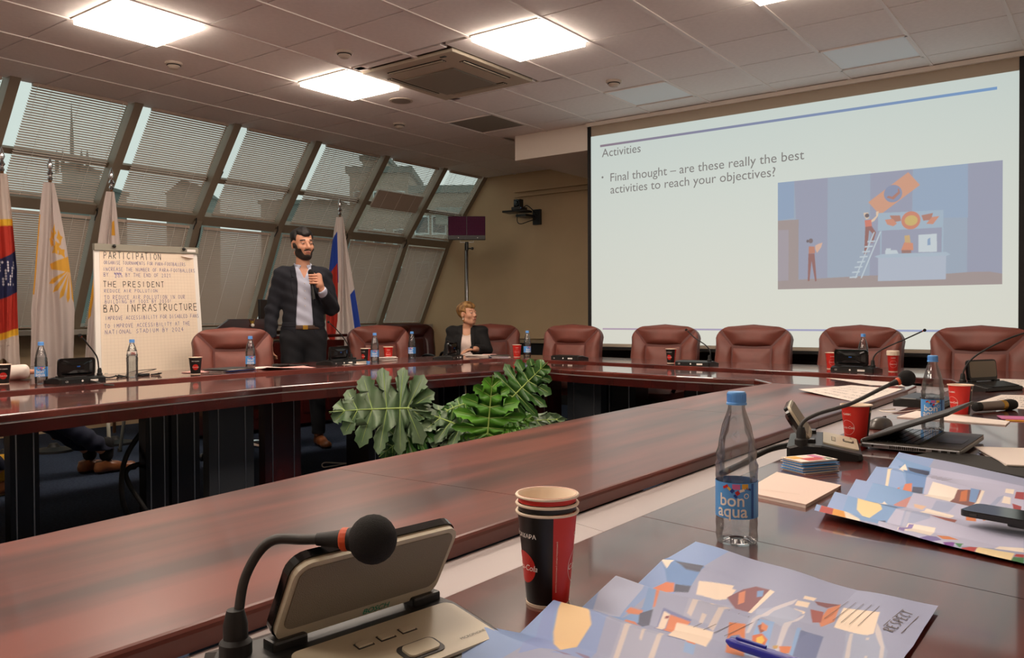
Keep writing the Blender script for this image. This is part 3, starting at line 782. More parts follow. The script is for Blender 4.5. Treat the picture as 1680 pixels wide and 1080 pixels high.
table('far table section in front of the flipchart', [(1.665, .878), (1.625, .4), (1.67, -.35), (1.80, -1.15)], [(.92, .868), (.93, .2), (.97, -.5), (1.05, -1.15)], [(.70, .868), (.72, .3), (.77, -.4), (.86, -1.15)], [(-.02, .868), (-.02, .2), (.03, -.5), (.12, -1.15)], 'wood_y',
      [(1.2, .68, 0, .06, .27, 'r'), (1.2, .315, 0, .06, .30, 'g'), (1.2, .02, 0, .06, .17, 'b'), (1.2, -.15, 0, .07, .13, 'b'), (1.2, -.815, 0, .06, .13, 'b')])
table('far table section leaving the picture at the left edge', [(1.802, -1.152), (2.0, -2.4)], [(1.05, -1.152), (1.2, -2.4)], [(.862, -1.152), (1.0, -2.4)], [(.12, -1.152), (.25, -2.4)], 'wood_y', [(1.3, -1.9, 0, .22, .3, 'b')])

# ---------------------------------------------------------------- chairs (front of the chair faces local -y)
def make_chair(label, grp, L='leather', recl=10):
    t = thing('office_chair', label, 'chair', (0, 0, 0), 0, grp)
    lm, em = M[L], M['leather_edge'] if L == 'leather' else M[L]
    T = Matrix.Translation((0, .0, .44)) @ Matrix.Rotation(math.radians(90-recl), 4, 'X')
    # backrest outline (x across, y up along the back), z towards the sitter
    hw = .285
    out = [(-.235, 0), (-.275, .12), (-hw, .28), (-hw+.004, .42)]
    for k in range(7):
        a = math.radians(170-80*k/6); out.append((-hw+.115+.118*math.cos(a), .455+.118*math.sin(a)*1.0))
    full = out+[(0, .59)]+[(-x, y) for x, y in out[::-1]]
    full = [(x, y) for x, y in full]
    mb = MB(); d = dense(full, .04)
    V, F = pad([(x*1.0, y) for x, y in d], .012, T, rings=3, thick=.055); mb.add(V, F)
    n = len(d); mb.add([T @ Vector((x, y, -.055)) for x, y in d]+[T @ Vector((0, .28, -.08))], [(i+1 if i < n-1 else 0, i, n) for i in range(n)])
    mb.build('back_shell', em, t, smooth='auto')
    def piece(name, poly, h, c=None, z=.006, rings=5):
        mb = MB(); T2 = T @ Matrix.Translation((0, 0, z))
        V, F = pad(dense(poly, .03), h, T2, rings=rings, thick=.01, center=c); mb.add(V, F)
        return mb.build(name, lm, t, smooth='auto')
    ix, iy = .150, .415
    arc = [(ix*(1-2*k/8), iy-.010*math.sin(PI*k/8)) for k in range(9)]
    topo = [p for p in full if p[1] > .515 and abs(p[0]) < .26]
    topo = [(x*.985, min(y, .583)) for x, y in topo]
    piece('headrest', topo+arc, .046, (0, .48))
    lefto = [p for p in full if p[0] < -.15 and p[1] <= .53]
    piece('side_bolster', [(x*.985, y) for x, y in lefto]+[(-ix-.002, iy), (-ix+.0, .25), (-.13, .01)], .036)
    piece('side_bolster', [(-x, y) for x, y in ([(x*.985, y) for x, y in lefto]+[(-ix-.002, iy), (-ix, .25), (-.13, .01)])][::-1], .036)
    piece('back_cushion', [(-ix+.002, iy-.012), (ix-.002, iy-.012), (ix, .22), (.128, .01), (-.128, .01), (-ix, .22)], .030)
    # seat
    TS = Matrix.Translation((0, -.24, .47))
    mb = MB(); V, F = pad(dense([(x, y) for x, y in rrect(.52, .50, .09)], .05), .05, TS, rings=4, thick=.06); mb.add(V, F)
    mb.add([TS @ Vector((x, y, -.06)) for x, y in rrect(.52, .50, .09)], [tuple(range(23, -1, -1))]); mb.build('seat', lm, t, smooth='auto')
    for s in (-1, 1):
        mb = MB(); mb.tube(cr([(s*.26, .02, .50), (s*.31, -.02, .60), (s*.31, -.10, .66), (s*.305, -.30, .65), (s*.29, -.36, .56), (s*.22, -.34, .42)], 5), .016, 6); mb.build('armrest', M['black_plastic'], t, smooth=True)
    MB().lathe([(.03, .10), (.03, .28), (.022, .28), (.022, .41)], 14).build('gas_column', M['black_plastic'], t, smooth='auto')
    for k in range(5):
        a = 2*PI*k/5+.3
        mb = MB(); ca, sa = math.cos(a), math.sin(a)
        mb.tube([(0, 0, .115), (.10*ca, .10*sa, .12), (.22*ca, .22*sa, .105), (.30*ca, .30*sa, .078)], [.026, .024, .018, .014], 8)
        lg = mb.build('base_arm', M['chrome'], t, smooth='auto')
        mb = MB(); Tc = Matrix.Translation((.30*ca, .30*sa, .030)) @ Matrix.Rotation(a+1.2, 4, 'Z') @ Matrix.Rotation(PI/2, 4, 'X')
        mb.lathe([(.02, -.026), (.03, -.024), (.03, -.006), (.012, -.004), (.012, .004), (.03, .006), (.03, .024), (.02, .026)], 14, T=Tc)
        mb.build('caster', M['black_plastic'], lg, smooth='auto')
    for ob in t.children:
        if not ob.name.startswith(('gas_column', 'base_arm')): ob.scale = (1.12, 1, 1.02)
    for ob in t.children:
        if ob.name.startswith(('gas_column', 'base_arm')): ob.location = (0, -.2, 0)
    return t
ch = make_chair('burgundy leather chair at the left end of those below the screen', 'chairs in front of the screen')
ch.location = (1.16, 4.02, 0)
for x, y, rz, lab in ((2.13, 4.02, .02, 'burgundy leather chair behind the black and red cup, below the screen'), (2.93, 4.02, 0, 'burgundy leather chair in the middle below the screen with nothing before it'),
                      (3.76, 4.0, -.16, 'burgundy leather chair turned aside behind the bottle and open microphone unit'), (4.60, 3.86, -.05, 'burgundy leather chair at the right picture edge below the screen')):
    dup(ch, (x, y, 0), rz, lab)
for x, y, rz, lab in ((-.42, 1.40, -PI/2+.12, 'burgundy leather chair right of the flipchart'), (-.42, 3.05, -PI/2+.25, 'burgundy leather chair right of the tricolour flag'),
                      (-.40, 4.62, -PI/2+.5, 'burgundy leather chair under the seated woman in the black jacket')):
    pass
def place(x, y, rz, lab, g='chairs along the window side'): return dup(ch, (x, y, 0), rz, lab, g)
place(-.36, 1.46, PI/2-.35, 'burgundy leather chair right of the flipchart')
place(-.40, 3.14, PI/2-.35, 'burgundy leather chair right of the tricolour flag')
place(.02, 4.32, PI/2-.75, 'burgundy leather chair the woman in the black jacket sits on')
place(-.72, -.62, 0, 'chair with chrome star base at the left, under the reaching man')
cd = make_chair('dark oxblood chair in the second row behind the tricolour side chair', 'chairs along the window side', 'leather_dark')
cd.location = (-1.25, 4.15, 0); cd.rotation_euler = (0, 0, PI/2-.2)
cd2 = dup(cd, (-1.62, 4.85, 0), PI/2-.4, 'low black chair back showing just left of the seated woman')

# ---------------------------------------------------------------- microphone (delegate) units
def mic_unit(label, loc, rz, tilt, neck, ball_r=.014, front='champagne', flap=True, grp='microphone units', W=.215, marks=True):
    """front faces local -y; hinge line at y=0; neck = points of the gooseneck"""
    t = thing('microphone_unit', label, 'microphone', loc, rz, grp)
    mb = MB()
    prof = [(.055, 0), (.055, .028), (.03, .036), (-.03, .036), (-.125, .018), (-.128, .004), (-.12, 0)]
    x0, x1 = -.045, W+.012
    V = []; F = []
    rr = .006
    for (x, sc) in ((x0, .9), (x0+rr, 1), (x1-rr, 1), (x1, .9)):
        for (y, z) in prof: V.append((x, y*sc+(0 if sc == 1 else -.003), z*sc if z > 0 else 0))
    n = len(prof)
    for j in range(3):
        for i in range(n): F.append((j*n+i, (j+1)*n+i, (j+1)*n+(i+1) % n, j*n+(i+1) % n))
    F.append(tuple(range(n))); F.append(tuple(3*n+i for i in range(n-1, -1, -1)))
    mb.add(V, F); mb.build('base', M['black_plastic'], t)
    # front plate
    sl = math.atan2(.018, .095)
    TP = Matrix.Translation((W/2, -.076, .0285)) @ Matrix.Rotation(sl, 4, 'X')
    mb = MB(); P = rrect(W-.004, .088, .012); mb.prism(P, -.003, .0025, T=TP); mb.build('front_plate', M[front], t)
    if marks:
        b = None
        for k, x in enumerate((-.032, -.004, .024)):
            MB().box((x, .018, .0035), (.017, .008, .003), bev=.001, T=TP).build('button', M[front], t)
            MB().box((x, .018, .0026), (.0195, .0105, .0012), T=TP).build('button_rim', M['grey_plastic'], t)
        MB().prism(rrect(.05, .028, .008), .0026, .0036, T=TP @ Matrix.Translation((.012, -.02, 0))).build('talk_button_rim', M['grey_plastic'], t)
        MB().prism(rrect(.040, .02, .006), .003, .006, T=TP @ Matrix.Translation((.012, -.02, 0))).build('talk_button', M[front], t)
        Vt, Ft = text_geo('MICROPHONE', .0055)
        meshobj('lettering', [TP @ Vector((x+.078, y-.028, .0031)) for x, y in Vt], Ft, M['grey_plastic'], t)
    # speaker flap
    if flap:
        TF = Matrix.Translation((W/2, -.004, .040)) @ Matrix.Rotation(math.radians(90)-tilt, 4, 'X')
        Fh = .105
        P = rrect(W, Fh, .02)
        mb = MB(); mb.prism(P, -.016, -.006, T=TF @ Matrix.Translation((0, Fh/2, 0)))
        mb.add(*pad([(x, y) for x, y in rrect(W*.94, Fh*.9, .02)], -.018, TF @ Matrix.Translation((0, Fh/2, -.012)), rings=3))
        fo = mb.build('speaker_flap', M['black_gloss'], t)
        mb = MB(); mb.prism(rrect(W-.004, Fh-.004, .018), -.006, .001, T=TF @ Matrix.Translation((0, Fh/2, 0))); mb.build('flap_rim', M[front], fo)
        mb = MB(); mb.prism(rrect(W-.016, Fh-.026, .012), .001, .0022, T=TF @ Matrix.Translation((0, Fh/2+.005, 0))); mb.build('grille', M['grille'], fo)
        if marks:
            Vt, Ft = text_geo('BOSCH', .011, bold=.01)
            meshobj('logo', [TF @ Vector((x+.02, y+.0085, .0018)) for x, y in Vt], Ft, M['green_print'], fo)
        MB().box((0, Fh*.55, -.0315), (.018, .006, .001), T=TF).build('back_logo', M['label_dblue'], fo)
        for s in (-1, 1):
            MB().box((W/2+s*(W/2-.018), -.004, .038), (.04, .022, .016), bev=.003).build('hinge', M['black_plastic'], t)
    MB().box((.03, .0556, .014), (.045, .001, .012)).build('sticker', M['white'], t)
    mb = MB(); mb.lathe([(0.006, 0), (.006, .001)], 12, T=Matrix.Translation((.10, .055, .015)) @ Matrix.Rotation(-PI/2, 4, 'X')); mb.build('round_sticker', M['white'], t)
    Vt, Ft = text_geo('CE', .014)
    meshobj('ce_mark', [(-x+.19-.0, .0557, y+.014) for x, y in Vt], Ft, M['white'], t)
    if neck:
        P = cr(neck, 8)
        p0 = Vector(neck[0]); 
        MB().lathe([(.016, -.002), (.016, .018), (.012, .022), (.012, .036), (.0085, .050)], 16, c=(p0.x, p0.y, p0.z)).build('neck_socket', M['rubber'], t, smooth='auto')
        g = MB().tube([(p0.x, p0.y, p0.z+.02)]+P[3:], .0052 if ball_r > .02 else .0042, 8).build('gooseneck', M['grey_plastic'] if ball_r > .02 else M['rubber'], t, smooth=True)
        e = Vector(neck[-1]); d = (e-P[-4]).normalized()
        q = d.to_track_quat('Z', 'Y').to_matrix().to_4x4()
        Tm = Matrix.Translation(e) @ q
        s = ball_r/.025
        MB().lathe([(.0065*s, -.05*s), (.009*s, -.03*s), (.0125*s, -.012*s)], 16, T=Tm).build('microphone_body', M['rubber'], g, smooth='auto')
        MB().lathe([(.0105*s, -.024*s), (.0122*s, -.022*s), (.0122*s, -.018*s), (.012*s, -.016*s)], 16, T=Tm).build('orange_ring', M['orange'], g)
        MB().ball((0, 0, .010*s), .0255*s, 24, T=Tm, sc=(1, 1, .98)).build('foam_windscreen', M['black_matte'], g, smooth=True)
    return t
xh1 = (.129, .992)
u1 = mic_unit('large champagne microphone unit with speaker flap in the near foreground', (4.730, -2.054, ZD), 1.441, -.50,
              [(-.028, .012, .03), (-.024, .014, .07), (-.016, .012, .112), (.002, -.002, .144), (.026, -.030, .147), (.062, -.078, .149)], .0240, grp='champagne microphone units')
u2 = mic_unit('champagne microphone unit beside the upright bottle with its long gooseneck bent right', (4.758, -.382, ZD), 1.85, .56,
              [(-.03, .02, .03), (-.03, .02, .085), (-.015, -.018, .113), (.008, -.098, .140), (.045, -.18, .182), (.066, -.228, .202)], .021, grp='champagne microphone units')
u3 = mic_unit('black microphone unit half hidden behind the second bottle', (4.72, 1.05, ZD), 1.55, 0, None, flap=False, front='black_plastic', marks=False)
u4 = mic_unit('black microphone unit at the right edge with a long thin gooseneck', (4.80, 1.99, ZD), 1.1, .1,
              [(-.028, .012, .03), (-.02, .01, .10), (.03, -.02, .17), (.15, -.10, .25), (.30, -.2, .31), (.45, -.3, .36)], .012, front='black_plastic', marks=False)
def fm(lab, x, y, rz, tilt, neck, flap=True): return mic_unit(lab, (x, y, ZD), rz, tilt, neck, .0095, 'black_plastic', flap, marks=False)
nk = [(-.028, .012, .03), (-.035, .01, .10), (-.03, -.02, .17), (.0, -.08, .26), (.02, -.12, .31)]
fm('black microphone unit at the far left with a gooseneck rising left', .60, -.17, -PI/2+.08, .05, [(-.028, .012, .03), (-.03, .0, .08), (-.005, .02, .15), (.06, .03, .23), (.10, .04, .27)])
fm('black microphone unit before the standing man', .50, 1.87, -PI/2+.1, .05, [(-.028, .012, .03), (-.03, .0, .10), (.04, .02, .18), (.15, .03, .27), (.25, .04, .33)])
fm('black microphone unit before the seated woman', .70, 2.94, -PI/2+.35, .05, [(-.028, .012, .03), (-.03, .0, .09), (.03, .01, .135), (.13, .02, .145), (.27, .03, .16)])
fm('flat black microphone unit before the left chair under the screen', 1.72, 3.30, PI, .0, None, False)
fm('flat black microphone unit with an upright gooseneck right of the black cup', 2.96, 3.10, PI, .0, [(-.028, .012, .03), (-.03, .0, .10), (.01, -.01, .15), (.09, -.01, .20), (.16, -.01, .26)], False)
fm('open black microphone unit before the turned chair', 4.10, 3.0, PI-.1, .05, [(-.028, .012, .03), (-.03, .0, .10), (-.08, -.01, .15), (-.22, -.02, .22), (-.32, -.02, .27)])

# ---------------------------------------------------------------- bottles
BP = [(.031, 0), (.0325, .004), (.0335, .012), (.0325, .020), (.0335, .030), (.0328, .04), (.0325, .098), (.0338, .104), (.0325, .110), (.0335, .122), (.0318, .130), (.0322, .142), (.0295, .150), (.0290, .162), (.0255, .172), (.0225, .185), (.0165, .203), (.0135, .212), (.0132, .222)]
def make_bottle(label, kind='a', level=.0, grp='plastic water bottles'):
    t = thing('water_bottle', label, 'bottle', (0, 0, 0), 0, grp)
    # wavy relief on the shoulder
    n = 48; V = []; F = []
    rows = [(0.012, .006), (.024, .002)]+BP
    for (r, z) in rows:
        for k in range(n):
            a = 2*PI*k/n
            zz_ = z; rr = r
            if .105 < z < .19:
                rr = r*(1+.03*math.sin(z*420+1.6*math.sin(a*3)))
            elif z < .02: rr = r*(1+.03*math.cos(5*a)*(z < .005))
            V.append((rr*math.cos(a), rr*math.sin(a), zz_))
    for j in range(len(rows)-1):
        for k in range(n):
            k2 = (k+1) % n; F.append((j*n+k, j*n+k2, (j+1)*n+k2, (j+1)*n+k))
    meshobj('bottle_body', V, F, M['bottle'], t, smooth=True)
    mb = MB(); mb.lathe([(.0162, .2175), (.0162, .2205), (.0148, .2215), (.0148, .236), (.0135, .2378), (.0, .2378)], 32); mb.build('cap', M['cap_blue'], t, smooth='auto')
    mb = MB()
    for k in range(32):
        a = 2*PI*k/32; mb.box((.0148*math.cos(a), .0148*math.sin(a), .2285), (.0012, .0010, .013), rz=a)
    mb.build('cap_ribs', M['cap_blue'], t)
    if level:
        mb = MB(); pr_ = [(r-.0016, max(z, .003)) for r, z in BP if z < level]+[(BP[10][0]-.002, level), (.0, level)]
        mb.lathe(pr_, 32, cap=False); mb.build('water', M['water'], t, smooth='auto')
    R_ = .0336
    def on(x, z, e=0): a = x/R_; return ((R_+e)*math.sin(a), -(R_+e)*math.cos(a), z)
    def band(x0, x1, z0, z1, e, m, nm, par):
        k = max(2, int(abs(x1-x0)/.004)); V = [on(x0+(x1-x0)*i/k, z, e) for i in range(k+1) for z in (z0, z1)]
        return meshobj(nm, V, [(2*i, 2*i+2, 2*i+3, 2*i+1) for i in range(k)], m, par, smooth=True)
    if kind == 'a':
        lb = band(-PI*R_, PI*R_, .042, .098, .0003, M['label_blue'], 'label', t)
        for x0 in (0, PI*R_):
            for s, z, sz in (('bon', .0705, .027), ('aqua', .0535, .027)):
                Vt, Ft = text_geo(s, sz, bold=.012)
                meshobj('lettering', [on(x+x0-.006, y+z, .0008) for x, y in Vt], Ft, M['white'], lb)
            for (x, z, w_, h_, a, m) in ((-.016, .092, .009, .004, .5, 'red'), (-.010, .0895, .006, .004, -.7, 'label_yellow'), (-.005, .086, .006, .005, .8, 'label_navy'), (.001, .0925, .012, .008, 0, 'label_pink'), (.003, .083, .006, .006, .6, 'red'), (.0, .078, .006, .004, -.8, 'label_navy'),
                                        (.010, .087, .008, .004, .3, 'white'), (.015, .093, .010, .008, 0, 'label_yellow'), (.021, .089, .008, .003, -.3, 'label_navy')):
                ca, sa = math.cos(a), math.sin(a)
                V = [on(x+x0+px*ca-py*sa, z+px*sa+py*ca, .0009) for px, py in ((-w_/2, -h_/2), (w_/2, -h_/2), (w_/2, h_/2), (-w_/2, h_/2))]
                meshobj('print_patch', V, [(0, 1, 2, 3)], M[m], lb)
            band(x0+.026, x0+.031, .043, .097, .0006, M['label_dblue'], 'dark_band', lb)
            Vt = [on(x0+.017+.0042*math.cos(q)*s, .0785+.0042*math.sin(q)*s, .0009) for q in [2*PI*i/16 for i in range(16)] for s in (1, .7)]
            meshobj('print_ring', Vt, [(2*i, (2*i+2) % 32, (2*i+3) % 32, 2*i+1) for i in range(16)], M['white'], lb)
    else:
        lb = band(-.035, .035, .135, .165, -.004, M['white'], 'label', t)
        lb.data.materials.clear(); lb.data.materials.append(M['white'])
        for s, z in (('saint', .155), ('spring', .146)):
            Vt, Ft = text_geo(s, .013, bold=.02)
            meshobj('lettering', [on(x+.008, y+z, -.0030) for x, y in Vt], Ft, M['red'], lb)
    return t
CAMD = math.atan2(5.424-4.91, -(-2.57+1.27))
def face_cam(x, y, off=0): return math.atan2(5.42385-x, -(-2.57013-y))+off    # rotation that turns local -y towards where the users sit and look
b0 = make_bottle('half litre water bottle with blue label, largest, on the near table', level=.0)
b0.scale = (1.0, 1.0, 1.03); b0.location = (4.911, -1.27, ZD); b0.rotation_euler = (0, 0, face_cam(4.911, -1.27)-.05)
def bt(x, y, lab, off=0, src=b0): return dup(src, (x, y, ZD), face_cam(x, y, off), lab)
b1 = make_bottle('water bottle with blue label behind the open laptop, partly filled', level=.108)
b1.location = (4.921, .356, ZD); b1.rotation_euler = (0, 0, face_cam(4.921, .356)+.0)
bf = make_bottle('water bottle with blue label at the far left beside the microphone unit', level=.15); bf.location = (.495, -.414, ZD); bf.rotation_euler = (0, 0, face_cam(.495, -.414))
bt(.456, 1.004, 'water bottle with blue label on papers before the chair right of the flipchart', .2, bf)
bt(.468, 2.194, 'water bottle with blue label between the two cups right of the standing man', .1, bf)
bt(.319, 2.789, 'water bottle with blue label left of the seated woman', -.3, bf)
bt(1.071, 3.497, 'water bottle with blue label right of the seated woman, beside a red cup', .5, bf)
bt(3.971, 3.386, 'water bottle with blue label before the turned chair under the screen', .3, bf)
bs = make_bottle('rounded water bottle with red lettering standing before the flipchart', 'b', .17)
bs.location = (.48, .127, ZD); bs.rotation_euler = (0, 0, face_cam(.48, .127))

# ---------------------------------------------------------------- paper cups
def make_cup(label, h=.105, rt=.043, rb=.029, turn=0.0, stack=1, grp='paper drink cups', lid=False):
    t = thing('paper_cup', label, 'cup', (0, 0, 0), 0, grp)
    n = 48
    def rad(z): return rb+(rt-rb)*z/h
    # body: black and red halves
    V = []; F = []; I = []
    for j, z in enumerate((.004, h*.5, h)):
        for k in range(n):
            a = 2*PI*k/n; V.append((rad(z)*math.sin(a), -rad(z)*math.cos(a), z))
    for j in range(2):
        for k in range(n):
            k2 = (k+1) % n; F.append((j*n+k, j*n+k2, (j+1)*n+k2, (j+1)*n+k))
            am = 360*(k+.5)/n; I.append(1 if 38 < am < 218 else 0)
    body = meshobj('cup_body', V, F, [M['black_print'], M['red']], t, True, I)
    MB().lathe([(rb+.0008, 0), (rb+.0012, .004), (rb, .004)], n).build('base_rim', M['cup_white'], t)
    def on(x, z, e=.0005):
        r = rad(z)+e; a = x/(rad(h*.5)); return (r*math.sin(a), -r*math.cos(a), z)
    def disc(x0, z0, r, m, nm, inner=None):
        k = 28
        if inner is None:
            V = [on(x0, z0)]+[on(x0+r*math.cos(2*PI*i/k), z0+r*math.sin(2*PI*i/k)) for i in range(k)]+[on(x0+r*.5*math.cos(2*PI*i/k), z0+r*.5*math.sin(2*PI*i/k)) for i in range(k)]
            Fd = [(0, 1+k+i, 1+k+(i+1) % k) for i in range(k)]+[(1+k+i, 1+i, 1+(i+1) % k, 1+k+(i+1) % k) for i in range(k)]
        else:
            V = [on(x0+q*math.cos(2*PI*i/k), z0+q*math.sin(2*PI*i/k), .0007) for i in range(k) for q in (r, inner)]
            Fd = [(2*i, (2*i+2) % (2*k), (2*i+3) % (2*k), 2*i+1) for i in range(k)]
        return meshobj(nm, V, Fd, m, body)
    R5 = rad(h*.5)
    xb = -R5*math.radians(38); xr = R5*math.radians(118)
    disc(xb, h*.42, h*.17, M['red'], 'red_disc')
    disc(xr, h*.42, h*.19, M['white'], 'white_ring', h*.184)
    for x0 in (xb, xr):
        Vt, Ft = text_geo('Coca-Cola', h*.088, bold=.006, shear=.3)
        meshobj('lettering', [on(x+x0, y+h*.42, .0009) for x, y in Vt], Ft, M['white'], body)
    for x0, s in ((xb, 'БЕЗ САХАРА'), (xr, 'CLASSIC')):
        Vt, Ft = text_geo(s, h*.062, bold=.02)
        meshobj('lettering', [on(x+x0, y+h*.76, .0007) for x, y in Vt], Ft, M['white'], body)
    Vt, Ft = text_geo('напиток безалкогольный сильногазированный', h*.024)
    meshobj('fine_print', [on(-y+R5*math.radians(46), x+h*.45, .0007) for x, y in Vt], Ft, M['cup_white'], body)
    V = [on(R5*math.radians(a), z, .0008) for a, z in ((222, h*.8), (232, h*.8), (232, h*.86), (222, h*.86))]
    meshobj('small_print_box', V, [(0, 1, 2, 3)], M['cup_white'], body)
    for q in range(stack):
        dz = q*.0105
        rr = rad(h)
        if q: 
            mb = MB(); mb.lathe([(rr-.0012, h+dz-.010), (rr-.0005, h+dz)], n, cap=False); mb.build('nested_cup', M['black_print'] if q == 1 else M['red'], t, smooth=True)
        mb = MB(); mb.lathe([(rr-.0005, h+dz-.004), (rr+.0022, h+dz-.0035), (rr+.0028, h+dz-.0015), (rr+.0018, h+dz), (rr-.001, h+dz-.0005)], n, cap=False); mb.build('rolled_rim', M['cup_white'], t, smooth=True)
    dz = (stack-1)*.0105
    mb = MB(); mb.lathe([(rad(h)-.0008, h+dz-.0003), (rad(h)-.0034, h+dz-.004), (rad(h*.55)-.004, h*.55+dz), (0.0, h*.55+dz)], n, cap=False); mb.build('cup_inside', M['cup_white'], t, smooth=True)
    if lid:
        MB().lathe([(rt+.003, h-.012), (rt+.003, h+.014), (rt, h+.018), (0, h+.018)], 32).build('paper_sleeve', M['cup_white'], t)
    t.rotation_euler = (0, 0, turn)
    return t
c0 = make_cup('stack of three black and red cola cups on the near table beside the folded map', h=.121, rt=.0385, rb=.027, stack=3)
c0.location = (4.823, -1.69, ZD); c0.rotation_euler = (0, 0, face_cam(4.823, -1.69)-.45)
c1 = make_cup('red and black cola cup standing left of the laptop', h=.112, rt=.0415, rb=.03)
c1.location = (4.797, -.075, ZD); c1.rotation_euler = (0, 0, face_cam(4.797, -.087)-math.radians(160))
dup(c1, (4.93, .84, ZD), face_cam(4.93, .84)-math.radians(165), 'red and black cola cup behind the second bottle and the laptop screen')
dup(c1, (.307, -.538, ZD), face_cam(.3, -.538)+.7, 'black cola cup cut by the left picture edge')
dup(c1, (.52, .535, ZD), face_cam(.52, .535)+.65, 'black cola cup with red disc right of the flipchart')
dup(c1, (.403, 2.154, ZD), face_cam(.4, 2.154)-.1, 'black and red cola cup left of the bottle by the standing man')
dup(c1, (.313, 2.50, ZD), face_cam(.3, 2.5)-math.radians(115), 'all red cola cup right of the bottle by the standing man')
dup(c1, (.99, 3.45, ZD), face_cam(.99, 3.45)-math.radians(118), 'red cola cup right of the seated woman')
dup(c1, (2.583, 3.299, ZD), face_cam(2.58, 3.3)+.2, 'black and red cola cup before the second chair under the screen')
c5 = make_cup('tall red cola cup with a pale sleeve lid right of the turned chair', h=.118, rt=.036, rb=.027, lid=True)
c5.location = (4.206, 3.169, ZD); c5.rotation_euler = (0, 0, face_cam(4.2, 3.17)-math.radians(115))
dup(c1, (3.80, 3.25, ZD), face_cam(3.8, 3.25)-1.9, 'red cola cup mostly hidden left of the open microphone unit under the screen')
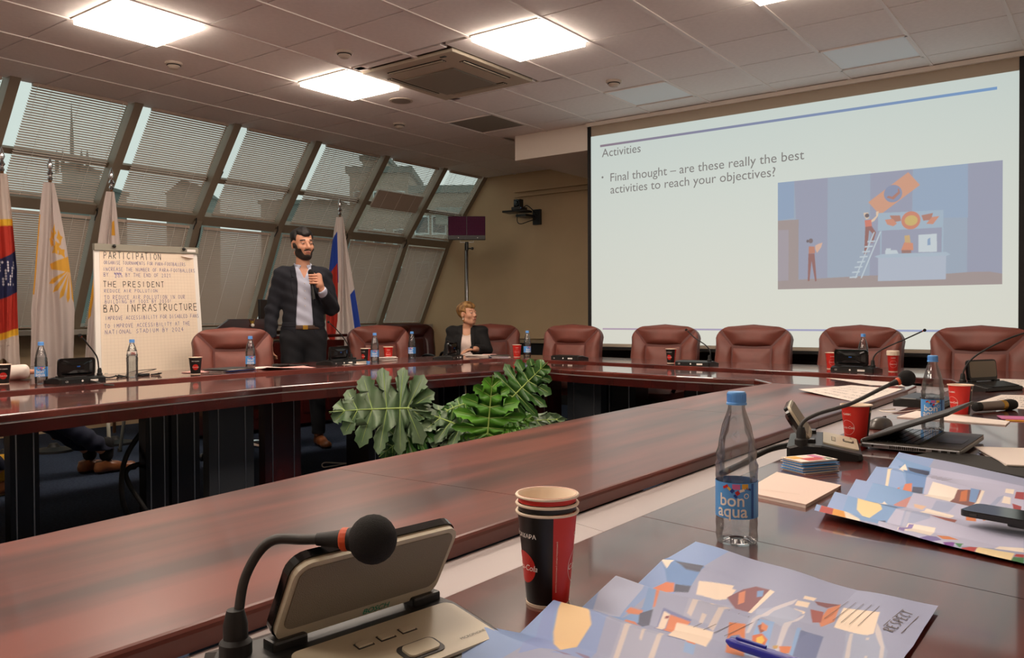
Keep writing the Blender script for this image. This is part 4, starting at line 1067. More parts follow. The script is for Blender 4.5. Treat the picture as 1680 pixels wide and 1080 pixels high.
# ---------------------------------------------------------------- signed distance field modeller (for people and shoes)
class Field:
    def __init__(s, lo, hi, h):
        s.lo = np.array(lo, float); s.h = h
        s.n = np.ceil((np.array(hi)-s.lo)/h).astype(int)+1
        s.d = np.full(tuple(s.n), .12, np.float32)
    def like(s): return s.copy_(np.full(tuple(s.n), .12, np.float32))
    def copy_(s, arr): f = Field.__new__(Field); f.lo = s.lo; f.h = s.h; f.n = s.n; f.d = arr; return f
    def copy(s): return s.copy_(s.d.copy())
    def box(s, lo, hi):
        a = np.clip(np.floor((np.array(lo)-s.lo)/s.h).astype(int), 0, s.n-1); b = np.clip(np.ceil((np.array(hi)-s.lo)/s.h).astype(int)+1, 1, s.n)
        sl = tuple(slice(i, j) for i, j in zip(a, b))
        ax = [s.lo[k]+s.h*np.arange(a[k], b[k]) for k in range(3)]
        X, Y, Z = np.meshgrid(*ax, indexing='ij', sparse=True)
        return sl, X, Y, Z
    def full(s): return s.box(s.lo, s.lo+s.h*(s.n-1))
    def mix(s, sl, q, k, sub=False):
        d = s.d[sl]
        if sub:
            q = -q; h = np.clip(.5-.5*(d-q)/k, 0, 1); s.d[sl] = d*(1-h)+q*h+k*h*(1-h)
        elif k > 0:
            h = np.clip(.5+.5*(d-q)/k, 0, 1); s.d[sl] = d*(1-h)+q*h-k*h*(1-h)
        else: s.d[sl] = np.minimum(d, q)
    def cap(s, a, b, ra, rb=None, k=.02, sub=False, flat=None):
        rb = ra if rb is None else rb
        a = np.array(a, float); b = np.array(b, float); m = max(ra, rb)+.1
        sl, X, Y, Z = s.box(np.minimum(a, b)-m, np.maximum(a, b)+m)
        v = b-a; L = max(1e-9, v@v)
        t = np.clip(((X-a[0])*v[0]+(Y-a[1])*v[1]+(Z-a[2])*v[2])/L, 0, 1)
        q = np.sqrt((X-a[0]-t*v[0])**2+((Y-a[1]-t*v[1])*(flat or 1))**2+(Z-a[2]-t*v[2])**2)-(ra+(rb-ra)*t)
        s.mix(sl, q, k, sub); return s
    def ell(s, c, r, k=.02, R=None, sub=False):
        c = np.array(c, float); m = max(r)+.1
        sl, X, Y, Z = s.box(c-m, c+m)
        x, y, z = X-c[0], Y-c[1], Z-c[2]
        if R is not None:
            x, y, z = [R[0][i]*x+R[1][i]*y+R[2][i]*z for i in range(3)]
        k0 = np.sqrt((x/r[0])**2+(y/r[1])**2+(z/r[2])**2); k1 = np.sqrt((x/r[0]**2)**2+(y/r[1]**2)**2+(z/r[2]**2)**2)+1e-9
        s.mix(sl, k0*(k0-1)/k1, k, sub); return s
    def mesh(s, name, m, parent, pick=None, T=None, smooth=True):
        d = s.d; n = d.shape; ins = d < 0
        c = np.zeros((n[0]-1, n[1]-1, n[2]-1), np.int8)
        for i in (0, 1):
            for j in (0, 1):
                for k in (0, 1): c += ins[i:n[0]-1+i, j:n[1]-1+j, k:n[2]-1+k]
        act = (c > 0) & (c < 8)
        I = np.argwhere(act)
        if len(I) == 0: return None
        idx = -np.ones(act.shape, np.int64); idx[act] = np.arange(len(I))
        P = np.zeros((len(I), 3)); W = np.zeros(len(I))
        cor = [(i, j, k) for i in (0, 1) for j in (0, 1) for k in (0, 1)]
        for a in cor:
            for ax in range(3):
                if a[ax] == 1: continue
                b = list(a); b[ax] = 1
                da = d[I[:, 0]+a[0], I[:, 1]+a[1], I[:, 2]+a[2]]; db = d[I[:, 0]+b[0], I[:, 1]+b[1], I[:, 2]+b[2]]
                cr_ = (da < 0) != (db < 0)
                t = np.where(cr_, da/np.where(cr_, da-db, 1), 0)
                p = np.array(a)[None, :]+np.zeros((len(I), 3)); p[:, ax] += t
                P[cr_] += p[cr_]; W[cr_] += 1
        V = s.lo+s.h*(I+P/W[:, None])
        F = []
        for ax in range(3):
            o1, o2 = [(1, 2), (2, 0), (0, 1)][ax]
            sl0 = [slice(1, -1)]*3; sl0[ax] = slice(0, n[ax]-1); sl1 = list(sl0); sl1[ax] = slice(1, n[ax])
            A = ins[tuple(sl0)]; B = ins[tuple(sl1)]
            E = np.argwhere(A != B); 
            if len(E) == 0: continue
            off = np.array([1, 1, 1]); off[ax] = 0; E = E+off
            sgn = ins[E[:, 0], E[:, 1], E[:, 2]]
            def at(da, db):
                q = E.copy(); q[:, o1] -= da; q[:, o2] -= db; return idx[q[:, 0], q[:, 1], q[:, 2]]
            q = np.stack([at(0, 0), at(1, 0), at(1, 1), at(0, 1)], 1)
            q[~sgn] = q[~sgn][:, ::-1]
            q = q[(q >= 0).all(1)]
            F.append(q)
        F = np.concatenate(F)
        me = bpy.data.meshes.new(name)
        if T is not None:
            Tn = np.array(T); V = V @ Tn[:3, :3].T+Tn[:3, 3]
        me.vertices.add(len(V)); me.vertices.foreach_set('co', V.astype(np.float32).ravel())
        me.loops.add(len(F)*4); me.loops.foreach_set('vertex_index', F.ravel().astype(np.int32))
        me.polygons.add(len(F)); me.polygons.foreach_set('loop_start', np.arange(0, len(F)*4, 4, dtype=np.int32)); me.polygons.foreach_set('loop_total', np.full(len(F), 4, np.int32))
        ms = m if isinstance(m, (list, tuple)) else [m]
        for k in ms: me.materials.append(k)
        if pick is not None:
            cen = V[F].mean(1); me.polygons.foreach_set('material_index', pick(cen).astype(np.int32))
        me.update(calc_edges=True); me.validate()
        me.polygons.foreach_set('use_smooth', [smooth]*len(me.polygons))
        o = bpy.data.objects.new(name, me); link(o, parent)
        return o
M['skin'] = mat('skin', 'c58e72', rough=.5, var=.04, scale=30)
M['skin_pale'] = mat('pale_skin', 'd39c7e', rough=.5, var=.04, scale=30)
M['lips'] = mat('lips', 'a8655a', rough=.45)
M['hair_dark'] = mat('dark_brown_hair', '120c0b', rough=.6, bump=.8, bscale=300)
M['beard'] = mat('dark_beard', '21150f', rough=.8, bump=.8, bscale=500)
M['hair_blond'] = mat('blond_hair', 'a9804a', rough=.5, col2='6b4726', scale=35, stretch=(1, 1, .35), bump=.6, bscale=200)
M['eye_white'] = mat('eye_white', 'b5aaa2', rough=.2)
M['iris'] = mat('dark_iris', '2a1a12', rough=.15)
M['jacket_navy'] = mat('navy_wool_jacket', '11131d', rough=.9, bump=.4, bscale=700)
M['jacket_black'] = mat('black_jacket', '100e0f', rough=.85, bump=.3, bscale=600)
M['shirt_blue'] = mat('pale_blue_shirt', 'b9bdd0', rough=.8, bump=.25, bscale=60)
M['top_cream'] = mat('cream_top', 'f3ddd2', rough=.8)
M['shirt_white'] = mat('white_shirt', 'dccfc4', rough=.8, bump=.25, bscale=40)
M['trouser_dark'] = mat('dark_trousers', '14151b', rough=.9)
M['trouser_navy'] = mat('navy_trousers', '1d2236', rough=.9)
M['belt'] = mat('brown_belt', '3f2618', rough=.4)
M['shoe_brown'] = mat('brown_leather_shoe', '7d4a29', rough=.3, var=.12, scale=12)
M['sole'] = mat('dark_shoe_sole', '2a1810', rough=.7)
M['sole_tan'] = mat('tan_shoe_sole', 'b08a5a', rough=.7)
M['sock_yellow'] = mat('yellow_sock', 'd3a02c', rough=.9)
M['sock_black'] = mat('black_sock', '131214', rough=.95)
M['brow'] = mat('brown_brow', '5f4130', rough=.8)
M['gold'] = mat('gold', 'c69a3e', rough=.3, metal=.8)
M['pearl'] = mat('pearl', 'efe6da', rough=.2)

def Rz(a): return np.array(Matrix.Rotation(a, 3, 'Z'))
def head(F, c, R, s=1.0, fem=False, ears=True):
    """adds a head to the field: local face direction -y; c = centre, R = 3x3 rotation"""
    R = np.array(R); c = np.array(c, float)
    def w(p): return c+R @ (np.array(p)*s)
    Rt = R.tolist()
    j = .92 if fem else 1.0
    F.ell(w((0, .018, .042)), (.074*s, .094*s, .082*s), .02, Rt)
    F.ell(w((0, -.022, -.022)), (.062*s*j, .066*s, .082*s), .025, Rt)
    F.ell(w((0, -.045, -.082)), (.036*s*j, .032*s, .030*s), .022, Rt)
    F.cap(w((-.052*j, .01, -.06)), w((-.018, -.05, -.09)), .020*s, .018*s, .02); F.cap(w((.052*j, .01, -.06)), w((.018, -.05, -.09)), .020*s, .018*s, .02)
    F.cap(w((-.034, -.074, .030)), w((.034, -.074, .030)), .012*s if not fem else .009*s, None, .014)
    for q in (-1, 1):
        F.ell(w((q*.031, -.095, .012)), (.018*s, .014*s, .011*s), .010, Rt, sub=True)
        F.ell(w((q*.040, -.056, -.020)), (.024*s, .024*s, .022*s), .018, Rt)
        F.cap(w((q*.012, -.096, -.028)), w((q*.008, -.090, -.020)), .009*s, .007*s, .006)
        if ears:
            F.ell(w((q*.080, .012, .0)), (.009*s, .019*s, .031*s), .008, Rt)
            F.ell(w((q*.088, .004, .004)), (.006*s, .010*s, .018*s), .005, Rt, sub=True)
    F.cap(w((0, -.080, .018)), w((0, -.108 if not fem else -.102, -.022)), .0085*s, (.0125 if not fem else .0095)*s, .010)
    F.cap(w((-.020, -.080, -.050)), w((.020, -.080, -.050)), .0085*s, None, .006); F.cap(w((-.017, -.080, -.062)), w((.017, -.080, -.062)), .0090*s, None, .005)
    F.cap(w((-.02, -.094, -.0562)), w((.02, -.094, -.0562)), .0022*s, None, .003, sub=True)
    return w, Rt
def eyes(par, w, R, s=1.0, look=(0, 0), skin=None):
    for q in (-1, 1):
        mb = MB(); c = w((q*.031, -.0725, .012)); mb.ball(tuple(c), .0122*s, 14)
        e = mb.build('eye', M['eye_white'], par, smooth=True)
        Rm = Matrix([list(map(float, r)) for r in np.array(R)]).to_4x4(); V = []; Fc = []
        n1, n2 = 12, 14
        for (z0, z1) in ((.0022, .0138), (-.0138, -.0052)):
            k0 = len(V)
            for j in range(n1+1):
                zz_ = z0+(z1-z0)*j/n1; rr = math.sqrt(max(0, .0138**2-zz_**2))
                for k in range(n2+1):
                    a = PI+PI*k/n2; V.append(Vector(tuple(c))+Rm.to_3x3() @ Vector((rr*math.cos(a), rr*math.sin(a), zz_))*s)
            for j in range(n1):
                for k in range(n2): a = k0+j*(n2+1)+k; Fc.append((a, a+1, a+n2+2, a+n2+1))
        meshobj('eyelids', V, Fc, skin or M['skin'], e, smooth=True)
        d = np.array(R) @ np.array((look[0], -1, look[1])); d = d/np.linalg.norm(d)
        mb = MB(); mb.ball(tuple(c+d*.0070*s), .0064*s, 12); mb.build('iris', M['iris'], e, smooth=True)
def hand_prims(F, wrist, fdir, pdir, side, curl=.5, s=1.0, thumb=None):
    """palm + five fingers: fdir = direction of the fingers, pdir = palm normal (towards which they curl), side = direction of the thumb side"""
    w0 = np.array(wrist, float); f = np.array(fdir, float); f /= np.linalg.norm(f)
    p = np.array(pdir, float); p -= f*(p@f); p /= np.linalg.norm(p); t = np.cross(f, p)*side
    k = w0+f*.085*s
    for q in (-.028, -.010, .010, .027):
        F.cap(w0+f*.012*s+t*q*.6*s, k+t*q*s, .016*s, .0115*s, .012)
    L = {-.030: .062, -.010: .078, .010: .084, .030: .076}
    for q, l in L.items():
        a = k+t*q*s; c1 = curl*1.0; c2 = curl*2.0; c3 = curl*2.8
        d1 = f*math.cos(c1)+p*math.sin(c1); d2 = f*math.cos(c2)+p*math.sin(c2); d3 = f*math.cos(c3)+p*math.sin(c3)
        b = a+d1*l*.45*s; c = b+d2*l*.32*s; e = c+d3*l*.25*s
        F.cap(a, b, .0095*s, .0088*s, .004); F.cap(b, c, .0088*s, .008*s, .003); F.cap(c, e, .008*s, .007*s, .003)
    a = w0+f*.022*s+t*.024*s; b = w0+f*.052*s+t*.046*s+p*.018*s
    th = thumb if thumb is not None else (f*.7+t*.35+p*.5*max(.3, curl))
    th = np.array(th, float); th /= np.linalg.norm(th)
    c = b+th*.032*s
    F.cap(a, b, .014*s, .0115*s, .008); F.cap(b, c, .0105*s, .009*s, .004); F.cap(c, c+th*.022*s, .009*s, .0078*s, .003)
def shoe(par, heel, dirv, L=.29, m='shoe_brown', sole='sole', lift=0.0, name='shoe', tilt=0.0):
    F = Field((-.07, -.05, -.01), (.07, .32, .15), .006)
    F.cap((0, .03, .035), (0, .12, .035), .036, .036, .01); F.cap((0, .12, .03), (0, .25, .026), .040, .036, .02); F.ell((0, .245, .022), (.044, .05, .03), .02)
    F.cap((0, .02, .04), (0, .03, .095), .034, .036, .03); F.cap((0, .06, .06), (0, .14, .045), .034, .03, .03)
    sl, X, Y, Z = F.full(); F.d = np.maximum(F.d, (-Z+0*X+0*Y)).astype(np.float32); F.d = np.maximum(F.d, (Z-.095+0*X+0*Y-.15*(Y-.05))).astype(np.float32)
    T = Matrix.Translation(Vector(heel)) @ Matrix.Rotation(math.atan2(-dirv[0], dirv[1]), 4, 'Z') @ Matrix.Rotation(tilt, 4, 'X') @ Matrix.Diagonal((1, L/.29, 1, 1))
    o = F.mesh(name, [M[m], M[sole]], par, None, None)
    me = o.data; z = np.zeros(len(me.vertices)*3, np.float32); me.vertices.foreach_get('co', z); z = z.reshape(-1, 3)
    pi = [1 if sum(z[v][2] for v in p.vertices)/len(p.vertices) < .018 else 0 for p in me.polygons]
    me.polygons.foreach_set('material_index', pi); me.transform(T)
    mb = MB()
    for k in range(4):
        y = .075+k*.022; zt = .100-.012*k
        mb.tube([(-.022, y, zt-.004), (0, y+.004, zt+.006), (.022, y, zt-.004)], .0022, 4)
    l = mb.build('laces', M['sole'], o); l.data.transform(T)
    return o

# ---------------------------------------------------------------- the standing speaker
def speaker_man():
    X0, Y0 = -.30, 2.09
    t = thing('person', 'standing bearded man in a navy jacket and pale shirt speaking into a microphone', 'person', (X0, Y0, 0), face_cam(X0, Y0)+.12)
    t.scale = (1.035, 1.035, 1.035)
    F = Field((-.40, -.36, .02), (.40, .24, 1.84), .0055)
    tor = F.like()
    tor.ell((0, .01, 1.29), (.165, .105, .19), .03).ell((0, 0, 1.09), (.15, .105, .17), .06).ell((0, .005, .94), (.165, .115, .13), .05)
    tor.cap((-.155, .012, 1.435), (.155, .012, 1.435), .055, None, .05).cap((0, .015, 1.42), (0, .01, 1.50), .075, .055, .05)
    legs = F.like()
    for q in (-1, 1):
        legs.cap((q*.085, 0, .90), (q*.105, -.012, .50), .092, .060, .03).cap((q*.105, -.012, .50), (q*.12, .02, .10), .060, .040, .02)
    armR, armL = F.like(), F.like()
    armR.cap((-.175, .012, 1.42), (-.245, .03, 1.15), .050, .042, .03).cap((-.245, .03, 1.15), (-.275, -.03, .90), .042, .030, .02)
    armL.cap((.175, .012, 1.42), (.235, .0, 1.16), .050, .044, .03).cap((.235, .0, 1.16), (.125, -.20, 1.30), .046, .032, .02)
    hands = F.like()
    hand_prims(hands, (-.275, -.03, .885), (.05, -.18, -1), (1, .25, 0), -1, .38)
    hands.cap((-.275, -.03, .92), (-.275, -.03, .87), .028, .026, .01)
    # left hand closed on the microphone: fingers wrap to the front (-y) and across
    mic0, mic1 = np.array((.060, -.222, 1.30)), np.array((.040, -.188, 1.520))
    hands.cap((.125, -.20, 1.30), (.105, -.215, 1.345), .029, .026, .01)
    hands.cap((.105, -.215, 1.345), (.098, -.205, 1.415), .030, .028, .02)
    md = (mic1-mic0)/np.linalg.norm(mic1-mic0)
    for k in range(4):
        c = mic0+md*(.055+.0215*k)
        r_ = .0215
        pts = [c+np.array((r_*1.75, .0, .0)), c+np.array((r_*1.2, -r_*1.1, .002)), c+np.array((0, -r_*1.45, .004)), c+np.array((-r_*1.15, -r_*.75, .004)), c+np.array((-r_*1.1, r_*.15, .002))]
        for a, b in zip(pts[:-1], pts[1:]): hands.cap(a, b, .0096, .009, .002)
    c = mic0+md*.135
    hands.cap(c+np.array((.045, .012, -.03)), c+np.array((.022, .024, .0)), .012, .010, .006).cap(c+np.array((.022, .024, 0)), c+np.array((-.012, .022, .020)), .0098, .0085, .003)
    Rh = np.array(Matrix.Rotation(.30, 3, 'Z') @ Matrix.Rotation(-.04, 3, 'Y') @ Matrix.Rotation(.03, 3, 'X'))
    hd = F.like()
    hd.cap((0, .012, 1.47), (0, .0, 1.60), .058, .055, .02)
    hs = 1.06
    w, Rt = head(hd, (0, -.012, 1.682), Rh, hs)
    body = F.copy()
    for f in (tor, legs, armR, armL, hd, hands):
        a, b = body.d, f.d; k = .012; h = np.clip(.5+.5*(a-b)/k, 0, 1); body.d = (a*(1-h)+b*h-k*h*(1-h)).astype(np.float32)
    def lipsel(cen):
        q = (cen-np.array((0, -.012, 1.682))) @ Rh
        return ((abs(q[:, 2]+.0562) < .0135) & (abs(q[:, 0]) < .026-abs(q[:, 2]+.056)*.8) & (q[:, 1] < -.078)).astype(int)
    body.mesh('body', M['skin'], t)
    eyes(t, w, Rh, hs, look=(.1, .02))
    sl, X, Y, Z = F.full()
    def sm(*fs, k=.02):
        d = fs[0].d.copy()
        for f in fs[1:]:
            h = np.clip(.5+.5*(d-f.d)/k, 0, 1); d = d*(1-h)+f.d*h-k*h*(1-h)
        return d
    D = F.copy_
    noise = (.0035*np.sin(Z*38+X*22)*np.sin(Y*30+Z*11)+.003*np.sin(Z*70+X*45+Y*20)).astype(np.float32)
    shirt = sm(tor)-.008+noise*.8
    shirt = np.maximum(np.maximum(shirt, 1.0-Z), Z-1.50-.0*X); shirt = np.maximum(shirt, -(hd.d-.004))
    # open collar: a small V at the throat
    shirt = np.maximum(shirt, -np.maximum(np.maximum(abs(X)-(Z-1.40)*.45, 1.40-Z), Y+.02))
    o = D(shirt.astype(np.float32)).mesh('shirt', M['shirt_blue'], t)
    col = np.maximum(np.maximum(hd.d-.016, -(hd.d-.006)), np.maximum(1.478-Z-.25*(Y+.02), Z-1.535+.35*Y*0)); col = np.maximum(col, -np.maximum(abs(X)-.016-(1.535-Z)*.25, Y))
    col = np.maximum(col, Z-1.528-.25*Y)
    D(col.astype(np.float32)).mesh('collar', M['shirt_blue'], o)
    mb = MB()
    for k in range(6): mb.ball((.0, -.118+.006*abs(k-2), 1.36-k*.062), .005, 8)
    mb.build('buttons', M['shirt_white'], o)
    # cuffs
    cf = F.copy_(np.maximum(armL.d-.008, np.maximum(.0-((X-.125)*-.6+(Y+.20)*-.8+.0*Z)-.03, (X-.125)*-.5+(Y+.20)*-.5+(Z-1.30)*.6-.012)).astype(np.float32))
    cf.mesh('cuff', M['shirt_blue'], o)
    # jacket: torso and arms, open in front, hem at hip height
    outer = sm(tor, armR, armL, k=.03)-.017+noise
    sk = F.like(); sk.cap((0, .005, 1.0), (0, .005, .80), .13, .15, .02, flat=1.35); sk2 = sk.d-.018
    h = np.clip(.5+.5*(outer-sk2)/.06, 0, 1); outer = outer*(1-h)+sk2*h-.06*h*(1-h)
    inner = sm(tor, armR, armL, k=.02)-.001
    jk = np.maximum(outer, -(inner))
    hemz = .85+.10*np.clip(1-abs(X)/.10, 0, 1)**2*(Y < 0)
    wv = .050+.018*np.clip((1.35-Z)/.3, 0, 1)+.02*np.clip((1.0-Z)/.15, 0, 1)+np.clip(Z-1.36, 0, 1)*.12
    gap = np.maximum(abs(X+.004)-wv, Y-.0)
    cut = np.maximum(jk, -gap); 
    armzone = (X > .13) & (Z > 1.02)
    cut = np.maximum(cut, np.where(abs(X) < .215, hemz-Z, .915-Z))
    cut = np.maximum(cut, np.where((X > .05) & (Y < -.10), ((X-.145)*-.65+(Y+.175)*-.6+(Z-1.28)*.35)*1.0, -.1))
    cut = np.maximum(cut, -(hd.d-.012)); cut = np.maximum(cut, Z-1.515-.10*np.clip(Y, -.1, .1))
    j = D(cut.astype(np.float32)).mesh('jacket', M['jacket_navy'], t)
    lw = .055*np.clip((Z-1.12)/.22, 0, 1)*np.where(Z > 1.40, .75, 1.0)
    lap = np.maximum(np.maximum(outer-.005, -(outer+.012)), np.maximum(abs(X+.004)-wv-lw, wv+.001-abs(X+.004)))
    lap = np.maximum(lap, np.maximum(Y+.02, np.maximum(1.12-Z, Z-1.475)))
    lap = np.maximum(lap, -np.maximum(abs(Z-1.405+.3*(abs(X)-.09))-.004, .085-abs(X)))
    D(lap.astype(np.float32)).mesh('lapel', M['jacket_navy'], j)
    pk = np.maximum(np.maximum(outer-.004, -(outer+.012)), np.maximum(np.maximum(abs(abs(X)-.125)-.05, abs(Z-1.02)-.018), Y))
    D(pk.astype(np.float32)).mesh('pocket_flap', M['jacket_navy'], j)
    tr = np.maximum(np.maximum(sm(tor, legs, k=.05)-.014+noise*.5, Z-1.0), .10-Z)
    D(tr.astype(np.float32)).mesh('trousers', M['trouser_dark'], t)
    bl = np.maximum(np.maximum(sm(tor)-.020, -(sm(tor)-.006)), abs(Z-.998)-.018)
    b = D(bl.astype(np.float32)).mesh('belt', M['belt'], t)
    MB().box((0, -.128, .998), (.04, .008, .034), bev=.002).build('buckle', M['gold'], b)
    # hair and beard
    hc = np.array((0, -.012, 1.682))
    hsl, HX, HY, HZ = F.box(hc-.16, hc+.16)
    q = np.stack(np.broadcast_arrays(HX-hc[0], HY-hc[1], HZ-hc[2]), -1) @ Rh
    qx, qy, qz = q[..., 0], q[..., 1], q[..., 2]
    hh = hd.d[hsl]
    nz = .003*np.sin(qx*120+qz*60)*np.sin(qy*90)
    G = Field.__new__(Field); G.lo = F.lo+F.h*np.array([s_.start for s_ in hsl]); G.h = F.h; G.n = np.array(hh.shape)
    qx, qy, qz = qx/hs, qy/hs, qz/hs
    T_ = lambda m_, t_, sl_=.7: np.minimum(m_*sl_-.004, t_)
    wide = np.clip(abs(qx)-.03, 0, .05)
    hm = np.where(qy < -.02, qz-.066+.6*np.clip(-.055-qy, 0, .1)-.35*wide, np.maximum(qz-.030, (qz+.062-.25*qy)*(qy > .012)+(-.2)*(qy <= .012)))
    hm = np.minimum(hm, .06)
    side_b = np.minimum(np.minimum(qz+.03, .016-abs(qy+.012)), abs(qx)-.05)      # short sideburns
    hm = np.maximum(hm, side_b)
    ear = np.sqrt(((abs(qx)-.085)*.5)**2+(qy-.010)**2+(qz-.0)**2)-.034
    hm = np.minimum(hm, ear)
    thick = .008+.014*np.clip((qz-.04)/.06, 0, 1)+.004*np.sin(qx*70+1)*np.clip((qz-.05)/.05, 0, 1)
    G.d = np.maximum(hh-T_(hm, thick)+nz*.5, -(hh+.018)).astype(np.float32)
    G.mesh('hair', M['hair_dark'], t)
    ztop = -.073+1.7*np.clip(abs(qx)-.024, 0, .028)+1.1*np.clip(qy+.05, 0, .05)
    zlow = -.122+.75*np.clip(qy+.045, 0, .06)
    bm = np.minimum(np.minimum(ztop-qz, qz-zlow+.004), .004-qy)
    mo = np.minimum(.0095-abs(qz+.041+.25*np.clip(abs(qx)-.012, 0, .03)), .034-abs(qx)); mo = np.minimum(mo, -.05-qy)
    bm = np.maximum(bm, mo)
    G2 = Field.__new__(Field); G2.lo = G.lo; G2.h = G.h; G2.n = G.n
    G2.d = np.maximum(hh-T_(bm, .0055, .9)+nz*.3, -(hh+.018)).astype(np.float32)
    G2.mesh('beard', M['beard'], t)
    bw = np.minimum(.006-abs(qz-.037+.30*np.clip(abs(qx)-.036, 0, .1)), .019-abs(abs(qx)-.033)); bw = np.minimum(bw, -.04-qy)
    G2.d = np.maximum(hh-np.minimum(bw*.9-.001, .003), -(hh+.012)).astype(np.float32); G2.mesh('eyebrows', M['hair_dark'], t)
    lp_ = .006*(1-((qx/.020)**2+((qz+.0575)/.0085)**2)); lp_ = np.minimum(lp_, -.06-qy)
    G2.d = np.maximum(hh-np.minimum(lp_, .0012), -(hh+.012)).astype(np.float32); G2.mesh('lips', M['lips'], t)
    for q_ in (-1, 1):
        shoe(t, (q_*.12, .075, 0), (q_*.15, -1), .285)
    # the microphone he holds is a thing of its own
    mt = thing('handheld_microphone', 'black handheld microphone held to the mouth by the standing man', 'microphone', t.location, t.rotation_euler.z)
    mb = MB(); mb.tube([tuple(mic0-md*.03), tuple(mic0), tuple(mic0+md*.10), tuple(mic0+md*.165)], [.012, .013, .016, .018], 16); mb.build('handle', M['black_plastic'], mt, smooth='auto')
    mb = MB(); mb.tube([tuple(mic0+md*.163), tuple(mic0+md*.172)], .0205, 16); mb.build('ring', M['grey_plastic'], mt)
    mb = MB(); mb.ball(tuple(mic0+md*.20), .026, 16, sc=(1, 1, 1.12)); mb.build('windscreen', M['black_matte'], mt, smooth=True)
    return t
speaker_man()

# ---------------------------------------------------------------- the seated woman
def seated_woman():
    X0, Y0 = .07, 3.85
    t = thing('person', 'seated woman with short blond hair and black jacket looking up to the screen', 'person', (X0, Y0, 0), face_cam(X0, Y0)-.1)
    F = Field((-.36, -.62, .06), (.36, .22, 1.30), .006)
    tor = F.like()
    tor.ell((0, .03, .84), (.135, .095, .16), .03).ell((0, .03, .66), (.13, .10, .14), .05).ell((0, .02, .54), (.165, .13, .10), .05)
    tor.cap((-.135, .02, .965), (.135, .02, .965), .045, None, .05).ell((-.06, -.045, .85), (.055, .045, .055), .03).ell((.06, -.045, .85), (.055, .045, .055), .03)
    legs = F.like()
    for q in (-1, 1):
        legs.cap((q*.08, -.02, .54), (q*.09, -.40, .52), .085, .062, .03).cap((q*.09, -.40, .52), (q*.09, -.42, .12), .055, .036, .02)
    aR, aL = F.like(), F.like()
    aR.cap((-.150, .02, .955), (-.195, .0, .70), .042, .038, .03).cap((-.195, .0, .70), (-.08, -.17, .62), .036, .028, .02)
    aL.cap((.150, .02, .955), (.205, -.04, .78), .042, .038, .03).cap((.205, -.04, .78), (.10, -.25, .80), .036, .028, .02)
    hd = F.like(); hd.cap((0, .02, .98), (.012, -.005, 1.09), .048, .046, .02)
    Rh = np.array(Matrix.Rotation(.95, 3, 'Z') @ Matrix.Rotation(-.12, 3, 'X'))
    hc = np.array((.015, -.012, 1.137))
    w, Rt = head(hd, hc, Rh, .94, True)
    hands = F.like(); hand_prims(hands, (-.08, -.17, .62), (.8, -.6, .0), (0, 0, -1), 1, .25, .9); hand_prims(hands, (.10, -.25, .80), (-.8, -.5, -.1), (0, 0, -1), -1, .25, .9)
    body = F.copy()
    for f in (tor, legs, aR, aL, hd, hands):
        a, b = body.d, f.d; k = .012; h = np.clip(.5+.5*(a-b)/k, 0, 1); body.d = (a*(1-h)+b*h-k*h*(1-h)).astype(np.float32)
    def lipsel(cen):
        q = (cen-hc) @ Rh/.94
        return ((abs(q[:, 2]+.0562) < .0145) & (abs(q[:, 0]) < .026-abs(q[:, 2]+.056)*.8) & (q[:, 1] < -.076)).astype(int)
    body.mesh('body', M['skin_pale'], t)
    eyes(t, w, Rh, .94, look=(.05, .35), skin=M['skin_pale'])
    sl, X, Y, Z = F.full(); D = F.copy_
    noise = (.003*np.sin(Z*45+X*25)*np.sin(Y*30+Z*11)+.002*np.sin(Z*80+X*50)).astype(np.float32)
    def sm(*fs, k=.02):
        d = fs[0].d.copy()
        for f in fs[1:]:
            h = np.clip(.5+.5*(d-f.d)/k, 0, 1); d = d*(1-h)+f.d*h-k*h*(1-h)
        return d
    top = np.maximum(np.maximum(sm(tor)-.007+noise*.4, .55-Z), Z-.975+.5*np.clip(-Y, 0, .1))
    top = np.maximum(top, -(np.sqrt(X**2+(Z-.99)**2)-.062))
    D(top.astype(np.float32)).mesh('top', M['top_cream'], t)
    outer = sm(tor, aR, aL, k=.03)-.016+noise; inner = sm(tor, aR, aL, k=.02)-.001
    pad_ = F.like(); pad_.ell((-.16, .02, .985), (.05, .055, .028), .02).ell((.16, .02, .985), (.05, .055, .028), .02)
    h = np.clip(.5+.5*(outer-pad_.d)/.03, 0, 1); outer = outer*(1-h)+pad_.d*h-.03*h*(1-h)
    wv = .040+.030*np.clip((.95-Z)/.3, 0, 1)
    jk = np.maximum(np.maximum(outer, -inner), -np.maximum(abs(X-.0)-wv, Y-.02)); jk = np.maximum(jk, .50-Z)
    jk = np.maximum(jk, np.where((Y < -.14) & (Z > .70), -(Y+.235)*1.0-.0, -.1)); jk = np.maximum(jk, -(hd.d-.010)); jk = np.maximum(jk, Z-1.03-.2*Y)
    j = D(jk.astype(np.float32)).mesh('jacket', M['jacket_black'], t)
    lw = .045*np.clip((Z-.66)/.2, 0, 1)
    lap = np.maximum(np.maximum(outer-.005, -(outer+.012)), np.maximum(abs(X)-wv-lw, wv+.001-abs(X))); lap = np.maximum(lap, np.maximum(Y+.01, np.maximum(.66-Z, Z-1.0)))
    D(lap.astype(np.float32)).mesh('lapel', M['jacket_black'], j)
    tr = np.maximum(np.maximum(sm(tor, legs, k=.05)-.010, Z-.60), .14-Z)
    D(tr.astype(np.float32)).mesh('trousers', M['trouser_dark'], t)
    hsl, HX, HY, HZ = F.box(hc-.155, hc+.155)
    q = np.stack(np.broadcast_arrays(HX-hc[0], HY-hc[1], HZ-hc[2]), -1) @ Rh/.94
    qx, qy, qz = q[..., 0], q[..., 1], q[..., 2]; hh = hd.d[hsl]
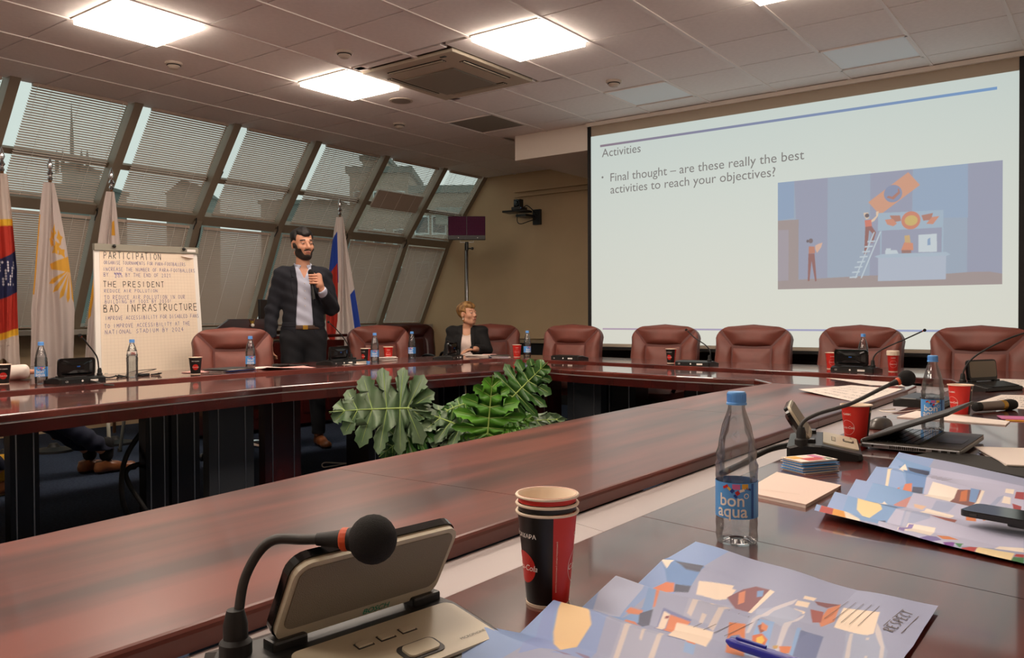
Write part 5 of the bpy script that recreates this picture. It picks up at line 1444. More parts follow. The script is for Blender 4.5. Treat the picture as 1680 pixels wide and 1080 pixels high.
    G = Field.__new__(Field); G.lo = F.lo+F.h*np.array([s_.start for s_ in hsl]); G.h = F.h; G.n = np.array(hh.shape)
    nz = .003*np.sin(qx*90+qy*120+qz*40)
    T_ = lambda m_, t_, sl_=.8: np.minimum(m_*sl_-.004, t_)
    wide = np.clip(abs(qx)-.03, 0, .05)
    hm = np.where(qy < -.02, qz-.060+.5*np.clip(-.055-qy, 0, .1)-.1*wide, np.maximum(qz-.012, (qz+.085-.2*qy)*(qy > .004)+(-.2)*(qy <= .004)))
    hm = np.minimum(hm, .06); side_b = np.minimum(np.minimum(qz+.015, .018-abs(qy+.014)), abs(qx)-.045); hm = np.maximum(hm, side_b)
    ear = np.sqrt(((abs(qx)-.085)*.5)**2+(qy-.006)**2+(qz+.006)**2)-.030; hm = np.minimum(hm, ear)
    thick = .010+.012*np.clip((qz-.03)/.06, 0, 1)+.012*np.exp(-((qy-.09)**2+(qz-.05)**2)/.003)
    G.d = np.maximum(hh-T_(hm, thick)+nz*.6, -(hh+.018)).astype(np.float32)
    G.mesh('hair', M['hair_blond'], t)
    bw = np.minimum(.0045-abs(qz-.037+.30*np.clip(abs(qx)-.036, 0, .1)), .017-abs(abs(qx)-.033)); bw = np.minimum(bw, -.04-qy)
    G.d = np.maximum(hh-np.minimum(bw*.9-.001, .0022), -(hh+.012)).astype(np.float32); G.mesh('eyebrows', M['brow'], t)
    lp_ = .006*(1-((qx/.019)**2+((qz+.0568)/.0115)**2)); lp_ = np.minimum(lp_, -.06-qy)
    G.d = np.maximum(hh-np.minimum(lp_, .0012), -(hh+.012)).astype(np.float32); G.mesh('lips', M['lips'], t)
    for q_ in (-1, 1):
        c = w((q_*.084, .004, -.036)); mb = MB(); mb.ball(tuple(c), .0055, 8); mb.ball(tuple(c-np.array((0, 0, .014))), .007, 8); mb.build('earring', M['pearl'], t, smooth=True)
    mb = MB(); mb.tube([(.058*math.cos(a), .005-.085*abs(math.sin(a))**.8-.0, .985-.055*abs(math.sin(a))) for a in [PI+PI*k/14 for k in range(15)]], .0015, 5); mb.build('necklace', M['gold'], t)
    for q_ in (-1, 1): shoe(t, (q_*.09, -.36, 0), (0, -1), .24, 'black_plastic')
    return t
seated_woman()

# ---------------------------------------------------------------- two people cut off by the left picture edge
def seated_side(name_label, X0, Y0, rz, shirt, trous, ankles, wristR, wristL, shoe_m, sock, sole='sole', hx=0, hair='hair_dark'):
    t = thing('person', name_label, 'person', (X0, Y0, 0), rz)
    kn = []
    F = Field((-.95, -1.12, .02), (.45, .25, 1.36), .009)
    tor = F.like(); tor.ell((0, .03, .86), (.16, .10, .20), .03).ell((0, .03, .66), (.15, .11, .15), .05).ell((0, .02, .53), (.17, .13, .10), .05).cap((-.15, .03, 1.02), (.15, .03, 1.02), .055, None, .05)
    legs = F.like(); so = F.like()
    for q, a in zip((-1, 1), ankles):
        hip = np.array((q*.09, -.02, .52)); a = np.array(a); k_ = (hip+a)/2+np.array((0, -.10, .22)); k_[2] = max(k_[2], .50)
        k_ = np.array(((hip[0]+a[0])/2, min(-.42, (hip[1]+a[1])/2-.05), .50))
        legs.cap(hip, k_, .088, .064, .03).cap(k_, a+np.array((0, 0, .03)), .060, .042, .02)
        so.cap(a+np.array((0, 0, .08)), a, .040, .034, .01)
    arms = F.like()
    for q, wr in zip((-1, 1), (wristR, wristL)):
        sh_ = np.array((q*.19, .03, 1.0)); wr = np.array(wr); el = (sh_+wr)/2+np.array((q*.07, .02, -.12))
        arms.cap(sh_, el, .055, .045, .03).cap(el, wr, .045, .030, .02)
    hands = F.like()
    for q, wr in zip((-1, 1), (wristR, wristL)): hand_prims(hands, wr, (-q*.25, -1, -.05), (0, 0, -1), -q, .25)
    hd = F.like(); hd.cap((0, .02, 1.04), (0, .0, 1.14), .056, .052, .02); w, Rt = head(hd, (0, -.01, 1.20), np.eye(3), 1.0)
    body = F.copy()
    for f in (tor, legs, arms, hd, hands, so):
        a, b = body.d, f.d; k = .012; h = np.clip(.5+.5*(a-b)/k, 0, 1); body.d = (a*(1-h)+b*h-k*h*(1-h)).astype(np.float32)
    body.mesh('body', M['skin'], t); eyes(t, w, np.eye(3))
    sl, X, Y, Z = F.full(); D = F.copy_
    noise = (.004*np.sin(Z*38+X*22)*np.sin(Y*30+Z*11)+.003*np.sin(Z*60+Y*45)).astype(np.float32)
    def sm(*fs, k=.02):
        d = fs[0].d.copy()
        for f in fs[1:]:
            h = np.clip(.5+.5*(d-f.d)/k, 0, 1); d = d*(1-h)+f.d*h-k*h*(1-h)
        return d
    d = np.maximum(np.maximum(sm(tor, arms)-.016+noise, .56-Z), -(hd.d-.008)); d = np.maximum(d, Z-1.09)
    D(d.astype(np.float32)).mesh('shirt', M[shirt], t)
    d = np.maximum(np.maximum(sm(tor, legs, k=.04)-.015+noise, Z-.60), .17-Z)
    D(d.astype(np.float32)).mesh('trousers', M[trous], t)
    d = np.maximum(so.d-.013, Z-.26); D(d.astype(np.float32)).mesh('socks', M[sock], t)
    hsl, HX, HY, HZ = F.box((-.13, -.14, 1.08), (.13, .14, 1.36)); hh = hd.d[hsl]
    G = Field.__new__(Field); G.lo = F.lo+F.h*np.array([s_.start for s_ in hsl]); G.h = F.h; G.n = np.array(hh.shape)
    qy, qz = HY+.01, HZ-1.20
    G.d = np.maximum(np.maximum(hh-.014, np.where(qy < -.04, .075-qz, np.where(qy < .0, .04-qz, -.05-qz))+0*HX), -(hh+.015)).astype(np.float32); G.mesh('hair', M[hair], t)
    for a in ankles: shoe(t, (a[0], a[1]+.07, 0), (hx, -1), .29, shoe_m, sole)
    return t
# his legs stretch along the far table; local -y points along +Y of the room
seated_side('man at the left edge with white sleeve, navy trousers and brown shoes', -.60, -.52, PI, 'shirt_white', 'trouser_navy',
            [(-.10, -.98, .13), (.02, -.92, .13)], (-.70, -.17, .80), (.20, -.32, .72), 'shoe_brown', 'sock_black')
seated_side('person with yellow socks and tan shoes stretched under the far table at the left edge', -.15, -1.28, PI+.12, 'jacket_navy', 'trouser_navy',
            [(.02, -.98, .13), (.16, -.84, .13)], (-.2, -.4, .72), (.2, -.4, .72), 'shoe_brown', 'sock_yellow', 'sole_tan')
# ---------------------------------------------------------------- flipchart
X0, Y0 = -.78, 0
fc = thing('flipchart', 'flipchart easel with handwritten paper sheet standing behind the far table', 'flipchart', (-.80, 1.04, -.02))
# board corners in the plane facing the room (+x), slightly leaning back
def fb(s, t, e=0.0):      # s across (0 left..1 right seen from the room), t down from the top
    y = -.45+s*.865+.035*t*(s-1)*0-(1-s)*.045*t
    z = 1.725-.02*(1-s)-t*1.02
    return (-.10+.10*t+e, y, z)
def fbox(mb, s0, s1, t0, t1, e0, e1):
    V = [fb(s, t, e) for e in (e0, e1) for s, t in ((s0, t0), (s1, t0), (s1, t1), (s0, t1))]
    mb.add(V, [(0, 1, 2, 3), (7, 6, 5, 4), (0, 4, 5, 1), (1, 5, 6, 2), (2, 6, 7, 3), (3, 7, 4, 0)])
mb = MB(); fbox(mb, 0, 1, .02, 1, -.018, 0); mb.build('board', M['white'], fc)
mb = MB(); fbox(mb, -.005, 1.005, -.005, .045, -.02, .016); cl = mb.build('clamp_bar', M['frame'], fc); cl.data.materials.clear(); cl.data.materials.append(mat('grey_clamp_bar', '8f8a7c', rough=.5))
for s in (.165, .845):
    mb = MB(); mb.ball(fb(s, .012, .028), .014, 12); mb.build('knob', M['black_plastic'], cl, smooth=True)
mb = MB(); fbox(mb, .885, .975, .012, .032, .016, .0175); mb.build('maker_label', M['white'], cl)
pp = MB(); fbox(pp, .045, .955, .05, .995, .001, .004); pp = pp.build('paper_sheet', M['paper_warm'], fc)
mb = MB()
for i in range(1, 27):
    s = .06+.88*i/27; mb.quad(fb(s, .09, .0045), fb(s+.0012, .09, .0045), fb(s+.0012, .985, .0045), fb(s, .985, .0045))
for i in range(36):
    t = .09+.895*i/36; mb.quad(fb(.06, t, .0045), fb(.94, t, .0045), fb(.94, t+.001, .0045), fb(.06, t+.001, .0045))
g = mb.build('grid_print', mat('pale_grid_print', 'd9c6b0', rough=.8), pp); g['kind'] = 'stuff'
mb = MB(); V = [fb(.80, .062, .02), fb(.955, .052, .012), fb(.955, .085, .006), fb(.88, .082, .03)]; mb.add(V, [(0, 1, 2, 3)]); mb.build('torn_paper_edge', M['paper'], pp)
def fline(s, x0, x1, y0, y1, m, lw, nm='handwriting', jit=.05):
    mb = MB(); sy0 = (y1-112)/775; h = (y1-y0)/775
    sx = lambda x, y: (x-62+.041*(y-120))/648
    a, b = sx(x0, y1), sx(x1, y1)
    hand(s, a, 0, h, b-a, lw, lambda x, y: fb(x, sy0-y, .0052), mb, jit=jit)
    return mb.build(nm, M[m], pp)
fline('PARTICIPATION', 112, 470, 155, 195, 'ink_black', .0050)
fline('ORGANISE TOURNAMENTS FOR PARA-FOOTBALLERS', 110, 622, 208, 228, 'ink_purple', .0030)
fline('INCREASE THE NUMBER OF PARA-FOOTBALLERS', 105, 684, 246, 267, 'ink_purple', .0030)
fline('BY      BY THE END OF 2021', 105, 520, 278, 300, 'ink_purple', .0030)
fline('20%', 170, 220, 291, 305, 'ink_blue', .0026)
fline('NNN', 168, 212, 276, 289, 'ink_blue', .0042, 'crossed_out_word')
fline('THE PRESIDENT', 98, 475, 328, 362, 'ink_black', .0050)
fline('REDUCE AIR POLLUTION', 103, 425, 375, 393, 'ink_purple', .0030)
fline('TO REDUCE AIR POLLUTION IN OUR', 100, 600, 411, 434, 'ink_purple', .0030)
fline('BUILDING BY 100% BY 2030!', 102, 510, 438, 458, 'ink_purple', .0030)
fline('BAD INFRASTRUCTURE', 92, 680, 465, 508, 'ink_black', .0054)
fline('IMPROVE ACCESSIBILITY FOR DISABLED FANS', 98, 678, 533, 555, 'ink_purple', .0030)
fline('TO IMPROVE ACCESSIBILITY AT THE', 92, 615, 578, 601, 'ink_purple', .0032)
fline('NATIONAL STADIUM BY 2024', 92, 570, 613, 637, 'ink_purple', .0032)
for (a, b) in (((.0, -.42, .72), (.12, -.46, .02)), ((.0, .36, .72), (.12, .40, .02)), ((-.12, -.03, 1.6), (-.55, -.03, .02))):
    mb = MB(); mb.tube([a, b], .014, 10); lg = mb.build('leg', mat('grey_painted_tube', 'a7a597', rough=.4), fc, smooth=True)
    mb = MB(); mb.tube([(b[0], b[1], .0), (b[0], b[1], .05)], .018, 10); mb.build('rubber_foot', M['rubber'], lg)
mb = MB(); fbox(mb, 0.02, .98, .985, 1.0, 0, .05); mb.build('pen_tray', M['grey_plastic'], fc)

# ---------------------------------------------------------------- flags
M['flag_cloth'] = vcol_mat('printed_flag_cloth', .85)
def flag(label, x, y, ztip, wfun, shapes, base, zbot, lean=0.0, seed=0, depth=.07, nf=5):
    t = thing('flag', label, 'flag', (x, y, 0), face_cam(x, y), 'flags on poles')
    MB().lathe([(.16, 0), (.16, .02), (.05, .04), (.03, .07)], 24).build('stand', M['cab_black'], t, smooth='auto')
    po = MB().tube([(0, 0, .1), (0, 0, ztip-.19)], .014, 10).build('pole', mat('varnished_pole', '6d4a2c', rough=.4), t, smooth=True)
    MB().lathe([(.0, -.20), (.014, -.20), (.022, -.185), (.014, -.165), (.014, -.160), (.026, -.140), (.014, -.115), (.012, -.11), (.024, -.08), (.012, -.035), (.0, 0)], 14, c=(0, 0, ztip), cap=False).build('spear_finial', M['chrome'], po, smooth='auto')
    nx, ny = 180, 260
    gx, gy, C = raster_aa(nx, ny, shapes, base)
    top = ztip-.22
    rg = np.random.default_rng(seed); ph = rg.uniform(0, 6, 4)
    def fn(u, v):
        s = 1-v                     # 0 at the top, 1 at the bottom
        w_ = wfun(s); a = (u-.5)
        z = top-(top-zbot)*s
        fold = math.sin(u*nf*2*PI*.5+ph[0]+s*1.2)*.5+math.sin(u*nf*PI*1.7+ph[1])*.35
        return (a*w_+lean*s+.012*math.sin(s*5+u*7+ph[2]), -.02-depth*min(1, s*2+.15)*(.6+fold*.6)*(1-abs(a)*.8), z+.05*s*math.sin(u*5+ph[3])*(s > .9))
    vgrid('flag_cloth', nx, ny, C, fn, M['flag_cloth'], t)
    return t
W1 = lambda s: .06+.30*min(1, s*1.7)**.8
flag('flag at the left picture edge with red, navy and yellow bands', -1.82, .32, 2.50, lambda s: .05+.16*min(1, s*2),
     [('e0b030', [(0, .755), (1, .765), (1, .73), (0, .72)]), ('b83224', [(0, .72), (1, .73), (1, .58), (0, .52)]), ('23264f', [(0, .52), (1, .60), (1, .36), (0, .30)]), ('b83224', [(0, .32), (1, .38), (1, .19), (0, .15)]), ('e0b030', [(0, .15), (1, .19), (1, .155), (0, .115)])]
     + [('d9d2da', 'c', (.1+.8*((k*7) % 11)/11), .42+.13*((k*5) % 9)/9, .028, .006) for k in range(46)], 'cdbcb2', .75, seed=1)
gld = 'd9a13a'
eag = []
for (px, py, a, l, w_) in ((.70, .76, 1.2, .06, .10), (.62, .74, 2.2, .05, .12), (.55, .715, 2.9, .05, .12), (.85, .73, 1.6, .06, .12), (.75, .69, .3, .05, .12), (.70, .67, 3.6, .05, .14), (.85, .66, 5.2, .05, .14), (.60, .70, 4.2, .03, .1)):
    eag.append((gld, [(px+w_*math.cos(a+q)*r_, py+l*.7*math.sin(a+q)*r_) for q, r_ in ((0, 1), (.8, .5), (1.6, .75), (2.4, .4), (3.14, .9), (4, .45), (4.8, .8), (5.5, .4))]))
for k in range(7):
    a = math.radians(205+k*17); eag.append((gld, [(.98, .575+.0*k), (.98+.75*math.cos(a-.10)*.6, .575+.16*math.sin(a-.10)*.9), (.98+.80*math.cos(a)*.7, .575+.17*math.sin(a)), (.98+.75*math.cos(a+.08)*.6, .575+.16*math.sin(a+.08)*.9)]))
eag.append((gld, [(.50, .60), (1, .64), (1, .56), (.55, .575)])); eag.append(('cf9428', [(0, .84), (.035, .84), (.035, .45), (0, .45)]))
flag('white flag with a gold eagle print, second from the left', -1.82, .69, 2.475, lambda s: .07+.25*min(1, s*1.6)**.85, eag, 'cbbcb6', .55, seed=2)
flag('white flag with an orange patch partly hidden behind the flipchart', -1.80, 1.20, 2.455, lambda s: .06+.22*min(1, s*1.6)**.85,
     [('cf9428', [(.72, .84), (.85, .85), (.86, .77), (.70, .77)]), ('cf9428', [(0, .55), (.10, .56), (.08, .35), (0, .33)])], 'cbbcb6', .55, lean=-.10, seed=3)
flag('white, blue and red tricolour flag right of the standing man', -1.75, 3.80, 2.47, lambda s: .08+.32*min(1, s*1.25)**.9,
     [('1c3fa0', [(0, .84), (.30, .90), (.34, .55), (.18, .44), (0, .46)]), ('a92a1e', [(.02, .60), (.30, .68), (.36, .28), (.26, .10), (.05, .18), (0, .30)]), ('1c3fa0', [(.84, .46), (1, .50), (1, 0), (.84, 0)]), ('1c3fa0', [(.30, .06), (1, .12), (1, -.01), (.30, -.01)]), ('a92a1e', [(.62, .04), (.8, .05), (.8, -.01), (.62, -.01)])],
     'd4c8c2', .62, lean=.02, seed=5, depth=.11)

# ---------------------------------------------------------------- rostrum behind the man
ro = thing('rostrum', 'dark mahogany rostrum with a small eagle emblem behind the standing man', 'lectern', (-1.5, 2.6, 0))
MB().box((0, 0, .46), (.45, 1.66, .84), bev=.01).build('body', M['wood_dark'], ro)
mb = MB(); P = [(-.92, .90), (-.60, 1.105), (-.14, 1.105), (-.14, .90)]
mb.prism(P, 0, .03, T=Matrix.Translation((.235, 0, 0)) @ Matrix(((0, 0, 1, 0), (1, 0, 0, 0), (0, 1, 0, 0), (0, 0, 0, 1)))); pn = mb.build('front_panel', M['wood_dark'], ro)
MB().box((.0, .3, .925), (.50, 1.1, .03), bev=.005).build('top', M['wood_dark'], ro)
for k in range(3):
    MB().box((.232, -.45+k*.45, .45), (.012, .36, .60), bev=.004).build('panel', M['wood_dark'], ro)
MB().box((.25, .52, .40), (.02, .03, .015)).build('handle', M['pearl'], ro)
mb = MB(); mb.ball((.28, -.36, 1.045), .018, 12); em = mb.build('emblem', M['pearl'], pn, smooth=True)
mb = MB(); 
for q in (-1, 1): mb.prism([(0, 0), (q*.012, .012), (q*.03, .05), (q*.022, .028), (q*.018, .008)][::q], 0, .006, T=Matrix.Translation((.268, -.36, 1.058)) @ Matrix(((0, 0, 1, 0), (1, 0, 0, 0), (0, 1, 0, 0), (0, 0, 0, 1))))
mb.prism([(-.006, 0), (.006, 0), (.008, .03), (-.008, .03)], 0, .007, T=Matrix.Translation((.268, -.36, 1.058)) @ Matrix(((0, 0, 1, 0), (1, 0, 0, 0), (0, 1, 0, 0), (0, 0, 0, 1))))
mb.build('eagle', M['gold'], pn)
mo = thing('monitor', 'black monitor seen edge-on on the rostrum behind the standing man', 'monitor', (-1.42, 2.55, .945), 0)
MB().box((0, 0, .20), (.03, .34, .30), bev=.006).build('screen_case', M['black_plastic'], mo)
MB().box((-.02, 0, .03), (.03, .05, .06)).build('neck', M['black_plastic'], mo)
MB().lathe([(.10, 0), (.10, .01)], 20).build('foot', M['black_plastic'], mo)
mo.rotation_euler = (0, 0, .5)

# ---------------------------------------------------------------- infrared radiator on a pole, wall camera
ir = thing('radiator_panel', 'dark purple perforated panel on a tall tripod pole in the corner', 'panel', (-1.0, 5.14, 0), face_cam(-1.0, 5.14))
pb = MB().box((0, 0, 2.185), (.45, .06, .285), bev=.006).build('housing', M['black_plastic'], ir)
M['ir_led'] = mat('purple_emitter_grid', '4a1735', rough=.7, spec=.15)
M['ir_dot'] = mat('emitter_dot', '7d4a6a', rough=.6, spec=.2)
MB().box((-.112, -.031, 2.21), (.216, .006, .225)).build('emitter_field', M['ir_led'], pb)
MB().box((.112, -.031, 2.21), (.216, .006, .225)).build('emitter_field', M['ir_led'], pb)
mb = MB()
for i in range(38):
    for j in range(18):
        mb.box((-.216+.432*i/37, -.0345, 2.105+.21*j/17), (.0042, .001, .0042))
d = mb.build('emitter_dots', M['ir_dot'], pb); d['kind'] = 'stuff'
for x in (-.10, .13): MB().box((x, -.0325, 2.068), (.008, .002, .008)).build('indicator', M['white'], pb)
mb = MB(); mb.tube([(-.08, 0, 2.045), (-.08, 0, 2.015), (.08, 0, 2.015), (.08, 0, 2.045)], .004, 6); mb.build('bracket', M['steel'], ir)
MB().tube([(0, 0, .5), (0, 0, 2.02)], .016, 12).build('pole', M['steel'], ir, smooth=True)
MB().tube([(0, 0, .75), (0, 0, 1.2)], .022, 12).build('lower_pole', M['black_plastic'], ir, smooth=True)
k = MB().tube([(0, 0, 1.92), (0, 0, 2.02)], .021, 12).build('collar', M['black_plastic'], ir, smooth='auto')
mb = MB(); mb.tube([(.02, 0, 1.94), (.055, 0, 1.94)], .008, 8); mb.ball((.065, 0, 1.94), .018, 10); mb.build('clamp_knob', M['black_plastic'], k)
for a in (.3, 2.4, 4.5):
    mb = MB(); mb.tube([(0, 0, .62), (.27*math.cos(a), .27*math.sin(a), .02)], .011, 8); mb.build('leg', M['black_plastic'], ir, smooth=True)
MB().tube([(-.022, -.01, 2.0), (-.026, -.012, 1.5), (-.022, -.01, 1.0)], .004, 6).build('cable', M['rubber'], ir)

wc = thing('wall_camera', 'black video camera on a wall bracket beside the screen', 'camera', (-.92, 6.37, 2.44), 0)
MB().box((.10, .0, -.02), (.12, .04, .20), bev=.004).build('wall_plate', M['black_plastic'], wc)
MB().box((.0, -.12, -.01), (.16, .22, .03)).build('arm', M['black_plastic'], wc)
MB().box((-.08, -.20, .045), (.34, .20, .025), rz=.15, bev=.003).build('shelf', M['black_plastic'], wc)
b = MB().box((-.03, -.22, .078), (.15, .15, .04), bev=.006).build('camera_base', M['grey_plastic'], wc)
MB().box((.05, -.296, .078), (.014, .002, .01)).build('status_light', M['cap_blue'], b)
for x in (-.085, .0): MB().box((x-.02+.02, -.22, .145), (.014, .08, .11), bev=.003).build('yoke', M['black_plastic'], wc)
mb = MB(); mb.lathe([(.04, -.05), (.045, -.045), (.045, .045), (.04, .05)], 18, T=Matrix.Translation((-.042, -.22, .155)) @ Matrix.Rotation(PI/2, 4, 'X')); cm = mb.build('camera_head', M['black_gloss'], wc, smooth='auto')
mb = MB(); mb.lathe([(.026, 0), (.026, .012), (.02, .014)], 18, T=Matrix.Translation((-.042, -.27, .155)) @ Matrix.Rotation(PI/2, 4, 'X')); mb.build('lens', M['black_gloss'], cm)
MB().tube(cr([(.05, -.25, .08), (.13, -.26, .10), (.17, -.15, .02), (.14, -.05, -.03)], 6), .006, 6).build('cable', M['rubber'], wc)
MB().tube(cr([(-.08, -.2, .02), (-.06, -.22, -.09), (.0, -.22, -.12), (.06, -.12, -.08), (.10, -.04, -.05)], 6), .006, 6).build('cable', M['rubber'], wc)

# ---------------------------------------------------------------- big-leaved plant inside the ring
M['leaf'] = mat('philodendron_leaf', '3f6b2c', rough=.38, col2='2f5522', scale=7, bump=.3, bscale=60)
M['leaf_bright'] = mat('young_leaf', '5d9a2a', rough=.4, col2='4a8422', scale=8, bump=.3, bscale=60)
M['leaf_back'] = mat('dull_leaf', '64785a', rough=.38, col2='4b6643', scale=9, bump=.3, bscale=60)
M['vein'] = mat('leaf_vein', '9ab45c', rough=.5)
def leaf(par, base, tip, nrm_, L=None, m='leaf', w=1.0, droop=.12, seed=0, fold=.10):
    rg = np.random.default_rng(seed)
    B = Vector(base); Tp = Vector(tip); ax = (Tp-B); Ln = ax.length; ax.normalize(); nn = Vector(nrm_); nn = (nn-ax*nn.dot(ax)).normalized(); sd = ax.cross(nn)
    lobes = [(-.30, .20), (-.16, .42), (.10, .56), (.36, .55), (.60, .44), (.80, .28), (.94, .13)]
    roots = [.0, .03, .12, .28, .46, .64, .80]
    sinus = [(-.06, .10), (-.01, .17), (.14, .21), (.32, .21), (.50, .19), (.68, .15), (.83, .10)]
    V = []; F = []; ns = 6
    half = []
    for i, (lu, lv) in enumerate(lobes):
        s0 = (0.0, 0.0) if i == 0 else sinus[i-1]; s1 = sinus[i]
        if i == 0: s0 = (.0, .02)
        dx, dy = lu-roots[i], lv; l = math.hypot(dx, dy); dx, dy = dx/l, dy/l; px, py = -dy, dx
        if px > 0: px, py = -px, -py     # points back towards the stalk side
        wd = .105+.02*math.sin(i*2)
        def pt(t, side): return (roots[i]+dx*l*t+px*side, dy*l*t+py*side)
        j = lambda: rg.uniform(-.008, .008)
        pts = [s0, pt(.55, wd*.75), pt(.70, wd*1.05), pt(.74, wd*.72), pt(.86, wd*.78), pt(.90, wd*.45), pt(1.0, 0), pt(.92, -wd*.45), pt(.86, -wd*.8), pt(.76, -wd*.7), pt(.68, -wd*.95), pt(.55, -wd*.7)]
        ph = [-1, -.8, -.75, -.6, -.5, -.3, 0, .3, .5, .6, .75, .8]
        for (a, b), f in zip(pts, ph): half.append((a+j(), max(.012, b+j()), roots[i], f, i))
    half.append((1.02, .0, .9, 0, 7))
    for side in (1, -1):
        n0 = len(V)
        for (a, b, r, f, li) in half:
            for k in range(ns+1):
                s = k/ns
                u = r*(1-s)+a*s; v = b*s
                rad = math.hypot(u-.25, v)
                h = fold*s*abs(f)*.55*(1 if li < 7 else 0)*(1-s*.2) - fold*.5*s*(1-abs(f)) + .045*math.sin(9*u+side*2+seed)*s*s + fold*.6*v
                h -= droop*(u**2*1.0+(v*1.3)**2)
                V.append(B+ax*(u*Ln)+sd*(side*v*w*Ln)+nn*(h*Ln))
        q = ns+1
        for i in range(len(half)-1):
            for k in range(ns):
                a = n0+i*q+k; F.append((a, a+1, a+q+1, a+q) if side > 0 else (a, a+q, a+q+1, a+1))
    o = meshobj('leaf', V, F, M[m], par, smooth=True)
    mb = MB()
    mid = [B+ax*(u*Ln)+nn*((-droop*u*u+.004)*Ln) for u in [i/8 for i in range(9)]]
    mb.tube(mid, [.0045*(1-.8*i/8) for i in range(9)], 5)
    for (lu, lv), r in zip(lobes, roots):
        for side in (1, -1):
            pts = []
            for s in (0, .3, .6, .85):
                u = r*(1-s)+lu*s; v = lv*s
                h = -fold*.5*s+.045*math.sin(9*u+side*2+seed)*s*s+fold*.6*v-droop*(u**2+(v*1.3)**2)+.004
                pts.append(B+ax*(u*Ln)+sd*(side*v*w*Ln)+nn*(h*Ln))
            mb.tube(pts, [.0022, .0018, .0014, .0008], 4)
    mb.build('leaf_veins', M['vein'], o)
    return o
pc = (2.86, .62)
pl = thing('potted_philodendron', 'large green plant with deeply lobed leaves inside the table ring', 'plant', (0, 0, 0))
po = MB().lathe([(.13, 0), (.17, .02), (.20, .30), (.21, .32), (.19, .32)], 32, c=(pc[0], pc[1], 0)).build('pot', mat('dark_glazed_pot', '2c2622', rough=.4), pl, smooth='auto')
MB().lathe([(.185, .30), (.0, .31)], 24, c=(pc[0], pc[1], 0), cap=False).build('soil', mat('potting_soil', '1d130c', rough=1), po)
vw = Vector((CX-2.9, CY-.5, .5)).normalized()
def nv(up=.5, side=0.0):
    r = Vector((_R[0], _R[1], 0)); v = Vector((-_f[0], -_f[1], 0)); q = v+Vector((0, 0, up))+r*side; return q.normalized()
LV = [((2.639, .335, .677), (2.33, .09, .675), nv(.45, -.1), 'leaf_back', 1.05, .10, 1), ((2.967, .525, .552), (2.985, .545, .838), nv(.35, .15), 'leaf_bright', 1.12, -.02, 2),
      ((3.035, .631, .725), (3.175, .73, .90), nv(.3, -.2), 'leaf', 1.15, .06, 3), ((2.86, .50, .575), (2.63, .34, .70), nv(1.1, .2), 'leaf_back', .75, .12, 4),
      ((2.86, .52, .70), (2.72, .42, .665), nv(.8, -.5), 'leaf', .8, .35, 5), ((2.68, .36, .58), (2.50, .24, .45), nv(.5, -.3), 'leaf', .9, .15, 6),
      ((3.0, .60, .60), (3.12, .70, .635), nv(1.0, .4), 'leaf_bright', 1.0, .1, 7), ((2.90, .53, .575), (2.68, .36, .53), nv(1.3, .1), 'leaf_back', .7, .1, 8), ((3.02, .64, .60), (3.24, .80, .63), nv(1.6, .2), 'leaf_back', .6, .05, 9),
      ((2.72, .42, .60), (2.60, .33, .46), nv(.3, .1), 'leaf', .8, .15, 10), ((2.95, .75, .60), (2.85, 1.05, .62), nv(1.0, 0), 'leaf', .9, .2, 11), ((2.98, .62, .60), (2.93, .55, .40), nv(.5, 0), 'leaf', .8, .2, 12)]
for (b, tp, n_, m_, w_, dr, sd_) in LV:
    lf = leaf(pl, b, tp, n_, m=m_, w=w_, droop=dr, seed=sd_)
    b = Vector(b); c0_ = Vector((pc[0], pc[1], .30)); mid = (b+c0_)/2+Vector((0, 0, .06))
    MB().tube(cr([tuple(c0_), tuple(mid), tuple(b)], 6), .0065, 7).build('leaf_stalk', M['vein'], pl, smooth=True)

# ---------------------------------------------------------------- paper helpers
def sheet(name, label, pts, z, m, cat='paper', thick=.001, group=None, curl=0.0, lines=None, n=8):
    """sheet of paper from 4 corners (x,y) in order; curl lifts the first corner"""
    cx = sum(p[0] for p in pts)/4; cy = sum(p[1] for p in pts)/4
    th_ = thing(name, label, cat, (cx, cy, z), 0, group)
    def P(u, v, e=0):
        a, b, c, d = [Vector((p[0]-cx, p[1]-cy, 0)) for p in pts]
        q = a*(1-u)*(1-v)+b*u*(1-v)+c*u*v+d*(1-u)*v
        return (q.x, q.y, thick+e+curl*((1-u)*(1-v))**2+.0012*math.sin(u*4+v*3)*(1 if curl else 0)+abs(.0012 if curl else 0))
    V = [P(i/n, j/n) for j in range(n+1) for i in range(n+1)]+[P(i/n, j/n, -thick*.9) for j in range(n+1) for i in range(n+1)]
    q = n+1; k0 = q*q
    F = [(j*q+i, j*q+i+1, (j+1)*q+i+1, (j+1)*q+i) for j in range(n) for i in range(n)]
    F += [(k0+j*q+i, k0+(j+1)*q+i, k0+(j+1)*q+i+1, k0+j*q+i+1) for j in range(n) for i in range(n)]
    for i in range(n):
        for (a, b) in ((i, i+1), (n*q+i+1, n*q+i), ((i+1)*q, i*q), (i*q+n, (i+1)*q+n)): F.append((b, a, k0+a, k0+b))
    o = meshobj('sheet', V, F, M[m], th_, smooth='auto')
    if lines:
        mb = MB()
        for (u0, v0, u1, v1, txt, h, mt) in lines:
            L = math.hypot((pts[1][0]-pts[0][0]), (pts[1][1]-pts[0][1])); Wd = math.hypot((pts[3][0]-pts[0][0]), (pts[3][1]-pts[0][1]))
            hand(txt, u0, 0, h, u1-u0, .0022/L*1.3, lambda x, y: P(x, v0+y, .0006), mb)
        mb.build('handwriting', M['ink_grey'], o)
    return th_
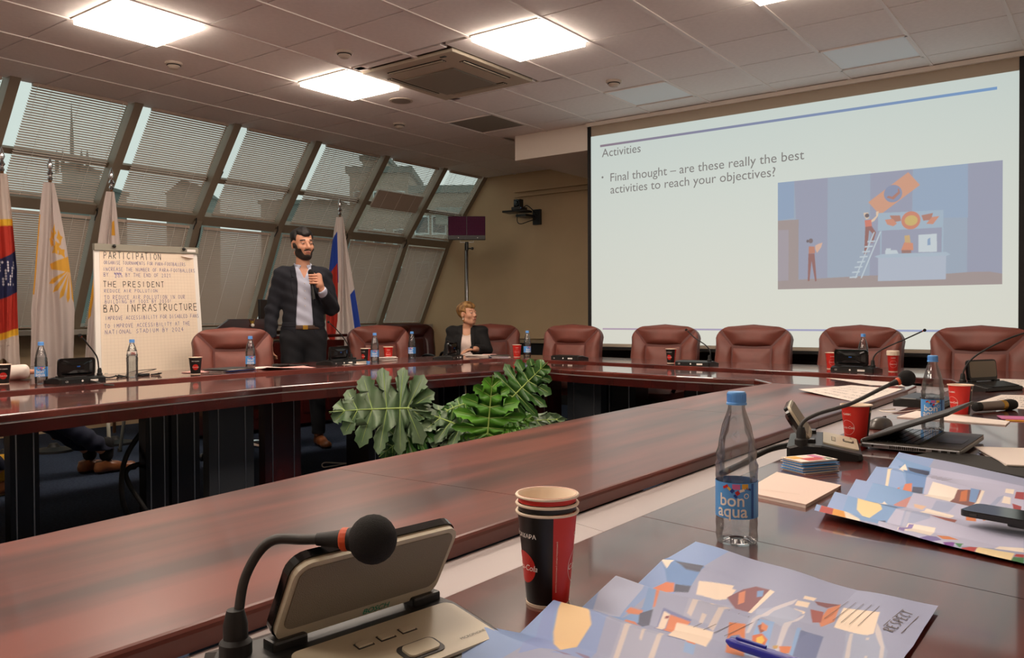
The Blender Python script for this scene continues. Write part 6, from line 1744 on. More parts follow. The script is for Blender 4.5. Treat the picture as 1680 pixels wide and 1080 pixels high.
LN = lambda rows, u0=.08, h=.05: [(u0, .1+.8*i/rows, u0+.75, 0, random.choice(['INCREASE THE NUMBER', 'TO IMPROVE ACCESS', 'OBJECTIVES BY 2024', 'ORGANISE A MEETING', 'REDUCE THE COST']), h, 0) for i in range(rows)]
# far table papers
sheet('paper_sheet', 'white sheet under the black microphone unit before the standing man, right side', [(.30, 1.72), (.62, 1.76), (.60, 1.98), (.28, 1.96)], ZD, 'paper')
sheet('paper_sheet', 'pink sheet lying before the standing man, left of his microphone unit', [(.62, 1.02), (.66, 1.42), (.42, 1.50), (.40, 1.10)], ZD, 'paper_pink', curl=.02)
sheet('paper_sheet', 'white sheet beside the bottle before the chair right of the flipchart', [(.40, 1.05), (.42, 1.30), (.22, 1.32), (.20, 1.08)], ZD, 'paper')
def stack_docs(label, x, y, rz, w_, l_, n, cols, grp='document stacks', cat='papers', name='document_stack', th=.003):
    t = thing(name, label, cat, (x, y, ZD), rz, grp)
    for k in range(n):
        c = cols[k % len(cols)]
        MB().box((random.uniform(-.012, .012), random.uniform(-.012, .012), th*(k+.5)), (w_, l_, th*.9), rz=random.uniform(-.12, .12)).build('document', M[c], t)
    return t
stack_docs('pile of grey and white documents beside the bottle before the flipchart chair', .44, .84, .2, .21, .28, 7, ['grey_plastic', 'paper', 'label_navy', 'paper', 'grey_plastic', 'paper', 'grey_plastic'])
stack_docs('thin pile of papers right of the black cup by the flipchart', .36, .66, .5, .15, .2, 2, ['paper', 'paper_pink'])
stack_docs('white notebook right of the cups before the tricolour side chair', .36, 2.40, .1, .05, .28, 4, ['paper'], name='notebook', cat='notebook', th=.007)
stack_docs('wooden box of pens left of the cups on the far table', .46, 1.99, .1, .06, .18, 2, ['cup_white', 'grey_plastic'], name='pen_box', cat='box', th=.014)
stack_docs('white notebook in front of the seated woman', .62, 3.36, .6, .22, .10, 3, ['paper'], name='notebook', cat='notebook', th=.005)
stack_docs('pile of papers and leaflets between the seated woman and the red cup', .86, 3.36, .7, .17, .20, 6, ['paper', 'label_navy', 'paper', 'black_plastic', 'paper', 'grey_plastic'])
lf = stack_docs('colourful folded leaflet on top of the papers by the seated woman', .80, 3.30, .9, .12, .09, 1, ['paper_pink'], name='leaflet', cat='leaflet'); lf.location.z = ZD+.024
t = thing('bottle_cap', 'loose blue bottle cap lying left of the black and red cup', 'cap', (.52, 2.07, ZD)); MB().lathe([(.015, 0), (.015, .012), (.013, .014)], 20).build('cap', M['cap_blue'], t)
t = thing('glasses_case', 'black headphones with cable lying beside the pen box', 'headphones', (.30, 2.0, ZD)); t.name = 'headphones'
MB().box((0, 0, .02), (.05, .09, .04), bev=.012).build('ear_cup', M['black_plastic'], t); MB().box((.0, .10, .02), (.05, .06, .035), bev=.012).build('ear_cup', M['black_plastic'], t)
MB().tube(cr([(0, 0, .035), (.01, .05, .06), (0, .1, .035)], 6), .006, 6).build('headband', M['rubber'], t)
def cable(label, pts, r=.003, m='rubber', cat='cable', name='cable'):
    t = thing(name, label, cat, pts[0]); p0 = Vector(pts[0])
    MB().tube([tuple(p-p0) for p in cr(pts, 8)], r, 6).build('cord', M[m], t, smooth=True); return t
cable('thin dark cable curling on the far table behind the rounded bottle', [(.30, .18, ZD+.004), (.20, .28, ZD+.02), (.25, .40, ZD+.03), (.15, .46, ZD+.02), (.22, .30, ZD+.004), (.35, .22, ZD+.004)], .0022)
t = thing('headphones', 'tangled black earphones lying around the rounded bottle on the far table', 'headphones', (.42, .20, ZD))
for k in range(4):
    a = [(random.uniform(-.05, .03), -.22+k*.10+random.uniform(0, .09), .004+random.uniform(0, .012)) for _ in range(6)]
    MB().tube(cr(a, 5), .0045, 6).build('cord', M['rubber'], t, smooth=True)
MB().box((-.03, .05, .008), (.03, .07, .016), bev=.004).build('plug', M['black_plastic'], t)
cable('black cable of the microphone unit before the standing man, coiled on the left', [(.30, 1.50, ZD+.004), (.26, 1.36, ZD+.006), (.36, 1.28, ZD+.02), (.38, 1.40, ZD+.01), (.30, 1.32, ZD+.006), (.42, 1.55, ZD+.006)], .006)
for (x, y, dx, dy, l) in ((.655, -.22, .10, .03, 'grey cable hanging over the edge from the far left microphone unit'), (.55, 1.80, .12, .04, 'grey cable hanging over the edge from the unit before the man'), (.74, 2.88, .08, -.02, 'grey cable hanging over the edge from the unit before the woman')):
    cable(l, [(x, y, ZD+.012), (x+dx*.4, y+dy*.4, ZD+.006), (x+dx, y+dy, ZI+.008), (x+dx*1.5, y+dy*2, ZI+.004)], .005, 'grey_plastic')
cable('black cable running from the second champagne unit into the table channel', [(4.70, -.33, ZD+.02), (4.66, -.42, ZD+.012), (4.60, -.52, ZC+.02), (4.57, -.50, ZC+.006), (4.56, -.30, ZC+.006)], .008)
cable('black cable hanging under the far table beside the pedestal', [(1.18, -.06, .66), (1.12, -.25, .40), (1.2, -.33, .20), (1.16, -.25, .03), (1.22, -.18, .05), (1.25, -.24, .12), (1.15, -.28, .30), (1.13, -.10, .34)], .014)
cable('white cord lying in loops on the carpet between the far tables', [(.62, 1.95, .006), (.66, 1.72, .006), (.56, 1.58, .02), (.64, 1.50, .006), (.72, 1.55, .02), (.66, 1.68, .006), (.78, 1.85, .02), (.85, 1.90, .25)], .005, 'pearl', 'cord', 'cord')
cable('long thin black cable hanging down the window mullion left of the man', [(-2.05, 2.50, 2.62), (-2.25, 2.50, 2.40), (-2.35, 2.46, 2.2), (-2.40, 2.42, 1.9), (-2.62, 2.40, 1.6)], .006)
t = thing('bag', 'dark grey-green fabric bag leaning under the far table by the white cord', 'bag', (.80, 1.98, 0))
mb = MB(); mb.add([(-.12, -.10, 0), (.14, -.08, 0), (.14, .14, 0), (-.10, .12, 0), (-.02, .0, .34), (.10, .02, .34), (.10, .08, .34), (-.01, .07, .34)], [(3, 2, 1, 0), (4, 5, 6, 7), (0, 1, 5, 4), (1, 2, 6, 5), (2, 3, 7, 6), (3, 0, 4, 7)]); mb.build('bag_body', mat('bag_fabric', '3b3a33', rough=.95), t)
MB().tube(cr([(0, .02, .34), (.02, .03, .42), (.08, .05, .42), (.09, .05, .34)], 5), .007, 6).build('strap', M['rubber'], t)

# ---------------------------------------------------------------- near desk: folded maps
M['map'] = vcol_mat('printed_map', .55)
def tri(v, crests):
    pass
def map_sheet(label, art, P, hfun, nx=400, ny=300, txt=None, lcol='8fabdc', base='a3abca', edge=None):
    t = thing('folded_map', label, 'map', (0, 0, 0), 0, 'printed maps on the near desk')
    gx, gy = np.meshgrid(np.linspace(0, 1, nx), np.linspace(0, 1, ny))
    u0 = .06
    shapes = [(c, [((u-u0)/(1-u0), v) for u, v in p]) for c, p in art]
    shapes = [(lcol, [(0, 0), (.16, 0), (.16, 1), (0, 1)])]+shapes
    _, _, C = raster_aa(nx, ny, shapes, base)
    # faint grey text lines inside the cream boxes
    def fn(u, v):
        uu = u0+(1-u0)*u; x, y = P(uu, v); return (x, y, ZD+.002+hfun(u, v))
    o = vgrid('map_sheet', nx, ny, C, fn, M['map'], t)
    if txt:
        mb = MB()
        for (s, ua, va, ub, vb, h, lw) in txt:
            L = math.hypot(ub-ua, vb-va); ex, ey = (ub-ua)/L, (vb-va)/L
            def f2(x, y):
                u = ua+ex*x-ey*y; v = va+ey*x+ex*y; q = fn(u, v); return (q[0], q[1], q[2]+.0009)
            if s == '_': 
                mb.quad(f2(0, 0), f2(L, 0), f2(L, lw), f2(0, lw))
            else: hand(s, 0, 0, h, L, lw, f2, mb, jit=.02)
        mb.build('map_lettering', M['ink_grey'], o)
    return t
ART_F = [('7fa3d6',[(0.235,0.626),(0.157,0.737),(0.177,0.758),(0.205,0.716),(0.339,0.526),(0.222,0.531),(0.209,0.573)]),('8fa3d8',[(-0.006,0.547),(0.06,0.539),(0.099,0.469),(0.171,0.398),(0.276,0.335),(0.226,0.273)]),('8ea5d6',[(0.279,0.337),(0.234,0.465),(0.132,0.54),(0.222,0.531),(0.362,0.342),(0.289,0.305)]),('f7d4a0',[(0.06,0.539),(0.136,0.537),(0.231,0.466),(0.279,0.337),(0.216,0.373),(0.151,0.424),(0.099,0.479)]),('b5bfdc',[(-0.031,0.752),(0.14,0.753),(0.177,0.681),(0.192,0.605),(0.219,0.534),(0.135,0.54)]),('de8a66',[(0.2,0.603),(0.2,0.618),(0.245,0.619),(0.255,0.605),(0.214,0.598)]),('59607a',[(0.244,0.608),(0.269,0.631),(0.31,0.576),(0.332,0.532),(0.296,0.55)]),('de8a66',[(0.238,0.568),(0.26,0.577),(0.308,0.539),(0.332,0.532),(0.274,0.529)]),('de8a66',[(0.174,0.747),(0.194,0.744),(0.267,0.64),(0.262,0.637)]),('7299d0',[(0.012,0.885),(0.217,0.885),(0.243,0.8),(0.153,0.795),(0.103,0.834)]),('565b70',[(0.098,0.877),(0.208,0.889),(0.227,0.853),(0.171,0.852)]),('fbf0e2',[(0.054,0.863),(0.092,0.881),(0.104,0.84)]),('e0845c',[(0.117,0.76),(0.147,0.798),(0.177,0.8),(0.204,0.771),(0.147,0.756)]),('50566c',[(0.183,0.797),(0.243,0.8),(0.255,0.777),(0.204,0.771)]),('f8e6d3',[(0.252,0.823),(0.371,0.842),(0.391,0.785),(0.363,0.773),(0.286,0.776)]),('aeb4cd',[(0.307,0.747),(0.432,0.768),(0.489,0.624),(0.372,0.632)]),('d9cfce',[(0.324,0.745),(0.346,0.744),(0.397,0.635),(0.375,0.644)]),('d9cfce',[(0.418,0.752),(0.437,0.75),(0.493,0.608),(0.469,0.616)]),('d9cfce',[(0.373,0.745),(0.386,0.747),(0.408,0.706),(0.398,0.706)]),('d9cfce',[(0.415,0.658),(0.432,0.656),(0.447,0.621),(0.433,0.624)]),('aeb4cd',[(0.286,0.518),(0.403,0.524),(0.468,0.397),(0.389,0.356)]),('d9cfce',[(0.297,0.515),(0.312,0.518),(0.404,0.371),(0.393,0.366)]),('d9cfce',[(0.401,0.519),(0.414,0.521),(0.477,0.408),(0.463,0.402)]),('d9cfce',[(0.351,0.515),(0.361,0.516),(0.391,0.469),(0.38,0.473)]),('7b86b8',[(0.293,0.644),(0.407,0.626),(0.453,0.539),(0.35,0.55)]),('f4e3d2',[(0.305,0.634),(0.333,0.627),(0.373,0.556),(0.349,0.558)]),('e38a62',[(0.333,0.627),(0.411,0.618),(0.418,0.548),(0.378,0.555)]),('8b3a4a',[(0.324,0.618),(0.334,0.623),(0.34,0.613),(0.33,0.611)]),('8fb0dd',[(0.49,0.51),(0.517,0.516),(0.545,0.471),(0.515,0.471)]),('e38a62',[(0.484,0.516),(0.512,0.521),(0.521,0.506),(0.498,0.506)]),('fbe7d2',[(0.375,0.606),(0.496,0.606),(0.546,0.515),(0.43,0.516)]),('5f6a9c',[(0.43,0.516),(0.484,0.516),(0.487,0.51),(0.434,0.508)]),('fbe9d6',[(0.4,0.402),(0.468,0.403),(0.468,0.397),(0.419,0.373)]),('8b7ba0',[(0.3,0.358),(0.341,0.361),(0.358,0.348),(0.352,0.339),(0.318,0.35)]),('8b7ba0',[(0.268,0.324),(0.324,0.331),(0.314,0.318)]),('fbe9d6',[(0.326,0.829),(0.39,0.829),(0.395,0.795),(0.373,0.774)]),('8c5a63',[(0.387,0.792),(0.408,0.839),(0.437,0.863),(0.491,0.863),(0.496,0.758),(0.444,0.76)]),('f8e6d3',[(0.488,0.865),(0.508,0.86),(0.502,0.752),(0.491,0.755)]),('7fa3d6',[(0.454,0.847),(0.472,0.855),(0.486,0.831),(0.471,0.823)]),('d98a6a',[(0.407,0.821),(0.419,0.837),(0.45,0.792),(0.439,0.777)]),('f8e6d3',[(0.601,0.882),(0.639,0.89),(0.641,0.869),(0.608,0.863)]),('f8e6d3',[(0.598,0.848),(0.637,0.855),(0.645,0.829),(0.604,0.824)]),('f8e6d3',[(0.596,0.789),(0.637,0.795),(0.641,0.776),(0.601,0.769)]),('f8e6d3',[(0.611,0.81),(0.65,0.808),(0.653,0.797),(0.615,0.795)]),('aeb9d4',[(0.507,0.777),(0.586,0.813),(0.645,0.802),(0.645,0.711),(0.643,0.694),(0.556,0.734),(0.582,0.64),(0.569,0.634),(0.536,0.715)]),('d5d2dc',[(0.532,0.75),(0.551,0.798),(0.585,0.842),(0.595,0.855),(0.595,0.827),(0.561,0.782),(0.553,0.732),(0.582,0.64),(0.575,0.635)]),('d5d2dc',[(0.635,0.724),(0.641,0.753),(0.656,0.797),(0.66,0.779),(0.65,0.74),(0.695,0.613),(0.709,0.56),(0.704,0.558)]),('d98a66',[(0.717,0.9),(0.749,0.8),(0.73,0.758),(0.709,0.782),(0.698,0.853)]),('a35a55',[(0.656,0.826),(0.697,0.832),(0.718,0.779),(0.697,0.768)]),('8a5a60',[(0.644,0.869),(0.718,0.895),(0.695,0.856),(0.662,0.856)]),('fbe7d2',[(0.736,0.882),(0.851,0.89),(0.879,0.781),(0.861,0.765),(0.762,0.773)]),('d9804f',[(0.506,0.656),(0.55,0.668),(0.642,0.534),(0.596,0.524)]),('6b82b4',[(0.546,0.61),(0.563,0.624),(0.591,0.603),(0.604,0.577),(0.584,0.568),(0.556,0.587)]),('8fb4e4',[(0.564,0.711),(0.612,0.713),(0.686,0.556),(0.635,0.547)]),('d9703c',[(0.596,0.634),(0.615,0.65),(0.644,0.632),(0.654,0.6),(0.628,0.597),(0.608,0.615)]),('efc24a',[(0.612,0.629),(0.621,0.642),(0.639,0.626),(0.641,0.606),(0.624,0.611)]),('a35a45',[(0.584,0.674),(0.591,0.685),(0.615,0.66),(0.61,0.648)]),('e08a60',[(0.585,0.692),(0.612,0.682),(0.62,0.661),(0.601,0.665)]),('a35a45',[(0.624,0.587),(0.639,0.594),(0.651,0.574),(0.636,0.566)]),('e08a60',[(0.641,0.568),(0.653,0.585),(0.668,0.563),(0.647,0.556)]),('8eb3e2',[(0.682,0.715),(0.693,0.716),(0.759,0.561),(0.746,0.56)]),('6d7ba8',[(0.699,0.705),(0.769,0.702),(0.813,0.563),(0.754,0.56)]),('de7f4a',[(0.687,0.616),(0.718,0.626),(0.728,0.598),(0.71,0.589)]),('c9a25a',[(0.671,0.613),(0.684,0.619),(0.69,0.606),(0.68,0.602)]),('aab6d2',[(0.803,0.765),(0.872,0.769),(0.895,0.795),(0.952,0.698),(0.966,0.632),(0.869,0.589),(0.842,0.679)]),('d8d3d8',[(0.817,0.761),(0.825,0.765),(0.87,0.648),(0.885,0.595),(0.877,0.592)]),('d8d3d8',[(0.867,0.834),(0.895,0.795),(0.935,0.719),(0.963,0.629),(0.953,0.626),(0.925,0.716),(0.879,0.789)]),('d8d3d8',[(0.904,0.663),(0.91,0.665),(0.915,0.647),(0.907,0.644)]),('d8d3d8',[(0.867,0.756),(0.875,0.76),(0.88,0.745),(0.872,0.742)]),('fbe7d2',[(0.889,0.635),(0.934,0.635),(0.934,0.618),(0.898,0.602)]),('f6eadf',[(0.633,0.516),(0.655,0.527),(0.661,0.513),(0.646,0.508)])]
ART_R = [('7fa9dc',[(0.046,0.946),(0.219,0.906),(0.281,0.508),(0.268,0.455),(0.277,0.248),(0.279,0.035),(0.266,0.009),(0.071,-0.008),(0.079,0.05),(0.122,0.059),(0.107,0.202),(0.131,0.281),(0.125,0.423),(0.145,0.486)]),('8fb0e2',[(0.046,0.946),(0.106,0.902),(0.111,0.787),(0.203,0.579),(0.154,0.47)]),('6a95d0',[(0.095,0.863),(0.22,0.878),(0.273,0.568),(0.212,0.54),(0.167,0.699)]),('fbf0e2',[(0.104,0.811),(0.115,0.894),(0.143,0.828),(0.13,0.804),(0.162,0.695)]),('f3e6cf',[(0.099,0.696),(0.096,0.777),(0.146,0.532),(0.145,0.486)]),('3d4664',[(0.133,0.865),(0.222,0.865),(0.244,0.735),(0.194,0.747)]),('e08a60',[(0.178,0.524),(0.187,0.543),(0.204,0.467),(0.188,0.486)]),('de7f58',[(0.198,0.576),(0.22,0.593),(0.242,0.498),(0.211,0.439)]),('3d4664',[(0.23,0.566),(0.266,0.573),(0.279,0.497),(0.244,0.477)]),('fbf0e2',[(0.186,0.268),(0.196,0.314),(0.217,0.291),(0.211,0.249)]),('c98a86',[(0.231,0.303),(0.28,0.403),(0.276,0.303),(0.247,0.278)]),('fbe0a8',[(0.139,0.201),(0.197,0.237),(0.232,0.168),(0.203,0.092),(0.158,0.133)]),('40507c',[(0.192,0.083),(0.26,0.114),(0.265,0.07),(0.229,0.074)]),('40507c',[(0.197,0.237),(0.265,0.247),(0.263,0.219),(0.22,0.219)]),('fbf0e2',[(0.145,0.044),(0.183,0.06),(0.173,0.027)]),('b9443e',[(0.076,0.056),(0.122,0.059),(0.127,-0.011),(0.077,-0.02)]),('e8a03c',[(0.116,0.038),(0.147,0.038),(0.186,-0.011),(0.159,-0.04),(0.125,-0.021)]),('f6e8d4',[(0.152,0.025),(0.209,0.008),(0.232,-0.025),(0.191,-0.037)]),('f3e0bd',[(0.15,-0.04),(0.23,-0.028),(0.267,-0.048),(0.18,-0.053)]),('c9583c',[(0.234,-0.018),(0.3,-0.021),(0.312,-0.039),(0.266,-0.041)]),('3f7a4c',[(0.06,-0.05),(0.077,-0.02),(0.155,-0.044),(0.139,-0.057)]),('c3c6e2',[(0.219,0.906),(0.565,0.875),(0.642,0.139),(0.541,0.036),(0.391,-0.042),(0.305,-0.045),(0.266,0.009),(0.265,0.119),(0.277,0.248),(0.268,0.455),(0.281,0.508)]),('fbf0e4',[(0.286,0.635),(0.381,0.621),(0.397,0.43),(0.3,0.429)]),('8c5a55',[(0.379,0.61),(0.449,0.666),(0.463,0.419),(0.389,0.424)]),('7fa3d6',[(0.415,0.66),(0.445,0.664),(0.456,0.507),(0.435,0.51)]),('cf7a4c',[(0.393,0.599),(0.409,0.635),(0.428,0.504),(0.41,0.47)]),('fbf0e4',[(0.451,0.668),(0.461,0.665),(0.472,0.418),(0.459,0.424)]),('a9b6d8',[(0.35,0.402),(0.414,0.416),(0.403,0.334),(0.351,0.309)]),('a9b6d8',[(0.295,0.228),(0.361,0.264),(0.38,0.181),(0.337,0.129),(0.327,0.045),(0.311,0.062)]),('b9c0dc',[(0.302,0.216),(0.316,0.228),(0.327,0.06),(0.318,0.052)]),('fbf0e4',[(0.335,0.323),(0.424,0.317),(0.42,0.263),(0.333,0.241)]),('e8c7ae',[(0.292,0.335),(0.332,0.338),(0.326,0.306),(0.299,0.312)]),('a35a50',[(0.365,0.226),(0.443,0.265),(0.448,0.204),(0.421,0.199)]),('fbf0e4',[(0.326,0.129),(0.407,0.133),(0.413,0.037),(0.325,0.007)]),('8d7fc0',[(0.33,0.124),(0.344,0.128),(0.345,0.009),(0.327,0.009)]),('d87f4a',[(0.453,0.357),(0.48,0.365),(0.492,0.306),(0.463,0.298)]),('d98a5a',[(0.5,0.362),(0.516,0.392),(0.528,0.352),(0.51,0.32)]),('7a94c8',[(0.579,0.418),(0.613,0.42),(0.621,0.34),(0.578,0.335)]),('fbf0e4',[(0.516,0.776),(0.543,0.788),(0.549,0.705),(0.522,0.705)]),('fbf0e4',[(0.525,0.654),(0.547,0.652),(0.555,0.578),(0.528,0.577)]),('fbf0e4',[(0.528,0.519),(0.558,0.525),(0.561,0.472),(0.534,0.46)]),('a8434a',[(0.553,0.751),(0.577,0.77),(0.588,0.656),(0.559,0.652)]),('a8434a',[(0.559,0.592),(0.589,0.578),(0.594,0.491),(0.571,0.525)]),('a9b6d8',[(0.509,0.63),(0.526,0.666),(0.509,0.457),(0.496,0.358),(0.486,0.384)]),('e0884c',[(0.424,0.066),(0.453,0.089),(0.485,0.069),(0.449,0.032)]),('7a70b0',[(0.382,-0.009),(0.429,0.043),(0.448,0.018),(0.403,-0.019)]),('c9503c',[(0.36,-0.027),(0.389,-0.017),(0.418,-0.033),(0.394,-0.053)]),('e6a84a',[(0.416,-0.028),(0.439,-0.002),(0.443,-0.038),(0.423,-0.041)]),('7a3f9c',[(0.454,0.01),(0.482,0.026),(0.484,0.001),(0.464,-0.008)]),('3f8a54',[(0.482,0.02),(0.504,0.037),(0.5,0.003)]),('b03a38',[(0.504,0.005),(0.541,0.036),(0.536,-0.012),(0.5,-0.029)]),('f4dfae',[(0.541,0.04),(0.627,0.07),(0.628,-0.016),(0.537,-0.039)]),('3f7a4c',[(0.629,0.03),(0.652,0.049),(0.657,-0.004),(0.625,-0.019)]),('b03a38',[(0.631,0.067),(0.649,0.082),(0.652,0.049),(0.629,0.036)]),('fbf0e4',[(0.585,0.105),(0.642,0.139),(0.646,0.104),(0.577,0.067)])]
def zig(y, crests, valleys, h):
    pts = sorted([(c, h) for c in crests]+[(v, 0.0) for v in valleys])
    if y <= pts[0][0]: return pts[0][1]
    for (a, za), (b, zb) in zip(pts[:-1], pts[1:]):
        if y <= b: 
            t = (y-a)/(b-a); return za+(zb-za)*t
    return pts[-1][1]
def PF(u, v):
    y = -2.05+.62*v; xl = 4.85+(y+1.70)*.15; return (xl+(5.235-xl)*u, y)
def HF(u, v):
    y = PF(u, v)[1]; a = max(.12, 1-u*1.25)
    return zig(y, [-1.86, -1.742, -1.62, -1.515], [-2.05, -1.80, -1.69, -1.58], .024)*a+(.008*max(0, (y+1.50)/.07) if y > -1.5 else 0)*a+.002*math.sin(u*9+v*7)**2
T_F = [('RESPECT', .925, .80, .945, .925, .036, .0032), ('_', .885, .82, .905, .93, 0, .0025), ('_', .95, .80, .965, .91, 0, .0025)]
for k in range(4): T_F.append(('_', .40+.035*k, .60, .44+.035*k, .70-.0, 0, .0022))
for k in range(5): T_F.append(('_', .70+.028*k, .80, .715+.028*k, .92, 0, .002))
map_sheet('unfolded illustrated map in the foreground showing roads and the word RESPECT', ART_F, PF, HF, txt=T_F)
def PR(u, v): return (4.935+.56*u-.005*v, -1.035-.19*u+.715*v)
def HR(u, v):
    y = -1.035+.715*v; a = max(.10, 1-u*1.6)
    return zig(y, [-1.02, -.90, -.74, -.56, -.32], [-1.06, -.96, -.82, -.66, -.44], .022)*a+.002*math.sin(u*8+v*9)**2
map_sheet('second illustrated map beside the phone, with a bright coloured near edge', ART_R, PR, HR, txt=[('_', .21+.02*k, .66, .225+.02*k, .78, 0, .003) for k in range(4)])

# notepad, leaflet stack, folder, laptop, mouse, phone, pens, papers
npd = thing('notepad', 'plain cream notepad lying right of the tall bottle', 'notepad', (0, 0, ZD))
MB().prism([(4.775, -.68), (4.935, -.748), (4.93, -.971), (4.790, -.925)], 0, .006).build('pages', M['paper'], npd)
MB().prism([(4.774, -.679), (4.936, -.747), (4.931, -.972), (4.789, -.926)], .006, .0075).build('cover', mat('cream_cover', 'eed6c8', rough=.7), npd)
Vt, Ft = text_geo('programme notes', .012); meshobj('faint_print', [(x+4.85, y-.89, .0078) for x, y in Vt], Ft, mat('faint_print', 'dcc6b4', rough=.7), npd)
lf = thing('leaflet_stack', 'small stack of folded blue leaflets before the second champagne unit', 'leaflets', (4.815, -.575, ZD), -.55)
for k in range(9):
    MB().box((random.uniform(-.004, .004), random.uniform(-.004, .004), .0015+.003*k), (.075, .105, .0016), rz=random.uniform(-.05, .05)).build('leaflet', M['label_blue' if k % 2 else 'paper'], lf)
tp = MB().box((0, 0, .0285), (.075, .105, .001)).build('top_leaflet', M['paper'], lf)
for (x, y, a, b, m) in ((-.015, -.03, .03, .03, 'label_yellow'), (.015, 0, .03, .05, 'red'), (-.01, .03, .04, .02, 'label_pink'), (.02, .04, .02, .01, 'leaf')): MB().box((x, y, .0293), (a, b, .0006)).build('print_patch', M[m], tp)
fd = thing('folder', 'flat matte black folder lying behind the second map', 'folder', (0, 0, ZD))
MB().prism([(4.985, -.275), (5.03, -.135), (5.40, -.30), (5.40, -.52), (5.20, -.41)], 0, .010).build('cover', mat('black_folder', '2a2826', rough=.75), fd)
fd.location.x = .0
# laptop: base corners from the photograph's layout
lp = thing('laptop', 'open silver-edged laptop with dark keyboard seen from its left side', 'laptop', (4.835, -.185, ZD), math.atan2(-.02, .224)+0.0)
lp.rotation_euler = (0, 0, math.radians(-1))
bw_, bd_ = .36, .245       # base local: x from hinge to front edge, y along hinge
def lpoly(z0, z1, ins=0): return None
lp.rotation_euler = (0, 0, 0)
LH0 = Vector((4.835, -.185, 0)); ex = Vector((.98, -.05, 0)).normalized(); ey = Vector((.03, 1, 0)).normalized()
Ml = Matrix(((ex.x, ey.x, 0, 0), (ex.y, ey.y, 0, 0), (0, 0, 1, 0), (0, 0, 0, 1)))
mb = MB(); mb.box((.1225, .18, .0125), (.245, .345, .014), bev=.004, T=Ml); bs_ = mb.build('base', M['steel'], lp)
mb = MB(); mb.box((.1225, .18, .0205), (.243, .343, .002), T=Ml); mb.build('palm_rest', mat('dark_silver_deck', '57524c', rough=.45), lp)
kb = MB().box((.085, .18, .0222), (.125, .31, .0015), T=Ml).build('keyboard_well', M['black_plastic'], lp)
for r_ in range(6):
    for c in range(15):
        MB().box((.032+r_*.0205, .038+c*.0203, .0240), (.0175, .0172, .0022), T=Ml).build('key', M['black_gloss'], kb) if (r_ == 0 and c == 0) else None
key0 = [o for o in kb.children][0]
for r_ in range(6):
    for c in range(15):
        if r_ == 0 and c == 0: continue
        o = bpy.data.objects.new('key', key0.data); link(o, kb); v = Ml @ Vector((r_*.0205, c*.0203, 0)); o.location = v
MB().box((.200, .16, .0218), (.06, .10, .0012), T=Ml).build('touchpad', mat('touchpad_grey', '4a4641', rough=.4), lp)
for k in range(14): MB().box((.075+k*.0052, .0068, .012), (.0026, .003, .008), T=Ml).build('vent_slot', M['dark_gap'], bs_)
for (x, w_) in ((.03, .005), (.155, .016), (.185, .014), (.207, .014), (.228, .014)): MB().box((x, .0068, .012), (w_, .003, .006), T=Ml).build('port', M['dark_gap'], bs_)
TL = Ml @ Matrix.Translation((.004, .18, .018)) @ Matrix.Rotation(-math.radians(22.5), 4, 'Y')
ld = MB().box((.118, 0, .006), (.235, .345, .009), bev=.003, T=TL).build('lid', M['grey_plastic'], lp)
MB().box((.118, 0, .0008), (.215, .325, .001), T=TL).build('display', M['black_gloss'], ld)
MB().tube([tuple(Ml @ Vector((.0, .03, .018))), tuple(Ml @ Vector((.0, .33, .018)))], .009, 10).build('hinge', M['steel'], lp, smooth=True)
ms = thing('computer_mouse', 'dark computer mouse between red cup and laptop hinge', 'mouse', (4.775, .30, ZD), -.2)
mb = MB()
V = []; F = []
for j in range(9):
    t_ = j/8; y = -.055+.11*t_; w_ = .030*math.sqrt(max(0.02, 1-(2*t_-1)**4)); h_ = .034*math.sqrt(max(.02, 1-(2*t_-1.1)**2*.8))
    for k in range(13):
        a = PI*k/12; V.append((w_*math.cos(a), y, .002+h_*math.sin(a)**.8))
for j in range(8):
    for k in range(12): a = j*13+k; F.append((a, a+13, a+14, a+1))
F.append(tuple(range(13))); F.append(tuple(8*13+k for k in range(12, -1, -1))); F += []
meshobj('mouse_shell', V, F, mat('mouse_grey', '4a4540', rough=.3), ms, smooth='auto')
MB().box((0, .035, .031), (.006, .018, .010), bev=.002).build('scroll_wheel', M['rubber'], ms)
MB().tube([(-.0305, -.03, .014), (-.031, 0, .016), (-.0305, .03, .014)], .0025, 6).build('chrome_line', M['chrome'], ms)
ph = thing('mobile_phone', 'black mobile phone lying on the second map at the right edge', 'phone', (5.292, -.965, ZD+.0245), -.25)
mb = MB(); P = rrect(.19, .078, .014); mb.prism(P, 0, .009); mb.build('body', M['black_plastic'], ph)
MB().prism(rrect(.186, .074, .012), .009, .0102).build('screen', M['black_gloss'], ph)
MB().box((-.07, -.0395, .005), (.012, .002, .004)).build('side_button', M['grey_plastic'], ph)
MB().prism(rrect(.06, .03, .012), -.010, 0).build('ring_grip', M['grey_plastic'], ph)
pn = thing('pen', 'blue pen lying on the foreground map at the bottom edge', 'pen', (5.075, -1.715, ZD+.016), -.18)
mb = MB(); T_ = Matrix.Rotation(PI/2, 4, 'Y'); mb.lathe([(.002, 0), (.0055, .006), (.006, .02), (.006, .11), (.004, .135), (.001, .145)], 12, T=T_); mb.build('barrel', mat('blue_pen', '23259a', rough=.3), pn, smooth='auto')
MB().box((.03, 0, .007), (.035, .003, .002)).build('clip', mat('blue_pen', '23259a'), pn)
hm = thing('handheld_microphone', 'silver and black handheld microphone lying on papers at the right edge', 'microphone', (4.985, .985, ZD+.021), 1.05)
T_ = Matrix.Rotation(PI/2, 4, 'Y') 
mb = MB(); mb.lathe([(.014, -.04), (.017, -.035), (.0175, .0), (.0185, .11)], 18, T=T_); mb.build('handle', mat('silver_mic_body', '8a8078', rough=.35, metal=.5), hm, smooth='auto')
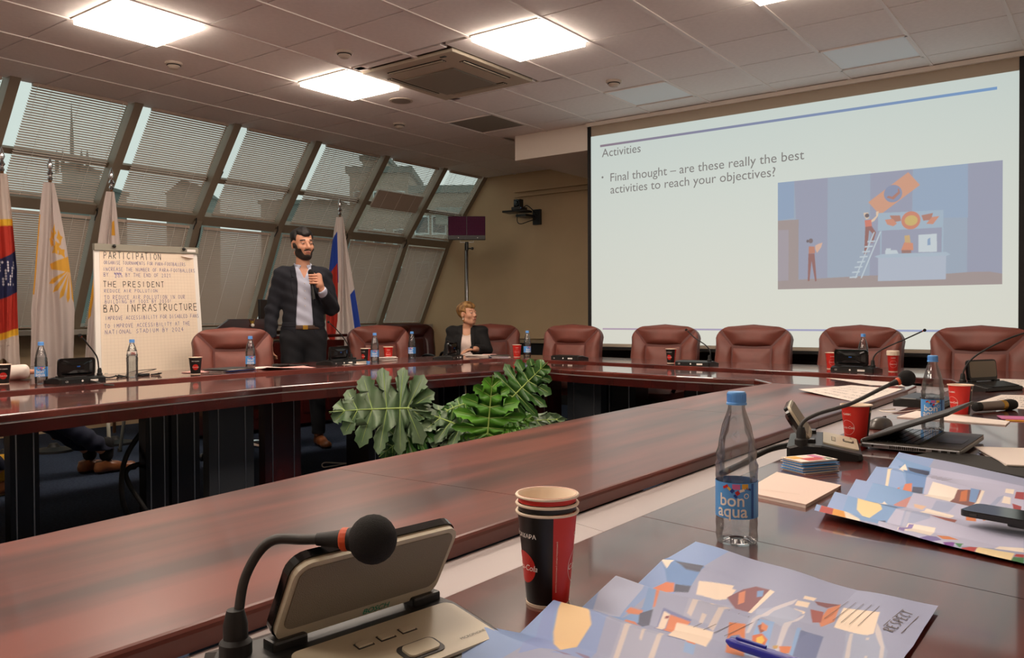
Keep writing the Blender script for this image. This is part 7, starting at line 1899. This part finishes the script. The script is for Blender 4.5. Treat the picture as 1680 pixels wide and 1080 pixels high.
mb = MB(); mb.lathe([(.012, -.045), (.0175, -.042), (.0175, -.02)], 18, T=T_); mb.build('end_cap', M['rubber'], hm, smooth='auto')
mb = MB(); mb.lathe([(.0186, .095), (.020, .10), (.020, .112), (.0186, .118)], 18, T=T_); mb.build('gold_ring', M['gold'], hm)
mb = MB(); mb.lathe([(.0188, .118), (.021, .125), (.0215, .155), (.018, .172), (.008, .18), (0, .181)], 18, T=T_); mb.build('windscreen', M['black_matte'], hm, smooth='auto')
g4 = 'large handwritten sheets at the right'
sheet('paper_sheet', 'large handwritten sheet across the corner table, farthest of the right-hand papers', [(3.95, 2.60), (4.30, 2.20), (4.48, 2.22), (4.45, 2.42)], ZI, 'paper', group=g4)
sheet('paper_sheet', 'long handwritten sheet behind the far right microphone unit', [(4.74, 2.30), (5.35, 2.30), (5.35, 2.85), (4.74, 2.85)], ZD, 'paper', group=g4, lines=LN(4))
sheet('paper_sheet', 'wide handwritten sheet on the inner counter left of the second bottle', [(4.10, 1.60), (4.50, 1.20), (4.50, 2.02), (4.22, 2.12)], ZI, 'paper', group=g4, curl=.01, lines=LN(5, .15))
sheet('paper_sheet', 'handwritten sheet with table grid under the lying microphone', [(4.90, 1.20), (5.40, 1.15), (5.42, 1.95), (4.96, 1.78)], ZD, 'paper', group=g4, lines=LN(6))
sheet('paper_sheet', 'blank folded white sheet lying behind the laptop', [(4.76, .62), (5.10, .585), (5.10, .70), (4.78, .86)], ZD, 'paper', group=g4, thick=.004)
stack_docs('colourful folded leaflet edge behind the laptop at the right picture edge', 5.20, .82, .2, .28, .10, 2, ['label_yellow', 'label_pink'], name='leaflet', cat='leaflet')
stack_docs('pile of loose white papers right of the laptop', 5.26, -.15, .3, .22, .28, 5, ['paper', 'paper', 'paper_pink', 'paper', 'paper'])
t = thing('keys', 'small metal key ring lying on the desk beyond the pile of white papers', 'keys', (5.28, .12, ZD))
MB().tube([(.02*math.cos(a), .02*math.sin(a), .005) for a in [2*PI*k/14 for k in range(15)]], .0022, 6).build('ring', M['chrome'], t)
for a in (.3, 1.4): MB().box((.045*math.cos(a), .045*math.sin(a), .004), (.05, .012, .003), rz=a).build('key', M['chrome'], t)
cable('white cord loop on the desk beside the third microphone unit', [(4.70, .88, ZD+.003), (4.66, .80, ZD+.003), (4.72, .76, ZD+.003), (4.76, .84, ZD+.003), (4.80, .95, ZD+.004)], .0022, 'pearl', 'cord', 'cord')
